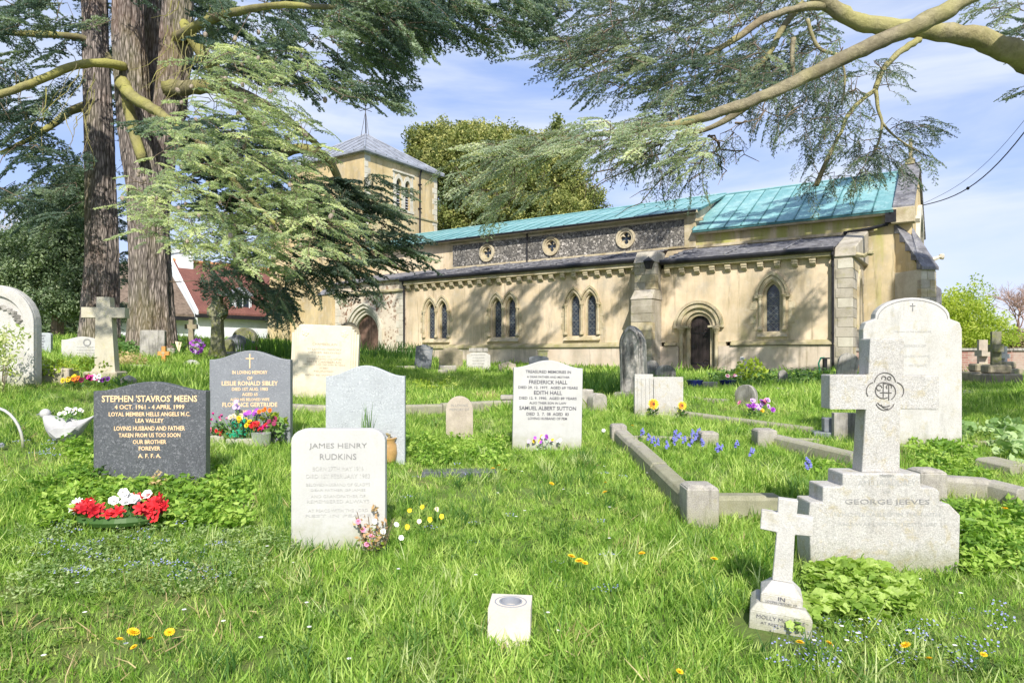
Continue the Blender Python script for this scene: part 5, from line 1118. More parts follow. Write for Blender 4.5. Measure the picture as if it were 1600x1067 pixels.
def t_frond(L_=1.0, seed=0, step=.055, nd=.034, nw=.010, tuft=.034, sparse=0, droop=.25, wid=.36):
    """a flat cedar spray: axis, side twigs and rosettes of needles. material 0 needles, 1 wood"""
    r = random.Random(seed); V = []; Fc = []; mi = []
    def tw(a, b, w):
        k = len(V); d = (b-a).normalized(); s = d.cross(Vector((0, 0, 1))).normalized()*w; u = Vector((0, 0, w))
        V.extend([tuple(a-s), tuple(a+s), tuple(a+u*1.5), tuple(b-s*.6), tuple(b+s*.6), tuple(b+u)]); Fc.extend([(k, k+1, k+4, k+3), (k+1, k+2, k+5, k+4), (k+2, k, k+3, k+5)]); mi.extend([1]*3)
    def rosette(p, d):
        for _ in range(5):
            u = (Vector((r.gauss(0, 1), r.gauss(0, 1), abs(r.gauss(0, .7))+.25))+d*.8).normalized(); s = u.cross(Vector((r.gauss(0, 1), r.gauss(0, 1), r.gauss(0, 1)))).normalized()*nw*.5; l = nd*r.uniform(.8, 1.3)
            k = len(V); V.extend([tuple(p-s), tuple(p+s), tuple(p+u*l)]); Fc.append((k, k+1, k+2)); mi.append(0)
    def twig(p, d, l, lev):
        n = max(2, int(l/tuft)); q = p.copy(); dd = d.copy(); side = 1
        for i in range(n):
            dd = (dd+Vector((r.gauss(0, .10), r.gauss(0, .10), r.gauss(0, .05)-.02))).normalized(); nq = q+dd*(l/n)
            if lev > 0 and i % 2 == 0: tw(q, nq, .003)
            q = nq
            if r.random() > sparse: rosette(q, dd)
            if lev == 1 and l > .14 and i % 3 == 1:
                side = -side; s2 = Matrix.Rotation(side*R(r.uniform(35, 60)), 3, 'Z') @ dd; twig(q, s2, l*.42*(1-.5*i/n), 0)
    n = int(L_/step); p = Vector((0, 0, 0)); side = 1
    for i in range(n):
        f = i/n; d = Vector((1, r.gauss(0, .05), -droop*f*1.4+r.gauss(0, .03))).normalized(); q = p+d*step; tw(p, q, .007*(1-f)+.003); p = q
        if f > .04:
            side = -side; ll = wid*L_*(min(1, f*3.2)*(1-.80*f)+.06)*r.uniform(.7, 1.15)
            s2 = Matrix.Rotation(side*R(r.uniform(42, 66)), 3, 'Z') @ d; s2.z -= .04; twig(p, s2, ll, 1)
    twig(p, d, .10, 0)
    return V, Fc, mi

# ------------------------------------------------------------------ the two cedars
def barkmat(name, base=(.36, .31, .28), dark=(.07, .058, .05), moss=(.26, .27, .06), mossy=.5, fiss=True):
    n = NT(name); geo = n.N('ShaderNodeNewGeometry'); P = geo.outputs['Position']
    if fiss: co = n.map((11, 11, 1.5), P); v = n.noise(1.6, 7, .7, co, .8); f = n.mix(.35, v, n.ramp(n.voro(1.6, n.map((12, 12, 2.0), P), 'DISTANCE_TO_EDGE'), [(0, 0), (.3, 1)]))
    else: f = n.mix(.5, n.noise(14, 8, .75, P, .8), n.noise(3.5, 5, .6, P))
    c = n.ramp(f, [(.28, dark), (.48, tuple(x*.55 for x in base)), (.66, base), (.85, tuple(min(1, x*1.5) for x in base))])
    c = n.mix(n.ramp(n.noise(.5, 4, .6, P), [(.52, 0), (.75, .4)]), c, (.22, .11, .065))
    mk = n.mix(1, n.ramp(n.noise(.9, 5, .6, n.map((1, 1, .35), P)), [(.5-.12*mossy, 0), (.62, mossy)]), n.ramp(n.N('ShaderNodeSeparateXYZ').outputs[0], [(0, 1), (1, 1)]), 'MULTIPLY')
    c = n.mix(mk, c, moss)
    n.bump(f, 1.0, .05); return n.fin(c, .95)
BARK = barkmat('cedar_bark', (.32, .275, .25), (.06, .05, .044), mossy=.18); LIMB = barkmat('mossy_limb_bark', (.30, .27, .15), (.10, .09, .05), (.36, .35, .09), .75, False); LIMBR = barkmat('pale_limb_bark', (.38, .335, .22), (.12, .10, .06), (.44, .42, .15), .6, False)
TWIG = plain('twig_bark', (.16, .125, .09), .9, .35, 3)
NEED_S = leafmat('cedar_needles_sunlit', [(.17, .26, .18), (.50, .58, .37), (.86, .88, .62)], .36, .55, .6, 5)  # lit copy of the needles: sunlight is put into the colour
NEED_P = leafmat('cedar_needles_sunlit_blue', [(.17, .24, .20), (.46, .53, .41), (.80, .82, .64)], .34, .55, .6, 5)  # blue needles lightened, so the colour itself carries the sunlight
NEED_D = leafmat('cedar_needles_shaded', [(.06, .105, .095), (.15, .22, .18), (.38, .46, .32)], .30, .5, .5, 4)  # darker copy of the needles, with the crown's shade put into the colour
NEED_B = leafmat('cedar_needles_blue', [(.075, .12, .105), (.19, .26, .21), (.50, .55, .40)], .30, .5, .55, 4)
CONE = plain('cedar_cones', (.34, .28, .23), .85, .3, 20)

def inpoly(p, poly):
    x, y = p; c = False; j = len(poly)-1
    for i in range(len(poly)):
        if (poly[i][1] > y) != (poly[j][1] > y) and x < (poly[j][0]-poly[i][0])*(y-poly[i][1])/(poly[j][1]-poly[i][1])+poly[i][0]: c = not c
        j = i
    return c
def limb_pts(spec):     # (px, py, depth, radius px) -> points and radii
    return [P3(a, b, d) for a, b, d, r in spec], [r*d/F for a, b, d, r in spec]
def limb(spec, mat, parent, name='limb', sides=10, sub=4, jit=.08):
    P, Rr = limb_pts(spec) if len(spec[0]) == 4 else ([Vector(q[:3]) for q in spec[0]], spec[1])
    # catmull-rom refinement with slight wander
    pts = []; rad = []
    for i in range(len(P)-1):
        p0, p1, p2, p3 = P[max(i-1, 0)], P[i], P[i+1], P[min(i+2, len(P)-1)]
        for k in range(sub):
            t = k/sub; q = .5*((2*p1)+(p2-p0)*t+(2*p0-5*p1+4*p2-p3)*t*t+(3*p1-p0-3*p2+p3)*t**3)
            r = Rr[i]+(Rr[i+1]-Rr[i])*t; q += Vector((random.gauss(0, 1), random.gauss(0, 1), random.gauss(0, 1)))*r*.07; pts.append(q); rad.append(r*random.uniform(.94, 1.06))
    pts.append(P[-1]); rad.append(Rr[-1])
    m = MB(); m.tube(pts, rad, sides, jit=jit*1.4); o = m.build(name, mat, parent, smooth=True); return pts
def trunk(spec, mat, parent, sides=56, name='trunk', lobes=7):
    P, Rr = limb_pts(spec); pts = []; rad = []
    for i in range(len(P)-1):
        n = max(2, int((P[i+1]-P[i]).length/.22))
        for k in range(n): t = k/n; pts.append(P[i].lerp(P[i+1], t)); rad.append(Rr[i]+(Rr[i+1]-Rr[i])*t)
    pts.append(P[-1]); rad.append(Rr[-1])
    V = []; ph = [random.uniform(0, 6.28) for _ in range(6)]
    for i, (p, r) in enumerate(zip(pts, rad)):
        fl = max(0, 1-i/9.)
        for k in range(sides):
            a = 2*PI*k/sides
            q = 1+.045*math.sin(lobes*a+ph[0]+i*.02)+.03*math.sin(13*a+ph[1]+i*.07)+.10*fl*max(0, math.sin(5*a+ph[2]))+(.035 if (k*7+i//3*5) % 3 == 0 else -.015)*random.uniform(.5, 1.4)
            V.append((p.x+r*q*math.cos(a), p.y+r*q*math.sin(a), p.z))
    Fc = [(i*sides+k, i*sides+(k+1) % sides, (i+1)*sides+(k+1) % sides, (i+1)*sides+k) for i in range(len(pts)-1) for k in range(sides)]
    obj(name, V, Fc, mat, parent, smooth=False); return pts
def crown(tree, regions, roots, mat, temps, name, twigname='twigs', size=1.0, zlift=0, conn=.8, extra=None, maxconn=2.2):
    pts = []; rot = []; scl = []
    for (poly, d0, d1, cnt, sz, head, hj, pitch, pj) in regions:
        xs = [p[0] for p in poly]; ys = [p[1] for p in poly]; k = 0; tries = 0
        while k < cnt and tries < cnt*60:
            tries += 1; px, py = random.uniform(min(xs), max(xs)), random.uniform(min(ys), max(ys))
            if not inpoly((px, py), poly): continue
            d = random.uniform(d0, d1); pts.append(P3(px, py, d)); k += 1
            rot.append((random.gauss(0, .22), R(pitch+random.gauss(0, pj)), R(head+random.gauss(0, hj)))); scl.append(sz*random.uniform(.65, 1.2))
    if extra:
        for p, r_, s_ in extra: pts.append(Vector(p)); rot.append(r_); scl.append(s_)
    scatter(name, [tuple(p) for p in pts], rot, scl, temps, [mat, TWIG], tree)
    # twigs joining every spray to its nearest neighbour nearer the limb
    nodes = [Vector(r) for r in roots]; arr = np.array([tuple(r) for r in roots])
    order = sorted(range(len(pts)), key=lambda i: float(np.min(np.sum((arr-np.array(pts[i]))**2, 1))))
    NA = arr.copy(); m = MB()
    for i in order:
        p = pts[i]; d2 = np.sum((NA-np.array(p))**2, 1); j = int(np.argmin(d2)); a = Vector(NA[j]); l = math.sqrt(d2[j])
        if .12 < l < maxconn and random.random() < conn:
            mid = a.lerp(p, .5)+Vector((random.gauss(0, .06), random.gauss(0, .06), .05*l+random.gauss(0, .05)))*l
            rr = .007+.007*l; m.tube([a, mid, p], [rr, rr*.75, rr*.5], 4, cap=False)
        NA = np.vstack([NA, np.array([tuple(p)])])
    if m.v: tag(m.build(twigname, TWIG, tree), kind='stuff')
    return pts

FR = [t_frond(1.0, s, nd=.040, nw=.021, tuft=.032, step=.065) for s in range(5)]
FRS = [t_frond(1.0, 10+s, sparse=.2, step=.07, wid=.36, droop=.5, nd=.042, nw=.022) for s in range(3)]
FRD = [t_frond(1.0, 20+s, step=.05, nd=.050, nw=.028, wid=.42) for s in range(3)]

def cedar_left():
    x, y, z, s = at(205, 548)
    t = thing('cedar_tree', 'huge old cedar with several fissured trunks and sunlit drooping sprays of needles, left', 'tree', (0, 0, 0))
    D = 18.0
    roots = []
    roots += trunk([(156, 556, D, 34), (156, 538, D, 28), (158, 480, D, 25), (160, 400, D, 23), (158, 300, D, 21), (155, 200, D, 20), (150, 80, D, 18), (146, -80, D, 17), (140, -330, D, 14)], BARK, t)
    roots += trunk([(238, 560, D-.6, 43), (238, 540, D-.6, 36), (236, 470, D-.6, 30), (233, 380, D-.6, 28.5), (229, 300, D-.6, 27), (217, 235, D-.6, 26), (207, 150, D-.6, 24), (200, 60, D-.6, 22), (198, -60, D-.6, 20), (190, -330, D-.6, 16)], BARK, t)
    roots += trunk([(240, 330, D-.3, 22), (252, 240, D-.3, 21), (266, 170, D-.3, 23), (276, 80, D-.3, 23), (280, -40, D-.3, 21), (292, -330, D-.3, 16)], BARK, t, name='trunk')
    roots += trunk([(226, 300, D+.5, 16), (234, 160, D+.5, 15), (238, 20, D+.5, 14), (240, -200, D+.5, 12)], BARK, t, name='trunk')
    for sp in ([(195, 105, 17.0, 7), (165, 99, 16.5, 7), (120, 102, 16, 6.5), (70, 122, 15.5, 6), (20, 142, 15, 6), (-50, 165, 14.5, 5)],
               [(190, 130, 17, 11), (205, 150, 16.6, 9), (230, 165, 16, 8), (262, 186, 15.5, 7.5), (292, 206, 15, 7), (330, 240, 13.8, 6), (380, 300, 12.6, 4), (430, 350, 11.8, 3)],
               [(262, 138, 17.4, 13), (300, 136, 17, 11), (340, 138, 16.4, 9), (385, 150, 15.6, 8), (440, 180, 14.6, 6), (500, 230, 14, 4)],
               [(170, 100, 18, 9), (155, 70, 18, 6), (120, 58, 17.6, 5), (60, 54, 17, 5), (-20, 50, 16.5, 4)],
               [(200, 140, 17.2, 10), (208, 200, 17, 9), (222, 250, 16.8, 7)],
               [(150, 160, 18, 8), (110, 175, 18, 6), (60, 210, 17.5, 4), (0, 240, 17, 3)],
               [(275, 60, 17.5, 8), (330, 30, 15, 7), (420, 10, 12.5, 5), (540, 12, 11, 4), (660, 8, 10, 3), (760, 20, 9.5, 2)],
               [(280, -60, 17.5, 9), (360, -50, 14, 8), (480, -60, 11, 6), (620, -50, 9, 4)],
               [(440, 240, 17, 10), (480, 232, 17, 7), (520, 260, 17.3, 6), (545, 340, 17.5, 5), (580, 400, 17.6, 3), (640, 425, 17.6, 2)],
               [(275, 20, 17.6, 10), (350, 130, 17.3, 10), (440, 236, 17, 9)],
               [(280, -120, 17.5, 10), (250, -140, 12, 8), (200, -160, 8, 6), (120, -120, 5.2, 5)]):
        roots += limb(sp, LIMB, t)
    # sunlit drooping mass in front
    L1 = [[(310, 70), (400, 60), (480, 85), (490, 130), (470, 200), (380, 190), (310, 150)], [(230, 190), (310, 140), (440, 160), (500, 190), (510, 240), (460, 265), (380, 250), (280, 250)],
          [(175, 295), (240, 240), (380, 230), (480, 250), (500, 330), (420, 345), (300, 335), (190, 345)], [(195, 330), (300, 315), (420, 330), (420, 380), (310, 392), (220, 378)],
          [(280, 350), (420, 330), (520, 350), (500, 400), (400, 420), (330, 415)], [(400, 290), (510, 300), (540, 335), (520, 350), (440, 350)]]
    C = (120, 170, 190, 90, 95, 50)
    regs = [(p, 11.5, 14.2, c, .62, -52, 42, 11, 10) for p, c in zip(L1, C)]
    regs += [([(330, 380), (430, 350), (470, 400), (400, 430)], 12.5, 14, 24, .6, -40, 40, 14, 12), ([(480, 330), (560, 345), (575, 395), (500, 400)], 12, 13.5, 20, .6, -20, 30, 12, 10)]
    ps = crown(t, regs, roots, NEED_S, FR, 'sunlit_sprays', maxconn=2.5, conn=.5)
    # cones sitting among the sprays
    cm = MB(); cm.ball((0, 0, .04), .034, seg=7, rings=5, sz=1.35)
    cp = [p+Vector((random.gauss(0, .25), random.uniform(-.6, -.1), random.gauss(0, .15))) for p in random.sample(ps, 80)]
    scatter('cedar_cones', [tuple(p) for p in cp], [(random.gauss(0, .3), random.gauss(0, .3), 0) for _ in cp], [random.uniform(.8, 1.25) for _ in cp], [(cm.v, cm.f, 0)], [CONE], t)
    # dark masses
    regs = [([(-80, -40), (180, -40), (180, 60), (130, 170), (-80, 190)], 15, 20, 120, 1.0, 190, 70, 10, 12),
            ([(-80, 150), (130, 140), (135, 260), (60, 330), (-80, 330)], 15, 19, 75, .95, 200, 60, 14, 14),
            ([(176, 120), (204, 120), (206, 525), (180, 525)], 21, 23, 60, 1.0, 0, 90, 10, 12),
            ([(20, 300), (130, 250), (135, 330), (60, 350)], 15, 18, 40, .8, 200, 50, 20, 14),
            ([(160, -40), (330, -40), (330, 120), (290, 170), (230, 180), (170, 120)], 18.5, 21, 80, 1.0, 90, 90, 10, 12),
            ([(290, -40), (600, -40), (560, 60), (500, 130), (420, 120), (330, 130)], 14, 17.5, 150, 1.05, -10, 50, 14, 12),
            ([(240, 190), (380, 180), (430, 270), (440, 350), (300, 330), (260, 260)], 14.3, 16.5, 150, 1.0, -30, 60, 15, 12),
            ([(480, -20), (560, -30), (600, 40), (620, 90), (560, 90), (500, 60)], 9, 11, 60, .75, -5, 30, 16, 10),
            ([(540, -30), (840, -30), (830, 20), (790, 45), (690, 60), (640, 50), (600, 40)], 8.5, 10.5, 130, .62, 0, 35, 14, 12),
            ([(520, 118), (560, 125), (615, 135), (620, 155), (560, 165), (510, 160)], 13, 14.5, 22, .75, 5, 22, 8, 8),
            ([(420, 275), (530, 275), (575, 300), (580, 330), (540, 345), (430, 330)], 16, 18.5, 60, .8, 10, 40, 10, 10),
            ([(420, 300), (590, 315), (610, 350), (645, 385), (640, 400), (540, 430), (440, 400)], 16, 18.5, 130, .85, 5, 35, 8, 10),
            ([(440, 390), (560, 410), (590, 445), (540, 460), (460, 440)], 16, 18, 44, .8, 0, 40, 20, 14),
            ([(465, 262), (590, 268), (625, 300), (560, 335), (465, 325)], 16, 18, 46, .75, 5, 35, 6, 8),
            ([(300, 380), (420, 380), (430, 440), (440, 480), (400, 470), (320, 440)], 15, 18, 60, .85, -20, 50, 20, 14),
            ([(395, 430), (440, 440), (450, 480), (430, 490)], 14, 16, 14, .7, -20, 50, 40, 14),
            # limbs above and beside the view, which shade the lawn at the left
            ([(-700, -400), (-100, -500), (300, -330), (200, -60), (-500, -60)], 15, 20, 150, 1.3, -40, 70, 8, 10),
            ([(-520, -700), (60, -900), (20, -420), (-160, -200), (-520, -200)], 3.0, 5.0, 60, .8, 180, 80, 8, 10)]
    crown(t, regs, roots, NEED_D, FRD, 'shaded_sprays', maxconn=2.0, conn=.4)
    # bare hanging twigs on the left
    m = MB()
    for k in range(46):
        px, py = random.choice([(random.uniform(20, 150), random.uniform(100, 190)), (random.uniform(250, 330), random.uniform(0, 120))]); p = P3(px, py, 15.5); q = [p]; d = Vector((random.uniform(-.5, .3), random.uniform(-.3, .3), -1)).normalized()
        for j in range(6): d = (d+Vector((random.gauss(0, .25), random.gauss(0, .25), random.gauss(0, .1)))).normalized(); q.append(q[-1]+d*random.uniform(.10, .3))
        m.tube(q, [.014-.0018*j for j in range(7)], 4, cap=False)
    tag(m.build('bare_twigs', LIMB, t), kind='stuff')
    # ivy and leafy shoots round the foot
cedar_left()

def cedar_right():
    t = thing('cedar_tree', 'cedar whose mossy boughs reach in from the right edge above the church', 'tree', (0, 0, 0))
    # trunk stands outside the frame on the right
    roots = []
    tr = [(14.5, 9.5, -1.0), (14.4, 9.6, 3), (14.2, 9.8, 7), (14.0, 10, 13)]
    m = MB(); m.tube(tr, [.75, .6, .5, .35], 28, jit=.05); m.build('trunk', BARK, t, smooth=True); roots += [Vector(p) for p in tr]
    A_ = [(1990, 330, 10.6, 34), (1800, 200, 10.4, 30), (1680, 135, 10.3, 26), (1620, 100, 10.2, 21), (1560, 72, 10.1, 17), (1500, 55, 10, 14.5), (1440, 46, 10, 13.5), (1390, 42, 10, 13), (1345, 36, 10, 13), (1310, 18, 10, 12), (1275, -8, 10, 11), (1220, -40, 10, 11)]
    B_ = [(2000, -250, 10, 34), (1800, -150, 9.2, 26), (1650, -75, 8.8, 20), (1530, -12, 8.6, 12.5), (1470, 22, 8.5, 12.5), (1410, 50, 8.5, 12), (1350, 76, 8.5, 11.5), (1290, 105, 8.5, 10.5), (1230, 134, 8.5, 10), (1170, 160, 8.5, 9), (1110, 180, 8.6, 7.5), (1050, 196, 8.7, 7), (980, 205, 9, 5), (900, 215, 9.4, 3.5), (830, 230, 9.8, 2.5)]
    specs = [A_, B_, [(1437, 62, 10, 5.5), (1415, 75, 10, 5), (1395, 92, 10, 4.5), (1378, 112, 10, 4), (1368, 140, 10, 4)], [(1368, 140, 10, 3.5), (1345, 158, 10, 3), (1325, 180, 10, 3), (1315, 205, 10, 2.5), (1295, 245, 10, 3), (1275, 290, 10, 4)], [(1368, 140, 10, 3), (1372, 172, 10, 2.5), (1378, 192, 10, 2), (1372, 225, 10, 1.5), (1355, 255, 10, 1)], [(1378, 192, 10, 2), (1400, 215, 10, 1.5), (1440, 240, 10, 1)],
             [(1290, 8, 10, 8), (1240, 14, 10, 5), (1190, 32, 10, 6), (1150, 60, 10, 5), (1100, 90, 10, 3)], [(1255, 5, 10.4, 5), (1225, 40, 10.4, 5), (1205, 80, 10.4, 4), (1180, 110, 10.4, 3)], [(1262, 30, 10, 3), (1275, 70, 10, 3), (1300, 84, 10, 2.5), (1340, 90, 10, 1.5)], [(1290, 110, 9, 2.5), (1315, 100, 9, 2), (1320, 130, 9, 1.5), (1315, 165, 9, 1)],
             [(1190, 150, 8.7, 5), (1150, 178, 8.8, 5), (1110, 200, 8.9, 4), (1070, 210, 9, 3)], [(1240, 60, 10, 4), (1238, 100, 10, 3), (1246, 130, 10, 2)],
             [(2000, -150, 11, 20), (1500, -200, 12, 16), (1100, -260, 13, 12), (700, -330, 14, 8)], [(2050, -50, 11, 20), (1700, -330, 14, 12), (1300, -420, 16, 10)], [(2050, -50, 9, 20), (1800, -500, 6, 10), (1600, -700, 5, 7)],
             [(1990, 100, 11, 12), (1750, 40, 11, 8), (1610, 20, 11, 4)]]
    for sp in specs: roots += limb(sp, LIMBR, t, sides=12)
    # bare straight twigs hanging under the end of the lower bough
    m = MB()
    for (a, b, c, d) in ((1060, 215, 915, 300), (1080, 225, 990, 320), (1020, 215, 890, 290), (1110, 215, 1140, 268), (1030, 220, 945, 265), (1000, 212, 925, 262), (1100, 210, 1180, 245), (1150, 195, 1195, 170)):
        pa, pb = P3(a, b, 9), P3(c, d, 9.2); q = [pa.lerp(pb, k/6)+Vector((random.gauss(0, .03), random.gauss(0, .05), random.gauss(0, .03)-.12*math.sin(PI*k/6)*.5)) for k in range(7)]; m.tube(q, [.016-.002*k for k in range(7)], 4, cap=False); roots += q
        for k in range(1, 6):
            e = q[k]+Vector((random.uniform(-.35, .05), random.gauss(0, .1), -random.uniform(.1, .3))); m.tube([q[k], q[k].lerp(e, .5)+Vector((0, 0, .03)), e], [.008, .006, .003], 3, cap=False)
    tag(m.build('bare_twigs', TWIG, t), kind='stuff')
    rb = [([(870, -40), (1160, -40), (1170, 30), (1100, 90), (1000, 110), (900, 90), (855, 40), (860, 5)], 9, 12, 290, .58, 195, 50, 8, 10),
          ([(880, 60), (1040, 60), (1060, 120), (1030, 135), (960, 145), (890, 125), (855, 95)], 9, 11, 85, .58, 200, 40, 18, 12),
          ([(1040, 90), (1180, 60), (1230, 120), (1130, 165), (1040, 185), (1020, 170)], 9, 11.5, 150, .60, 195, 50, 16, 14),
          ([(1160, -30), (1300, -30), (1290, 60), (1230, 130), (1170, 120)], 10.4, 12.5, 130, .60, 200, 60, 16, 14)]
    crown(t, rb, roots, NEED_B, FR, 'upper_sprays', conn=.7)
    rs = [([(940, 190), (1060, 178), (1110, 190), (1130, 230), (1090, 262), (1000, 245), (900, 235), (880, 205)], 8.0, 9.4, 150, .48, 190, 40, 10, 14),
          ([(760, 225), (880, 200), (960, 210), (940, 245), (860, 250), (770, 262)], 9, 10.2, 85, .55, 185, 35, 10, 12),
          ([(700, 250), (800, 240), (870, 250), (880, 300), (800, 330), (730, 310)], 9.4, 11, 50, .55, 185, 45, 25, 16)]
    crown(t, rs, roots, NEED_P, FR, 'sunlit_sprays', conn=.6)
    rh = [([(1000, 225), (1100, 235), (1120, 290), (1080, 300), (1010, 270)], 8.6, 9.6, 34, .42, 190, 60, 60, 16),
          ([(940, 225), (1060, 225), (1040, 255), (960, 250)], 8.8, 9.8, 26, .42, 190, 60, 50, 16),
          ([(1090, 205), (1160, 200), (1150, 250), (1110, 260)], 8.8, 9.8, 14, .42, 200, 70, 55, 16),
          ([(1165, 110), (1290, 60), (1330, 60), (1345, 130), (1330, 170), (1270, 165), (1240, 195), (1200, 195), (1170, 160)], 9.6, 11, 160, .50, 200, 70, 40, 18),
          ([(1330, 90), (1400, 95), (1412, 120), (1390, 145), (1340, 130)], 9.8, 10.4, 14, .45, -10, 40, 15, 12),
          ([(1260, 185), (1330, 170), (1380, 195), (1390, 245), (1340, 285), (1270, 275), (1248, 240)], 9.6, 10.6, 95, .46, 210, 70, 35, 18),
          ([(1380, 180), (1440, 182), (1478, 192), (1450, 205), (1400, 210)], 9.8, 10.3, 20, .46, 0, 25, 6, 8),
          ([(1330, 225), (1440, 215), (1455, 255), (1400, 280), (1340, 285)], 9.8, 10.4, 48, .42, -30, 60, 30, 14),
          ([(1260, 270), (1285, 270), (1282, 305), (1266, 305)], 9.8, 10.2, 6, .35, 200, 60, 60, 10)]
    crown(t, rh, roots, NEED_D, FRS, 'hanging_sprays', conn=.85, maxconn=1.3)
    rr = [([(1530, 0), (1640, -40), (1700, 60), (1640, 90), (1560, 50), (1520, 30)], 10, 12, 42, .62, 190, 40, 5, 12), ([(1595, 125), (1640, 120), (1640, 150), (1598, 148)], 10, 11, 5, .5, 190, 30, 5, 8)]
    crown(t, rr, roots, NEED_B, FR, 'edge_sprays', conn=.7)
    # the cedar's high plates above the view: they dapple the church wall and the lawn
    ex = []
    def plate(cx, cy, cz, n, r):
        for _ in range(n): a = random.uniform(0, 6.28); q = r*math.sqrt(random.random()); ex.append(((cx+q*math.cos(a), cy+q*math.sin(a), cz+random.gauss(0, .15)), (random.gauss(0, .2), R(8)+random.gauss(0, .15), random.uniform(2, 4.4)), random.uniform(.9, 1.5)))
    for _ in range(33):
        cy = random.uniform(11, 18); cx = random.uniform(-1, 15); cz = cy*.60+random.uniform(1.0, 5.5); plate(cx, cy, cz, 9, random.uniform(.5, 1.3))
    for _ in range(16):
        cy = random.uniform(12, 19); cx = random.uniform(-10, 2); cz = cy*.60+random.uniform(1.5, 6); plate(cx, cy, cz, 9, random.uniform(.5, 1.2))
    for _ in range(13):
        cy = random.uniform(1.5, 6.5); cx = random.uniform(7.2, 13); cz = max(cy*.6+1.2, 3.4)+random.uniform(.6, 2.5); plate(cx, cy, cz, 8, random.uniform(.4, 1.0))
    for _ in range(7):
        cy = random.uniform(7, 10.5); cx = random.uniform(-2, 3.5); cz = cy*.6+3.0+random.uniform(.5, 2.5); plate(cx, cy, cz, 6, random.uniform(.4, .8))
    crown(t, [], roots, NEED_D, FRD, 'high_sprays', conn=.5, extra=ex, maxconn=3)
cedar_right()

# ------------------------------------------------------------------ other trees
def leafy(label, base, blobs, ncl, mat, temps, trunk_r, clump=1.0, name='tree', trunkcol=TWIG, limbs=6, cat='tree'):
    """tree whose crown is leaf clumps filling the shells of several blobs (x,y,z,rx,ry,rz) relative to the base"""
    t = thing(name, label, cat, base); bx, by, bz = 0, 0, 0
    top = max(b[2]+b[5]*.3 for b in blobs)
    m = MB(); m.tube([(0, 0, -.3), (.05, 0, top*.3), (0, .05, top*.65), (0, 0, top*.9)], [trunk_r*1.3, trunk_r, trunk_r*.7, trunk_r*.25], 12, jit=.1); m.build('trunk', trunkcol, t)
    m = MB()
    for k in range(limbs):
        b = random.choice(blobs); f = random.uniform(.15, .5); m.tube([(0, 0, top*f), (b[0]*.5, b[1]*.5, (top*f+b[2])/2), (b[0], b[1], b[2])], [trunk_r*.45, trunk_r*.3, trunk_r*.1], 6)
    tag(m.build('limbs', trunkcol, t), kind='stuff')
    vol = [b[3]*b[4]*b[5] for b in blobs]; S_ = sum(v**.67 for v in vol); pts = []; rot = []
    for b, v in zip(blobs, vol):
        for _ in range(int(ncl*v**.67/S_)):
            u = Vector((random.gauss(0, 1), random.gauss(0, 1), random.gauss(0, 1))).normalized(); q = random.random()**.38
            n_ = 1+.16*math.sin(u.x*5+b[0]*3)*math.cos(u.z*6+b[1])+.10*math.sin(u.z*13+u.x*9)
            if random.random() < .55*max(0, math.sin(u.x*9+b[0]*2)*math.sin(u.z*8+b[2]*3)): continue
            pts.append((base[0]+b[0]+u.x*b[3]*q*n_, base[1]+b[1]+u.y*b[4]*q*n_, base[2]+b[2]+u.z*b[5]*q*n_)); rot.append((random.uniform(0, 6.28), random.uniform(0, 6.28), random.uniform(0, 6.28)))
    o = scatter('crown', [(p[0]-base[0], p[1]-base[1], p[2]-base[2]) for p in pts], rot, [clump*random.uniform(.7, 1.3) for _ in pts], temps, [mat], t)
    return t
LC = [t_leaves(26, .30, .15, s) for s in range(4)]
LCS = [t_leaves(22, .22, .11, 10+s) for s in range(3)]
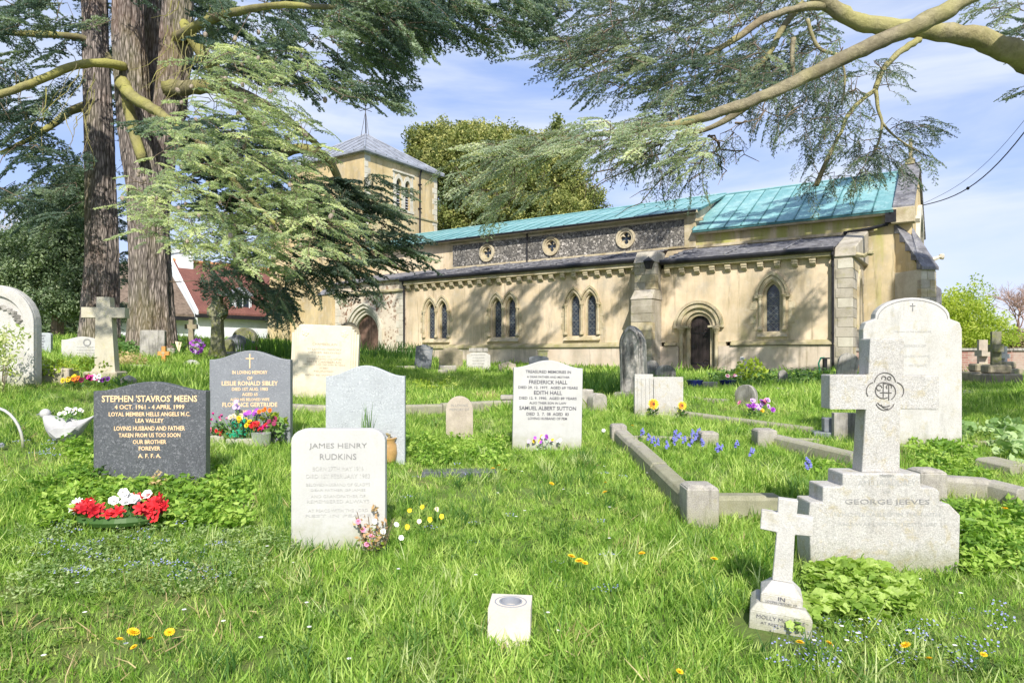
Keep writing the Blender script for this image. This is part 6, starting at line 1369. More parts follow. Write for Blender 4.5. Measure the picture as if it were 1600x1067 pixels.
def background_trees():
    GOLD_IVY = leafmat('golden_evergreen_leaves', [(.06, .09, .025), (.20, .24, .07), (.46, .45, .16)], .25, .5, .45, .35)
    DARKG = leafmat('dark_glossy_leaves', [(.06, .10, .05), (.15, .22, .11), (.34, .42, .24)], .25, .4, .35, .8, .5)
    FRESH = leafmat('fresh_spring_leaves', [(.22, .31, .04), (.38, .47, .08), (.56, .62, .16)], .45, .5, .3, 1.2)
    # big evergreen behind the nave
    D = 46; s = D/F; X = lambda px: (px-800)*s; Z = lambda py: -(py-557)*s; bx = X(790); bz = .4
    B = lambda px, py, rx, rz, ry=None: (X(px)-bx, random.uniform(-1, 1), Z(py)-bz, rx*s, (ry or rx)*s, rz*s)
    leafy('huge round golden-green ivy-clad evergreen behind the nave roof', (bx, D, bz), [B(720, 265, 72, 58), B(690, 250, 45, 40), B(780, 290, 90, 75), B(855, 270, 62, 60), B(900, 320, 48, 42), B(830, 340, 90, 60), B(730, 345, 70, 60), B(790, 240, 55, 38), B(660, 240, 22, 28), B(740, 212, 30, 18), B(700, 215, 25, 16)]+[B(random.uniform(650, 920), random.uniform(205, 300), random.uniform(10, 24), random.uniform(14, 30)) for _ in range(22)], 14000, GOLD_IVY, LC, .5, 1.25)
    # upright shoots along its crown
    leafy('dark glossy evergreen tree with a short trunk at the left behind the pale headstones', (-16.0, 24, .45), [(-.3, 0, 3.0, 1.6, 1.5, 1.3), (.2, .2, 4.2, 1.2, 1.2, 1.3), (-.8, 0, 2.2, 1.2, 1.2, .9), (.8, 0, 2.1, 1.0, 1.1, .8), (.7, .1, 5.3, .8, .8, 1.0), (-1.3, 0, 3.3, .7, .8, .8), (.3, -.2, 1.5, 1.5, 1.2, .55)], 5200, DARKG, LCS, .16, 1.0)
    leafy('dark bushy evergreen at the far left edge below the cedar', (-25, 30, .6), [(0, 0, 2.2, 2.8, 2, 2.0), (2.6, 1, 2.0, 2.0, 2, 1.6), (-3, 1, 2.4, 2.4, 2, 2.1), (4.6, 1, 1.2, 1.6, 1.4, 1.2)], 3600, DARKG, LC, .2, 1.2)
    # fresh green tree behind the brick wall
    bx_, by_ = (1500-800)/F*27, 27
    leafy('bright lime-green young tree in fresh leaf right of the church gable', (bx_, by_, -.6), [(-.4, 0, 2.2, 1.2, 1.2, 1.1), (.3, 0, 2.6, .9, 1, .9), (.8, 0, 1.7, 1.0, 1.1, .8), (1.5, .1, 1.5, .8, .9, .55), (0, 0, 1.4, 1.3, 1.1, .7), (-1.0, 0, 1.9, .9, .9, 1.2)], 1000, FRESH, LCS, .08, 1.0, limbs=14)
    # bare reddish trees, hedge behind the wall
    TW2 = plain('bare_reddish_twigs', (.34, .23, .18), .9, .3, 2)
    def bare(label, base, h, n, spread, cat='tree', mat=TW2, r0=.07):
        t = thing('bare_tree', label, cat, base); m = MB()
        def grow(p, d, l, r, lev):
            q = p+d*l; m.tube([p, p.lerp(q, .5)+Vector((random.gauss(0, .04), random.gauss(0, .04), 0))*l, q], [r, r*.8, r*.6], 5 if lev > 2 else 3, cap=False)
            if lev:
                for _ in range(n): grow(q, (d+Vector((random.gauss(0, spread), random.gauss(0, spread), random.gauss(.12, spread*.7)))).normalized(), l*random.uniform(.62, .88), r*.6, lev-1)
        m2 = MB(); m2.tube([(0, 0, -.2), (0, 0, h*.25)], [r0*1.3, r0], 8); m2.build('trunk', mat, t)
        grow(Vector((0, 0, h*.22)), Vector((0, 0, 1)), h*.24, r0, 5); tag(m.build('branches', mat, t), kind='stuff'); return t
    bare('leafless reddish tree beyond the brick wall at the right edge', ((1590-800)/F*34, 34, -.6), 4.0, 4, .55)
    bare('second leafless twiggy tree beyond the wall, farther right', ((1650-800)/F*34, 35, -.6), 4.4, 4, .5)
    bare('pale leafless tree in the distance at the far left', ((20-800)/F*38, 38, .6), 7.6, 3, .5, mat=plain('pale_twigs', (.42, .37, .30), .9), r0=.14)
    bare('small leafless tree left of the dark evergreen, far away', ((-30-800)/F*36, 36, .6), 7, 3, .5, mat=TW2, r0=.12)
    BROWNL = leafmat('brown_green_shrub_leaves', [(.10, .09, .04), (.24, .19, .10), (.36, .30, .16)], .2, .6, .4, 1)
    leafy('long brownish shrubbery showing above the brick wall coping', (23, 30, -.6), [(k*1.7-6, random.uniform(-.5, .5), .8+random.uniform(-.1, .2), 1.3, .9, .95+random.uniform(0, .25)) for k in range(10)], 2800, BROWNL, LC, .06, .9, 'shrub', cat='shrub')
    t = thing('hedge', 'dark clipped hedge closing the churchyard at the far left', 'hedge', (-32, 33, .4)); pts = [(random.uniform(-14, 7), random.uniform(-.7, .7), random.uniform(-.3, 1.5)) for _ in range(2600)]
    scatter('foliage', pts, [(random.uniform(0, 6), random.uniform(0, 6), 0) for _ in pts], [random.uniform(.8, 1.3) for _ in pts], LC, [DARKG], t); m = MB(); m.box(-14, 7, -.3, .3, -.4, 1.2); m.build('stems', TWIG, t)
    # trees and roofs closing the horizon
    leafy('long belt of distant trees along the horizon beyond the churchyard', (10, 120, -.5), [(k*9-160, random.uniform(-6, 6), 1.3, 7, 4, 2.2+random.uniform(0, 1.8)) for k in range(36)], 9000, BROWNL, LC, .3, 3.6, 'tree_belt', cat='trees')
background_trees()

# ------------------------------------------------------------------ turf
CH_INV = Matrix.LocRotScale(Vector(CH_LOC), Euler((0, 0, CH_RZ)), None).inverted()
def blocked(x, y):
    v = CH_INV @ Vector((x, y, 0))
    if v.y > -.15 and -28 < v.x < 6.3 and not (v.y < 2.5 and (v.x < -19.4 or v.x > 4.9)): return True
    if -2.2 < v.x < -1.3 and -1 < v.y < 0: return True
    for (a, b, r) in BLK:
        if (x-a)**2+(y-b)**2 < r*r: return True
    for (x0, x1, y0, y1) in RECT:
        if x0 < x < x1 and y0 < y < y1: return True
    return False
BLK = []; RECT = []
def _b(px, py, r, dy=0): x, y, z, s = at(px, py); BLK.append((x, y+dy, r))
_b(797, 1012, .13, .12); _b(1226, 1004, .23, .10)
x, y, z, s = at(1370, 884); RECT.append((x-.47, x+.47, y-.10, y+.13))
for (a, b, c) in ((240, 757, .44), (392, 690, .40), (572, 722, .42), (530, 856, .32), (854, 703, .40), (1421, 697, .50)):
    x, y, z, s = at(a, b); RECT.append((x-c, x+c, y-.05, y+.06))
def patch(x, y): return .5+.25*math.sin(x*1.3+2*math.sin(y*.7))+.25*math.sin(y*1.9+1.7*math.sin(x*1.1+1))
GR = leafmat('grass_blades', [(.09, .20, .03), (.28, .45, .075), (.54, .64, .20)], .42, .5, .4, 2.2)
GRD = leafmat('long_dark_grass', [(.05, .13, .03), (.11, .22, .05), (.20, .33, .08)], .4, .5, .4, 1.2)
GRP_ = leafmat('pale_grass_blades', [(.30, .38, .14), (.46, .54, .22), (.60, .66, .34)], .4, .5, .4, 3)
DRY = leafmat('dry_straw', [(.30, .24, .12), (.48, .38, .20), (.60, .50, .28)], .3, .7, .3, 1)
def turf():
    near = [t_grass(14, .025, .075, .045, .0048, .9, s) for s in range(5)]+[t_grass(10, .02, .05, .05, .0065, 1.3, 9+s) for s in range(2)]
    mid = [t_grass(11, .05, .12, .07, .009, .7, 20+s) for s in range(4)]
    far = [t_grass(10, .07, .15, .14, .018, .6, 30+s) for s in range(3)]
    def zone(name, y0, y1, dens, temps, mats, sc, mult=1):
        pts = []; rot = []; scl = []; n = 0
        wm = .85*y1+1.8; N = int((y1-y0)*2*wm*dens)
        for _ in range(N):
            y = random.uniform(y0, y1); x = random.uniform(-wm, wm)
            if abs(x) > .85*y+1.8 or blocked(x, y): continue
            p = patch(x, y)
            if random.random() > .75+.4*p: continue
            k = .78+.55*p*random.uniform(.6, 1.3)
            pts.append((x, y, G(x, y)-.005)); rot.append((random.gauss(0, .2), random.gauss(0, .2), random.uniform(0, 6.28))); scl.append(sc*k*(1.55 if random.random() < .10 else 1))
        tag(scatter(name, pts, rot, scl, temps, mats), kind='stuff')
    zone('grass', 2.1, 5.2, 720, near, [GR], 1.0)
    zone('grass', 5.2, 9.5, 360, near, [GR], 1.25)
    zone('grass', 9.5, 19, 90, mid, [GR], 1.25)
    zone('grass', 19, 46, 15, far, [GR], 1.3)
    # coarser darker and paler tufts that break up the lawn
    for nm, mt, N, seed in (('coarse_grass', GRD, 1500, 3), ('pale_grass_tufts', GRP_, 1300, 4)):
        pts = []; r = random.Random(seed)
        while len(pts) < N:
            y = 2.2+15*r.random()**1.5; x = r.uniform(-.85*y-1, .85*y+1)
            if patch(x*1.9+seed*3, y*1.6+seed) < .5 or blocked(x, y): continue
            for _ in range(r.randint(1, 5)):
                a, b = x+r.gauss(0, .07), y+r.gauss(0, .07)
                if not blocked(a, b): pts.append((a, b, G(a, b)))
        tag(scatter(nm, pts, [(r.gauss(0, .2), r.gauss(0, .2), r.uniform(0, 6.28)) for _ in pts], [r.uniform(.7, 1.4) for _ in pts], [t_grass(9, .06, .14, .04, .0062, .8, 150+s) for s in range(4)], [mt]), kind='stuff')
    # dry stalks and straw in the near turf
    pts = []
    for _ in range(4200):
        y = 2.2+12*random.random()**1.6; x = random.uniform(-.85*y-1, .85*y+1)
        if patch(x*1.7+5, y*1.4) < .55 or blocked(x, y): continue
        pts.append((x, y, G(x, y)))
    tag(scatter('dry_grass', pts, [(random.gauss(0, .5), random.gauss(0, .5), random.uniform(0, 6.28)) for _ in pts], [random.uniform(.7, 1.3) for _ in pts], [t_grass(5, .03, .09, .05, .0045, 1.3, 50+s) for s in range(3)], [DRY]), kind='stuff')
    # broad-leaved weeds low in the turf
    WEED = leafmat('low_weed_leaves', [(.07, .13, .03), (.15, .25, .05), (.28, .38, .10)], .3, .5, .4, 2.5)
    pts = []
    for _ in range(8200):
        y = 2.2+13*random.random()**1.5; x = random.uniform(-.85*y-1, .85*y+1)
        if patch(x*2.3+1, y*2.1+4) < .50 or blocked(x, y): continue
        pts.append((x, y, G(x, y)+.018))
    tag(scatter('turf_weeds', pts, [(random.gauss(0, .2), random.gauss(0, .2), random.uniform(0, 6.28)) for _ in pts], [random.uniform(.6, 1.3) for _ in pts], [t_leaves(12, .05, .034, 60+s, .6, .4) for s in range(4)], [WEED]), kind='stuff')
    # speckle of tiny blue and white flowers
    SP = plain('speedwell_blue', (.30, .32, .62), .6, .3, 30); DA = plain('daisy_white', (.8, .8, .76), .6, .1)
    v = []; f = []
    for k in range(7):
        a, b = random.uniform(-.04, .04), random.uniform(-.04, .04); n = len(v); v += [(a-.004, b-.004, .03), (a+.004, b-.004, .032), (a+.004, b+.004, .034), (a-.004, b+.004, .031)]; f.append((n, n+1, n+2, n+3))
    pts = []
    for (px0, px1, py0, py1, n) in ((60, 380, 820, 920, 90), (1200, 1600, 960, 1060, 70), (860, 1000, 870, 940, 20), (30, 110, 690, 720, 20), (600, 1000, 730, 860, 26)):
        for _ in range(n): x, y, z, s = at(random.uniform(px0, px1), random.uniform(py0, py1)); pts.append((x, y, z+random.uniform(.0, .03)))
    tag(scatter('speedwell_flowers', pts, [(0, 0, random.uniform(0, 6)) for _ in pts], [1]*len(pts), [(v, f, 0)], [SP]), kind='stuff')
    pts = [(lambda q: (q[0], q[1], q[2]+.03))(at(random.uniform(0, 1600), random.uniform(620, 1060))) for _ in range(60)]
    tag(scatter('daisies', pts, [(0, 0, 0)]*len(pts), [.9]*len(pts), [([(.012*math.cos(2*PI*k/8), .012*math.sin(2*PI*k/8), .03) for k in range(8)], [tuple(range(8))], 0)], [DA]), kind='stuff')
turf()
# ------------------------------------------------------------------ flowers, planters, ornaments
def pm(name, c, v=.2): return plain(name, c, .6, v, 40, .1)
C_RED = pm('red_petals', (.68, .03, .04)); C_RED2 = pm('dark_red_petals', (.40, .01, .02)); C_WHT = pm('white_petals', (.85, .85, .82), .05); C_YEL = pm('yellow_petals', (.85, .55, .02)); C_ORG = pm('orange_petals', (.80, .22, .03))
C_PNK = pm('pink_petals', (.80, .30, .45)); C_MAG = pm('magenta_petals', (.62, .04, .30)); C_PUR = pm('purple_petals', (.36, .08, .50)); C_LIL = pm('lilac_petals', (.62, .40, .78)); C_BLU = pm('bluebell_petals', (.17, .18, .50))
C_MAR = pm('maroon_petals', (.22, .02, .07)); C_BRN = pm('brown_flower_centre', (.10, .05, .02)); C_CRM = pm('cream_petals', (.80, .72, .48)); C_GRN = leafmat('posy_leaves', [(.05, .12, .03), (.10, .21, .05), (.20, .33, .10)], .3, .45, .3, 6); C_LIM = leafmat('lime_leaves', [(.20, .30, .03), (.36, .46, .06), (.50, .58, .14)], .35, .5, .3, 5); C_EMR = pm('emerald_wrap', (.02, .30, .16)); C_SIL = plain('silver_foil_pot', (.62, .64, .66), .25, .1, 8, .1, .7)
C_TER = plain('glazed_ochre_pot', (.42, .26, .10), .35, .3, 8, .1); C_STEM = pm('flower_stem', (.14, .26, .05)); C_VAR = leafmat('variegated_leaves', [(.22, .33, .06), (.45, .52, .20), (.66, .66, .42)], .35, .5, .4, 9)
_fl = {}
def bloom(kind, r, mat, parent, loc, rot=(0, 0, 0), name='flower', ctr=None):
    """a flower head; kinds: daisy (flat ring of petals), rose (layers of cupped petals), dandelion (dense domed), pansy, bell"""
    key = (kind, round(r, 3), mat.name)
    if key not in _fl:
        m = MB(); rr = random.Random(hash(kind) & 255)
        def petal(a, l, w, tilt, z=0, r0=0):
            ca, sa = math.cos(a), math.sin(a); ct, st = math.cos(tilt), math.sin(tilt)
            P = [(r0, 0, 0), (r0+l*.45, w, 0), (r0+l*.85, w*.8, 0), (r0+l, 0, 0), (r0+l*.85, -w*.8, 0), (r0+l*.45, -w, 0)]
            m.add([((x*ct)*ca-y*sa, (x*ct)*sa+y*ca, z+x*st+abs(y)*.25) for x, y, _ in P], [(0, 1, 2, 3), (0, 3, 4, 5)])
        if kind == 'daisy':
            for k in range(13): petal(2*PI*k/13, r, r*.17, .12)
        elif kind == 'sun':
            for k in range(16): petal(2*PI*k/16, r, r*.16, .25 if k % 2 else .05)
        elif kind == 'rose':
            for j, (n, l, t) in enumerate(((6, 1, .25), (5, .8, .7), (4, .55, 1.05), (3, .35, 1.3))):
                for k in range(n): petal(2*PI*k/n+j*.6, r*l, r*l*.42, t, .02*r*j)
        elif kind == 'dandelion':
            for j, (n, l, t) in enumerate(((16, 1, .12), (14, .8, .45), (10, .6, .8), (7, .4, 1.2))):
                for k in range(n): petal(2*PI*k/n+j*.3, r*l, r*.13, t)
        elif kind == 'pansy':
            for a, l in ((PI/2+.5, 1), (PI/2-.5, 1), (PI+.25, .85), (-.25, .85), (-PI/2, .95)): petal(a, r*l, r*.5, .1+.05*l)
        elif kind == 'tulip':
            for k in range(6): petal(2*PI*k/6, r*1.5, r*.42, 1.15)
        elif kind == 'star':
            for j in range(2):
                for k in range(6): petal(2*PI*k/6+j*.5, r*(1-.3*j)*rr.uniform(.8, 1.15), r*.24, .2+.5*j)
        elif kind == 'poppy':
            for k in range(7): petal(2*PI*k/7+rr.uniform(-.1, .1), r*rr.uniform(.85, 1.15), r*.40, .35)
        o = m.build(name, mat, parent, loc=loc, rot=rot); _fl[key] = o
    else: o = dup(_fl[key], parent=parent, loc=loc, rot=rot); o.name = name
    if ctr:
        k2 = ('ctr', round(r, 3), ctr.name)
        if k2 not in _fl:
            m = MB(); m.ball((0, 0, r*.12), r*.30, seg=7, rings=4, sz=.5); _fl[k2] = m.build('flower_centre', ctr, o)
        else: dup(_fl[k2], parent=o)
    return o
TOC = (R(62), 0, 0)      # heads turned towards the path where people stand (and the sun)
def facing(j=.4): return (R(60)+random.gauss(0, j), random.gauss(0, j), random.gauss(0, j))
def leaves(parent, n, rad, ls, mat, loc=(0, 0, 0), zs=1, flat=.2, name='leaves', lobed=False):
    v, f, _ = t_leaves(n, rad, ls, random.randrange(999), flat, zs, lobed); return tag(obj(name, v, f, mat, parent, loc=loc), kind='stuff')
def stems(parent, tips, z0=0, r=.003, mat=None, base=(0, 0)):
    m = MB()
    for p in tips: m.tube([(base[0]+p[0]*.2, base[1]+p[1]*.2, z0), (p[0]*.7, p[1]*.7, (z0+p[2])*.5), p], r, 3, cap=False)
    return tag(m.build('stems', mat or C_STEM, parent), kind='stuff')

ORD = ('leftmost', 'second from left', 'third from left', 'fourth from left', 'fifth from left', 'sixth from left', 'seventh from left', 'eighth from left', 'ninth from left', 'tenth from left') 
def nth(i, n): return ('only one' if n == 1 else 'rightmost' if i == n-1 else ORD[i]) if i < 10 else '%s from right' % ('second', 'third', 'fourth', 'fifth', 'sixth', 'seventh', 'eighth', 'ninth', 'tenth', 'eleventh')[n-2-i]
def dand_place(px, py):
    if px < 280 and py > 980: return 'in the bottom left cluster of the lawn'
    if px < 400: return 'by the foot of the dark granite headstone'
    if 880 < px < 920 and py > 850: return 'in the close cluster in the middle of the front lawn'
    if 760 < px < 880: return 'in the lawn below the white lettered headstone'
    if 920 < px < 1130: return 'in the lawn left of the two crosses'
    if py > 1000: return 'at the bottom right beyond the small cross'
    return 'beside or right of the large stepped cross'
def dandelions():
    P_ = [(208, 1000, .026), (235, 1010, .018), (265, 993, .021), (187, 1012, .015), (209, 1018, .015), (945, 772, .020), (893, 877, .022), (905, 882, .024), (914, 884, .018), (1003, 868, .020), (1116, 877, .021), (770, 737, .018), (780, 731, .017), (790, 738, .016), (1465, 767, .024), (1418, 740, .019), (1250, 1008, .018), (1296, 1014, .018), (1415, 1019, .022), (1452, 1040, .019), (1570, 801, .020), (299, 748, .032), (1595, 772, .018), (1062, 1058, .015), (1555, 690, .02), (946, 760, .012), (1537, 1030, .014), (862, 760, .02), (988, 668, .018)]
    gr = {}
    for q in sorted(P_): gr.setdefault(dand_place(*q[:2]), []).append(q)
    for (px, py, r) in P_:
        x, y, z, s = at(px, py+.08/at(px, py)[3]*.9)
        t = thing('dandelion', 'yellow dandelion %s, %s' % (dand_place(px, py), nth(gr[dand_place(px, py)].index((px, py, r)), len(gr[dand_place(px, py)]))), 'flower', (x, y, z), random.uniform(0, 6), 'dandelions in the lawn')
        h = random.uniform(.075, .10); m = MB(); m.tube([(0, 0, -.01), (.004, 0, h)], .002, 4); m.build('stem', C_STEM, t); bloom('dandelion', r*1.15, C_YEL, t, (0, 0, h), (R(random.uniform(0, 30)), 0, 0), 'petals')
dandelions()
def bouquets():
    # wreath of red and white artificial flowers
    x, y, z, s = at(182, 826); t = thing('flower_wreath', 'wreath of red poinsettias and white roses lying in leaves before the dark granite headstone', 'wreath', (x, y+.05, z+.05), 0)
    m = MB(); n = 24; m.tube([(.24*math.cos(2*PI*k/n), .17*math.sin(2*PI*k/n), .01) for k in range(n+1)], .03, 6); m.build('ring', C_GRN, t)
    for k in range(44):
        a = R(-212+ k*7.2)+random.gauss(0, .06); bloom('star', random.choice((.036, .044, .052)), C_RED if k % 3 else C_RED2, t, (.25*math.cos(a)+random.gauss(0, .022), .17*math.sin(a)+random.gauss(0, .015), .05+random.uniform(0, .05)), (R(40)+random.gauss(0, .55), random.gauss(0, .55), random.uniform(-.5, .5)))
    for (a, b, c) in ((-.10, .09, .09), (-.02, .13, .10), (.05, .10, .10), (.09, .15, .12), (.0, .05, .09), (-.22, .02, .08), (-.04, .10, .14), (.06, .04, .11)): bloom('rose', .036, C_WHT, t, (a, b, c), facing(.3))
    for (px, py) in ((128, 838), (120, 820)): pass
    leaves(t, 60, .22, .05, C_GRN, (0, 0, .02), .25)
    bloom('daisy', .06, C_WHT, t, (-.27, -.02, .08), facing(.2)); bloom('poppy', .075, C_RED, t, (.26, -.06, .05), facing(.2), ctr=C_BRN)
    # dove planter with daisies
    x, y, z, s = at(104, 693); t = thing('dove_planter', 'white dove-shaped stone planter holding white daisies', 'planter', (x, y, z), R(8))
    dm = stone('white_painted_cement', (.48, .48, .48), (.36, .36, .38), (.35, .35, .35), .3, 5, .3, .3, .7, .05); m = MB()
    sec = [(-.185, .03, .235, .03), (-.17, .05, .215, .055), (-.145, .075, .175, .085), (-.10, .105, .135, .11), (-.04, .12, .12, .12), (.03, .12, .115, .112), (.085, .10, .125, .09), (.13, .07, .155, .055), (.175, .045, .195, .028), (.215, .03, .225, .015), (.235, .02, .24, .008)]
    V = []; k_ = 12
    for (sx, ry, cz, rz_) in sec:
        for k in range(k_): a = 2*PI*k/k_; V.append((sx, ry*math.cos(a), cz+rz_*math.sin(a)))
    m.add(V, [(i*k_+k, i*k_+(k+1) % k_, (i+1)*k_+(k+1) % k_, (i+1)*k_+k) for i in range(len(sec)-1) for k in range(k_)]+[tuple(reversed(range(k_))), tuple(range((len(sec)-1)*k_, len(sec)*k_))]); m.build('body', dm, t, smooth=True)
    m = MB(); m.ball((-.175, 0, .265), .045, seg=12, rings=8); m.build('head', dm, t, smooth=True); m = MB(); m.tube([(-.21, 0, .265), (-.25, 0, .255)], [.013, .002], 6); m.build('beak', SLATEM, t)
    m = MB(); m.prism([(-.10, .12), (-.03, .055), (.05, .07), (.15, .16), (.06, .15), (-.04, .15)], -.122, -.108); m.build('wing', dm, t, bevel=.004)
    leaves(t, 110, .11, .045, C_GRN, (.03, 0, .24), .45)
    for k in range(15): a = random.uniform(0, 6.28); q = .11*math.sqrt(random.random()); bloom('daisy', .019, C_WHT, t, (.03+q*math.cos(a), q*math.sin(a)*.8, .28+random.uniform(-.02, .03)), facing(.35), ctr=C_YEL)
    # white half hoop
    x, y, z, s = at(-10, 700); t = thing('white_hoop', 'white painted half hoop standing in the grass at the left edge', 'hoop', (x, y, z)); m = MB(); m.tube([(.25*math.cos(PI*k/16), 0, .34*math.sin(PI*k/16)) for k in range(17)], .012, 6); m.build('hoop', W_MARBLE, t, smooth=True)
    for k in range(4): m = MB(); m.ball((-.1+k*.07, -.06, .03), .022, jit=.3); m.build('pebble', SLATEM if k % 2 else W_OLD, t)
    # big bouquet before the grey stone
    x, y, z, s = at(392, 690); y -= .10; t = thing('grave_bouquet', 'mixed bright artificial flowers in front of the grey granite headstone', 'bouquet', (x, y, z))
    m = MB(); m.box(-.38, -.19, -.1, .08, -.05, .08); m.box(-.16, .14, -.12, .05, -.05, .05); m.build('stone_base', W_OLD, t, bevel=.01)
    tips = []
    def grp(cx, cz, n, sp, kind, r, mat, ctr=None, yj=.04):
        for _ in range(n):
            p = (cx+random.gauss(0, sp), -.06+random.gauss(0, yj), cz+random.gauss(0, sp*.7)); tips.append(p); bloom(kind, r*random.uniform(.85, 1.1) if n < 4 else r, mat, t, p, facing(.35), ctr=ctr)
    grp(-.30, .14, 4, .035, 'tulip', .020, C_PNK); grp(-.26, .22, 5, .04, 'tulip', .019, C_MAG); grp(-.17, .24, 3, .03, 'tulip', .018, C_PNK); grp(-.36, .18, 3, .03, 'tulip', .017, C_WHT)
    grp(-.07, .36, 4, .03, 'pansy', .026, C_LIL); grp(-.09, .26, 5, .03, 'rose', .028, C_CRM); grp(-.02, .23, 4, .03, 'rose', .026, C_YEL); grp(.07, .29, 6, .03, 'pansy', .027, C_PUR); grp(.04, .19, 3, .02, 'rose', .026, C_YEL)
    grp(.13, .17, 11, .035, 'rose', .030, C_RED); grp(.16, .14, 4, .03, 'rose', .028, C_MAG); grp(.20, .32, 4, .025, 'rose', .025, C_ORG); grp(.26, .21, 5, .025, 'pansy', .028, C_MAR); grp(.24, .17, 3, .02, 'pansy', .027, C_MAG); grp(-.22, .10, 3, .02, 'rose', .024, C_RED)
    leaves(t, 120, .13, .05, C_EMR, (-.05, -.03, .13), .9); leaves(t, 90, .12, .06, C_GRN, (-.25, -.02, .12), .8); leaves(t, 80, .15, .085, C_GRN, (.27, .0, .15), .7); leaves(t, 30, .12, .10, C_LIM, (.27, .02, .24), .5)
    for k in range(3): m = MB(); m.lathe([(.025, -.02), (.045, .11)], 10, T(.12+k*.055, -.09, 0, rx=.1*k)); m.build('foil_pot', C_SIL, t)
    stems(t, tips)
    # pot with long leaves
    x, y, z, s = at(616, 722); t = thing('ochre_vase', 'glazed ochre vase standing beside the pale granite headstone', 'vase', (x-.04, y-.1, z)); m = MB(); m.lathe([(.05, 0), (.075, .03), (.085, .10), (.078, .17), (.062, .20), (.078, .225), (.082, .235), (.065, .236), (.055, .2)], 18); m.build('vase', C_TER, t, smooth=True)
    leaves(t, 16, .05, .04, DRY, (0, 0, .25), 1)
    x, y, z, s = at(580, 722); t = thing('spear_leaved_plant', 'tuft of upright spear leaves between the white and pale granite headstones', 'plant', (x, y-.18, z)); v, f, _ = t_grass(18, .42, .66, .06, .016, .25, 77); obj('leaves', v, f, GRD, t)
    # posy by Hall
    x, y, z, s = at(852, 703); t = thing('small_posy', 'small posy of purple and yellow pansies at the foot of the white lettered headstone', 'bouquet', (x, y-.10, z))
    for k in range(14): bloom('pansy', .020, (C_PUR, C_YEL, C_WHT, C_LIL)[k % 4], t, (random.gauss(0, .07), random.gauss(0, .03), .09+random.uniform(0, .06)), facing())
    leaves(t, 60, .11, .045, leafmat('grey_leaves', [(.25, .33, .25), (.42, .5, .4), (.6, .66, .56)], .2), (0, 0, .05), .5)
    # sunflowers
    for (px, lab, rr) in ((1018, 'artificial sunflower with leafy stems against the fluted white stone, left one', .075), (1062, 'artificial sunflower at the right corner of the fluted white stone, smaller head', .06)):
        x, y, z, s = at(px, 653); t = thing('sunflower', lab, 'flower', (x, y-.06, z)); bloom('sun', rr, C_YEL, t, (0, -.06, .19 if rr > .07 else .17), (R(72), 0, 0), 'petals', ctr=C_BRN); bloom('sun', rr*.8, C_ORG, t, (0, -.065, .19 if rr > .07 else .17), (R(72), 0, .2), 'petals')
        stems(t, [(0, 0, .19), (.04, 0, .15), (-.04, 0, .12)]); leaves(t, 34, .10, .075, C_GRN, (0, 0, .08), .8); leaves(t, 14, .09, .06, C_LIM, (0, -.03, .10), .8)
    # purple bouquet in grass
    x, y, z, s = at(1180, 657); t = thing('lilac_bouquet', 'bouquet of lilac and purple flowers standing in the grass before the priest door', 'bouquet', (x, y, z))
    for k in range(22): bloom('rose', .036, (C_LIL, C_PUR, C_LIL, C_PNK)[k % 4], t, (random.gauss(0, .095), random.gauss(0, .04), .20+random.gauss(0, .045)), facing())
    leaves(t, 60, .14, .07, C_GRN, (0, 0, .10), .6); bloom('rose', .03, C_YEL, t, (.07, -.05, .13), facing())
    # violet globe bouquet over a white dome ornament
    x, y, z, s = at(303, 566); t = thing('violet_bouquet', 'round violet and white bouquet in the lawn before the dark rock cross', 'bouquet', (x, y+.15, z))
    for k in range(42): u = Vector((random.gauss(0, 1), random.gauss(0, 1), random.gauss(0, 1))).normalized(); bloom('pansy', .045, (C_PUR, C_LIL, C_PUR, C_WHT)[k % 4], t, (u.x*.14, u.y*.14, .36+u.z*.15), facing(.6))
    leaves(t, 40, .12, .06, C_GRN, (0, 0, .2), .8); stems(t, [(0, 0, .35)])
    x, y, z, s = at(300, 573); t = thing('white_dome_ornament', 'small white domed ornament with black heart marks under the violet bouquet', 'ornament', (x, y, z)); m = MB(); m.ball((0, 0, 0), .19, seg=14, rings=10, sz=.75, sy=.6); m.build('dome', W_MARBLE, t, smooth=True)
    for k in (-1, 1): m = MB(); m.prism([(k*.07-.02, .09), (k*.07, .05), (k*.07+.02, .09), (k*.07+.01, .105), (k*.07, .095), (k*.07-.01, .105)], -.125, -.115); m.tube([(k*.07, -.118, .05), (k*.07, -.118, .0)], .004, 4); m.build('painted_heart', M_IRON, t)
    m = MB(); m.tube([(.10*math.cos(PI*(.3+.4*k/8))*1.4, -.10, .05+.10*math.sin(PI*(.3+.4*k/8))) for k in range(9)], .004, 4); m.build('painted_line', M_IRON, t)
    # pansies at the yellow cross
    x, y, z, s = at(135, 606); t = thing('pansy_bed', 'little bed of yellow, maroon and white pansies at the foot of the yellowed cross', 'flower bed', (x, y, z))
    for k in range(30): bloom('pansy', .038, (C_YEL, C_YEL, C_ORG, C_MAR, C_MAG, C_WHT, C_PUR)[min(6, int(k/30*7))], t, (-.28+.56*k/30+random.gauss(0, .03), random.gauss(0, .06), .08+random.uniform(0, .08)), facing(.3), ctr=C_BRN)
    leaves(t, 120, .34, .06, C_GRN, (0, 0, .03), .2); leaves(t, 40, .12, .07, C_GRN, (.42, .02, .06), .6)
    x, y, z, s = at(200, 604); t = thing('loose_stone', 'small rough pale rock beside the plinth of the yellowed cross', 'stone', (x, y, z)); m = MB(); m.ball((0, 0, .06), .13, seg=7, rings=5, sz=.8, jit=.15); m.build('rock', K_STONE, t)
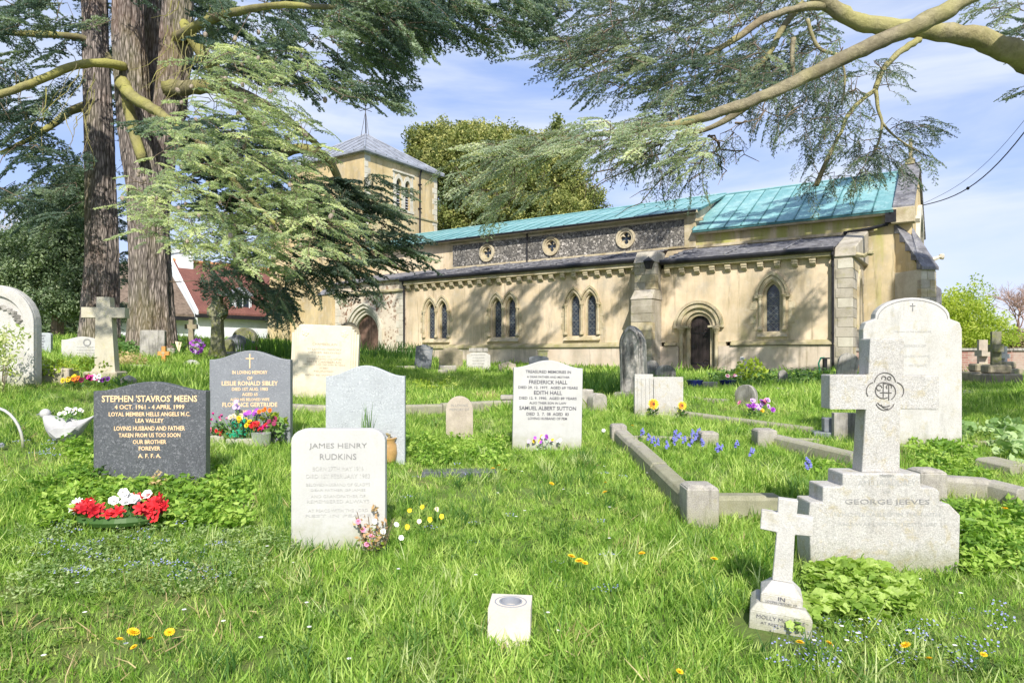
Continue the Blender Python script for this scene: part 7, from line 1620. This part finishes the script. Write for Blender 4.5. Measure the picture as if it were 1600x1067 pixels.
    # rose shrub in front
    x, y, z, s = at(592, 852); t = thing('rose_shrub', 'small rose shrub with reddish young leaves and pale pink blooms beside the white headstone', 'shrub', (x, y-.13, z))
    PK = leafmat('reddish_young_leaves', [(.35, .16, .12), (.52, .36, .18), (.62, .56, .26)], .3, .5, .2, 20); leaves(t, 90, .12, .035, PK, (0, 0, .12), .9); leaves(t, 50, .10, .035, C_LIM, (0, 0, .08), .8); leaves(t, 16, .035, .03, PK, (-.005, 0, .25), 1.2); leaves(t, 12, .03, .03, PK, (-.11, 0, .17), 1.2)
    for (a, b) in ((-.06, .14), (.01, .19), (-.01, .10), (.14, .17), (.17, .09), (-.04, .05), (.06, .13), (-.09, .19)): bloom('rose', .018, C_WHT if a > 0 else C_PNK, t, (a, -.05, b), facing(.3))
    stems(t, [(random.uniform(-.12, .12), random.uniform(-.05, .05), random.uniform(.1, .26)) for _ in range(12)], mat=TWIG)
    PR = [(640, 812), (660, 806), (683, 810), (690, 822), (672, 826), (655, 830), (636, 838)]
    for (px, py) in PR:
        x, y, z, s = at(px, py+6); t = thing('primrose', 'pale primrose right of the rose shrub, '+nth(sorted(PR).index((px, py)), len(PR)), 'flower', (x, y, z), 0, 'primroses in the grass'); bloom('pansy', .019, C_CRM if px % 2 else C_YEL, t, (0, 0, .085), facing(.2), 'petals'); leaves(t, 9, .03, .04, C_GRN, (0, 0, .02), .3)
    # bluebells
    BB = [(1003, 672), (1012, 681), (1019, 686), (1054, 674), (1060, 680), (1068, 686), (1080, 674), (1086, 680), (1078, 690), (1052, 688), (1120, 698), (1124, 700), (1150, 693), (1173, 706), (1260, 722), (1262, 728), (1097, 690), (1026, 690), (1090, 672), (1042, 694)]
    for (px, py) in BB:
        x, y, z, s = at(px, py+22); t = thing('bluebell', 'bluebell spike in the kerbed grave, '+nth(sorted(BB).index((px, py)), len(BB)), 'flower', (x, y, z), random.uniform(-1, 1), 'bluebells in the kerbed grave'); h = .17
        m = MB(); m.tube([(0, 0, 0), (.005, 0, h*.7), (.03, 0, h)], .0025, 4); m.build('stem', C_STEM, t)
        for k in range(7): m = MB(); q = h*(.62+.38*k/7); m.lathe([(.004, .022), (.010, .016), (.009, .004), (.015, -.002)], 6, T(.02*k/7+random.uniform(-.018, .018), random.uniform(-.018, .018), q-.012)); m.build('bell', C_BLU, t)
    # bluebell leaves, long grass clumps, broad plants: counted clumps
    def clump(name, label, px, py, tmp, mat, rz=0, cat='plant', dy=0):
        x, y, z, s = at(px, py); t = thing(name, label, cat, (x, y+dy, z), rz)
        for v, f, m_ in tmp: tag(obj('leaves', v, f, m_, t), kind='stuff')
        return t
    clump('grass_tussock', 'tall green grass tussock between the large cross and the tall white headstone', 1385, 748, [(*t_grass(150, .14, .34, .22, .008, .7, 5)[:2], GR), (*t_grass(30, .2, .38, .15, .006, .4, 6)[:2], DRY)], None)
    clump('bluebell_leaves', 'dark strap-leaved clump left of the large cross', 1262, 778, [(*t_grass(110, .12, .24, .16, .012, .8, 7)[:2], GRD)], None)
    clump('daffodil_clump', 'big dark clump of daffodil leaves against the church wall, left of the pointed monument', 925, 612, [(*t_grass(260, .3, .62, .75, .022, .5, 8)[:2], GRD)], None)
    clump('daffodil_clump', 'smaller daffodil leaf clump beside the foot of the pointed monument', 950, 620, [(*t_grass(120, .2, .42, .35, .018, .6, 9)[:2], GRD)], None)
    clump('long_grass_clump', 'long grass growing against the wall under the downpipe by the west porch', 610, 562, [(*t_grass(420, .35, .85, 1.6, .03, .5, 10)[:2], GRD)], None)
    clump('long_grass_clump', 'dark rushes at the foot of the tower behind the cream headstone', 425, 560, [(*t_grass(260, .4, .9, .9, .03, .4, 11)[:2], GRD)], None)
    clump('grass_tussock', 'sprawling grass tussock inside the kerbed bluebell grave', 1190, 752, [(*t_grass(130, .10, .22, .25, .008, 1.3, 12)[:2], GR)], None)
    clump('grass_tussock', 'yellowish spiky tussock on the bank behind the buff kerb', 762, 628, [(*t_grass(80, .12, .26, .22, .014, .9, 13)[:2], DRY), (*t_grass(60, .12, .26, .24, .014, .9, 14)[:2], GR)], None)
    LM = leafmat('fresh_nettle_leaves', [(.10, .21, .03), (.22, .38, .05), (.40, .54, .12)], .35, .5, .3, 4)
    def bank(name, label, boxes, mat, ls=.05, seed=0, lobed=False, zs=.5, rad=.10):
        r = random.Random(seed); x0, y0, z0, s0 = at(*boxes[0][:2]); t = thing(name, label, 'plants', (x0, y0, z0)); pts = []
        for (px0, py0, px1, py1, n) in boxes:
            for _ in range(n): x, y, z, s = at(r.uniform(min(px0, px1), max(px0, px1)), r.uniform(min(py0, py1), max(py0, py1))); pts.append((x, y, z+.03+r.uniform(0, .05)))
        scatter('leaves', [(p[0]-x0, p[1]-y0, p[2]-z0) for p in pts], [(random.gauss(0, .25), random.gauss(0, .25), random.uniform(0, 6.28)) for _ in pts], [random.uniform(.6, 1.25) for _ in pts], [t_leaves(20, rad, ls, seed*7+k, .5, zs, lobed) for k in range(3)], [mat], t)
    bank('leafy_weed_bank', 'bright leafy weeds spreading round the dark granite headstone', [(110, 700, 160, 780, 90), (150, 765, 330, 800, 150), (325, 745, 380, 830, 110), (230, 790, 330, 830, 60), (60, 760, 130, 830, 50)], LM, .055, 3)
    bank('leafy_weed_bank', 'fresh leafy weeds at the foot of the small round-topped headstone', [(640, 690, 790, 715, 120), (655, 712, 790, 730, 60)], LM, .05, 4)
    bank('leafy_weed_bank', 'leafy weeds on the far right behind the large cross', [(1440, 740, 1530, 765, 60), (1480, 800, 1600, 900, 170), (1430, 700, 1520, 740, 60), (1270, 730, 1300, 745, 10)], LM, .06, 5)
    bank('geranium_patch', 'patch of round scalloped leaves between the small and the large cross', [(1265, 900, 1385, 970, 120), (1380, 930, 1420, 965, 30), (1240, 960, 1270, 1000, 8)], leafmat('scalloped_leaves', [(.16, .28, .04), (.30, .44, .08), (.46, .58, .18)], .35, .5, .3, 4), .055, 6, True, .35, .07)
    bank('hollyhock_leaves', 'large pale round leaves by the broken kerb at the right', [(1500, 675, 1530, 690, 9), (1550, 685, 1600, 720, 16), (1560, 670, 1575, 690, 5)], leafmat('pale_round_leaves', [(.16, .28, .09), (.28, .42, .16), (.40, .52, .26)], .3, .5, .3, 4), .10, 7, True, .9, .13)
    bank('ground_ivy', 'creeping greyish ground ivy in the turf below the wreath', [(20, 830, 420, 940, 210), (300, 840, 460, 880, 40)], leafmat('ground_ivy_leaves', [(.14, .23, .07), (.26, .36, .13), (.36, .44, .20)], .25, .6, .3, 5), .024, 8, False, .35, .07)
    bank('dry_leaf_patch', 'patch of yellow dying daffodil leaves on the bank behind', [(650, 598, 705, 612, 40), (920, 618, 945, 628, 14)], C_LIM, .08, 9, False, .3, .16)
    bank('wall_bed_plants', 'mixed garden plants in the bed along the church wall', [(1112, 592, 1150, 606, 60), (1150, 590, 1215, 604, 90), (1215, 592, 1300, 606, 60), (1238, 590, 1300, 600, 40)], C_GRN, .11, 10, False, 1.2, .22)
    bank('ivy_at_trunk', 'ivy and leafy shoots round the foot of the cedar trunks', [(180, 535, 218, 560, 90), (160, 540, 190, 560, 30), (268, 540, 285, 560, 30)], C_GRN, .12, 11, False, 1.3, .22)
    bank('dry_flower_stalks', 'pale dry flower stalks below the right cedar trunk', [(182, 562, 222, 574, 50)], DRY, .08, 12, False, 1.3, .14)
    # variegated climber and trough plants at the left
    x, y, z, s = at(20, 612); t = thing('variegated_bush', 'variegated climbing bush in front of the arched headstone at the left edge', 'shrub', (x, y-.2, z))
    pts = [(random.gauss(-.1, .22), random.gauss(0, .12), random.uniform(0, 1)**1.3*.8) for _ in range(70)]; pts = [(p[0]*(1-.5*p[2]), p[1], p[2]) for p in pts]
    scatter('leaves', pts, [(random.uniform(0, 6), random.uniform(0, 6), 0) for _ in pts], [random.uniform(.6, 1.1) for _ in pts], [t_leaves(16, .10, .06, 70+k) for k in range(3)], [C_VAR], t); stems(t, [(p[0], p[1], p[2]) for p in pts[:20]], mat=TWIG)
    x, y, z, s = at(78, 598); t = thing('stone_trough', 'pinkish stone trough overflowing with lime green creeping plants at the left', 'planter', (x, y, z), R(12)); m = MB(); m.box(-.30, .30, -.18, .18, -.1, .20); m.build('trough', BEIGE, t, bevel=.015)
    pts = [(random.gauss(0, .26), random.gauss(-.05, .13), .22+random.uniform(-.1, .10)) for _ in range(60)]; scatter('leaves', pts, [(random.uniform(0, 6), random.uniform(0, 6), 0) for _ in pts], [random.uniform(.6, 1.2) for _ in pts], [t_leaves(16, .09, .06, 80+k) for k in range(3)], [C_LIM], t)
    # pots, can, flowers at the wall
    BL = plain('cobalt_glaze', (.02, .03, .16), .2, .2, 8, .05)
    for (px, lab) in ((1086, 'dark blue glazed bowl near the priest door step, left one'), (1137, 'blue glazed bowl with pink flowers in the bed right of the priest door')):
        x, y, z, s = at(px, 606); t = thing('glazed_bowl', lab, 'pot', (x, y, z)); m = MB(); m.lathe([(.09, 0), (.14, .05), (.17, .15), (.18, .16), (.15, .16), (.13, .10)], 16); m.build('bowl', BL, t, smooth=True)
        leaves(t, 30, .13, .06, C_GRN, (0, 0, .18), .4)
        if px > 1100:
            for k in range(7): bloom('pansy', .04, (C_PNK, C_WHT)[k % 2], t, (random.gauss(0, .08), -.05, .22+random.uniform(0, .05)), facing())
    x, y, z, s = at(1157, 598); t = thing('white_azalea', 'white flowering plant in the bed right of the priest door', 'shrub', (x, y, z)); leaves(t, 60, .22, .1, C_GRN, (0, 0, .2), .9)
    for k in range(16): bloom('rose', .055, C_WHT, t, (random.gauss(0, .09), -.12, .34+random.gauss(0, .08)), facing())
    x, y, z, s = at(1178, 602); t = thing('lime_shrub', 'bright lime-green leafy shrub by the church wall right of the white flowers', 'shrub', (x, y+.2, z)); leaves(t, 240, .38, .14, C_LIM, (0, 0, .32), .75); leaves(t, 80, .3, .14, C_GRN, (0, 0, .15), .6); stems(t, [(.2, 0, .4), (-.2, 0, .4), (0, 0, .5)], mat=TWIG)
    x, y, z, s = at(1288, 590); t = thing('garden_tap_stand', 'green plastic watering can hung on a short dark post by the church corner', 'watering can', (x, y, z)); GRP = plain('green_plastic', (.02, .22, .13), .4); m = MB(); m.tube([(-.12, 0, .1), (-.16, 0, .4), (-.1, 0, .55), (.0, 0, .56)], .022, 6); m.build('handle', GRP, t); m = MB(); m.box(-.03, .06, -.05, .05, -.1, .52); m.box(-.09, .12, -.08, .08, .521, .56); m.build('post', M_IRON, t)
    x, y, z, s = at(398, 556); t = thing('pink_flowers', 'small bunch of magenta flowers behind the grey granite headstone', 'bouquet', (x, y, z))
    for k in range(9): bloom('rose', .045, C_MAG, t, (random.gauss(0, .14), 0, .22+random.gauss(0, .03)), facing())
    leaves(t, 40, .2, .07, C_GRN, (0, 0, .1), .6)
    x, y, z, s = at(279, 562); t = thing('yellow_pennant', 'small faded yellow pennant on a stick by the cedar foot', 'flag', (x, y, z), R(10)); m = MB(); m.tube([(0, 0, -.1), (.01, 0, .42)], .01, 4); m.build('stick', TWIG, t); m = MB(); m.prism([(.01, .15), (.07, .40), (-.08, .42)], -.004, .004); m.build('cloth', C_CRM, t)
    # toadstool-like dandelion clock
    x, y, z, s = at(943, 694); t = thing('dandelion_clock', 'round white dandelion clock in the grass beside the heavy kerb', 'flower', (x, y, z)); m = MB(); m.tube([(0, 0, 0), (0, 0, .12)], .002, 4); m.build('stem', C_STEM, t); m = MB(); m.ball((0, 0, .14), .022, seg=9, rings=7); m.build('seed_head', C_WHT, t)
    # reddish dead leaves and a pale twig bundle by the dark stone
    x, y, z, s = at(262, 766); t = thing('dried_flowers', 'withered brown flower bunch leaning on the foot of the dark granite headstone', 'bouquet', (x, y-.12, z)); leaves(t, 50, .06, .035, PK, (0, 0, .07), 1.3); leaves(t, 20, .05, .03, DRY, (-.02, 0, .1), 1.4); leaves(t, 8, .03, .03, C_MAR, (.06, -.03, .03), 1)
    # overhead cables with a joint
    cb = plain('black_cable', (.03, .03, .035), .5)
    for (o, r, lab) in ((0, .016, 'thick black service cable running from the church gable up to the right'), (.14, .006, 'thin second cable above the thick one by the church gable')):
        a = Vector((13.2, 21.9, 4.85+o*.4)); b = P3(1700, 60, 15)+Vector((0, 0, o)); t = thing('overhead_cable', lab, 'cable', a); pts = [(a.lerp(b, k/20)-a)-Vector((0, 0, 1))*(.9*math.sin(PI*k/20)*(1.0 if not o else .75)) for k in range(21)]
        m = MB(); m.tube(pts, r, 5); m.build('cable', cb, t)
        if not o: m = MB(); m.ball(pts[7], .05, seg=6, rings=4); m.build('joint', cb, t)
bouquets()
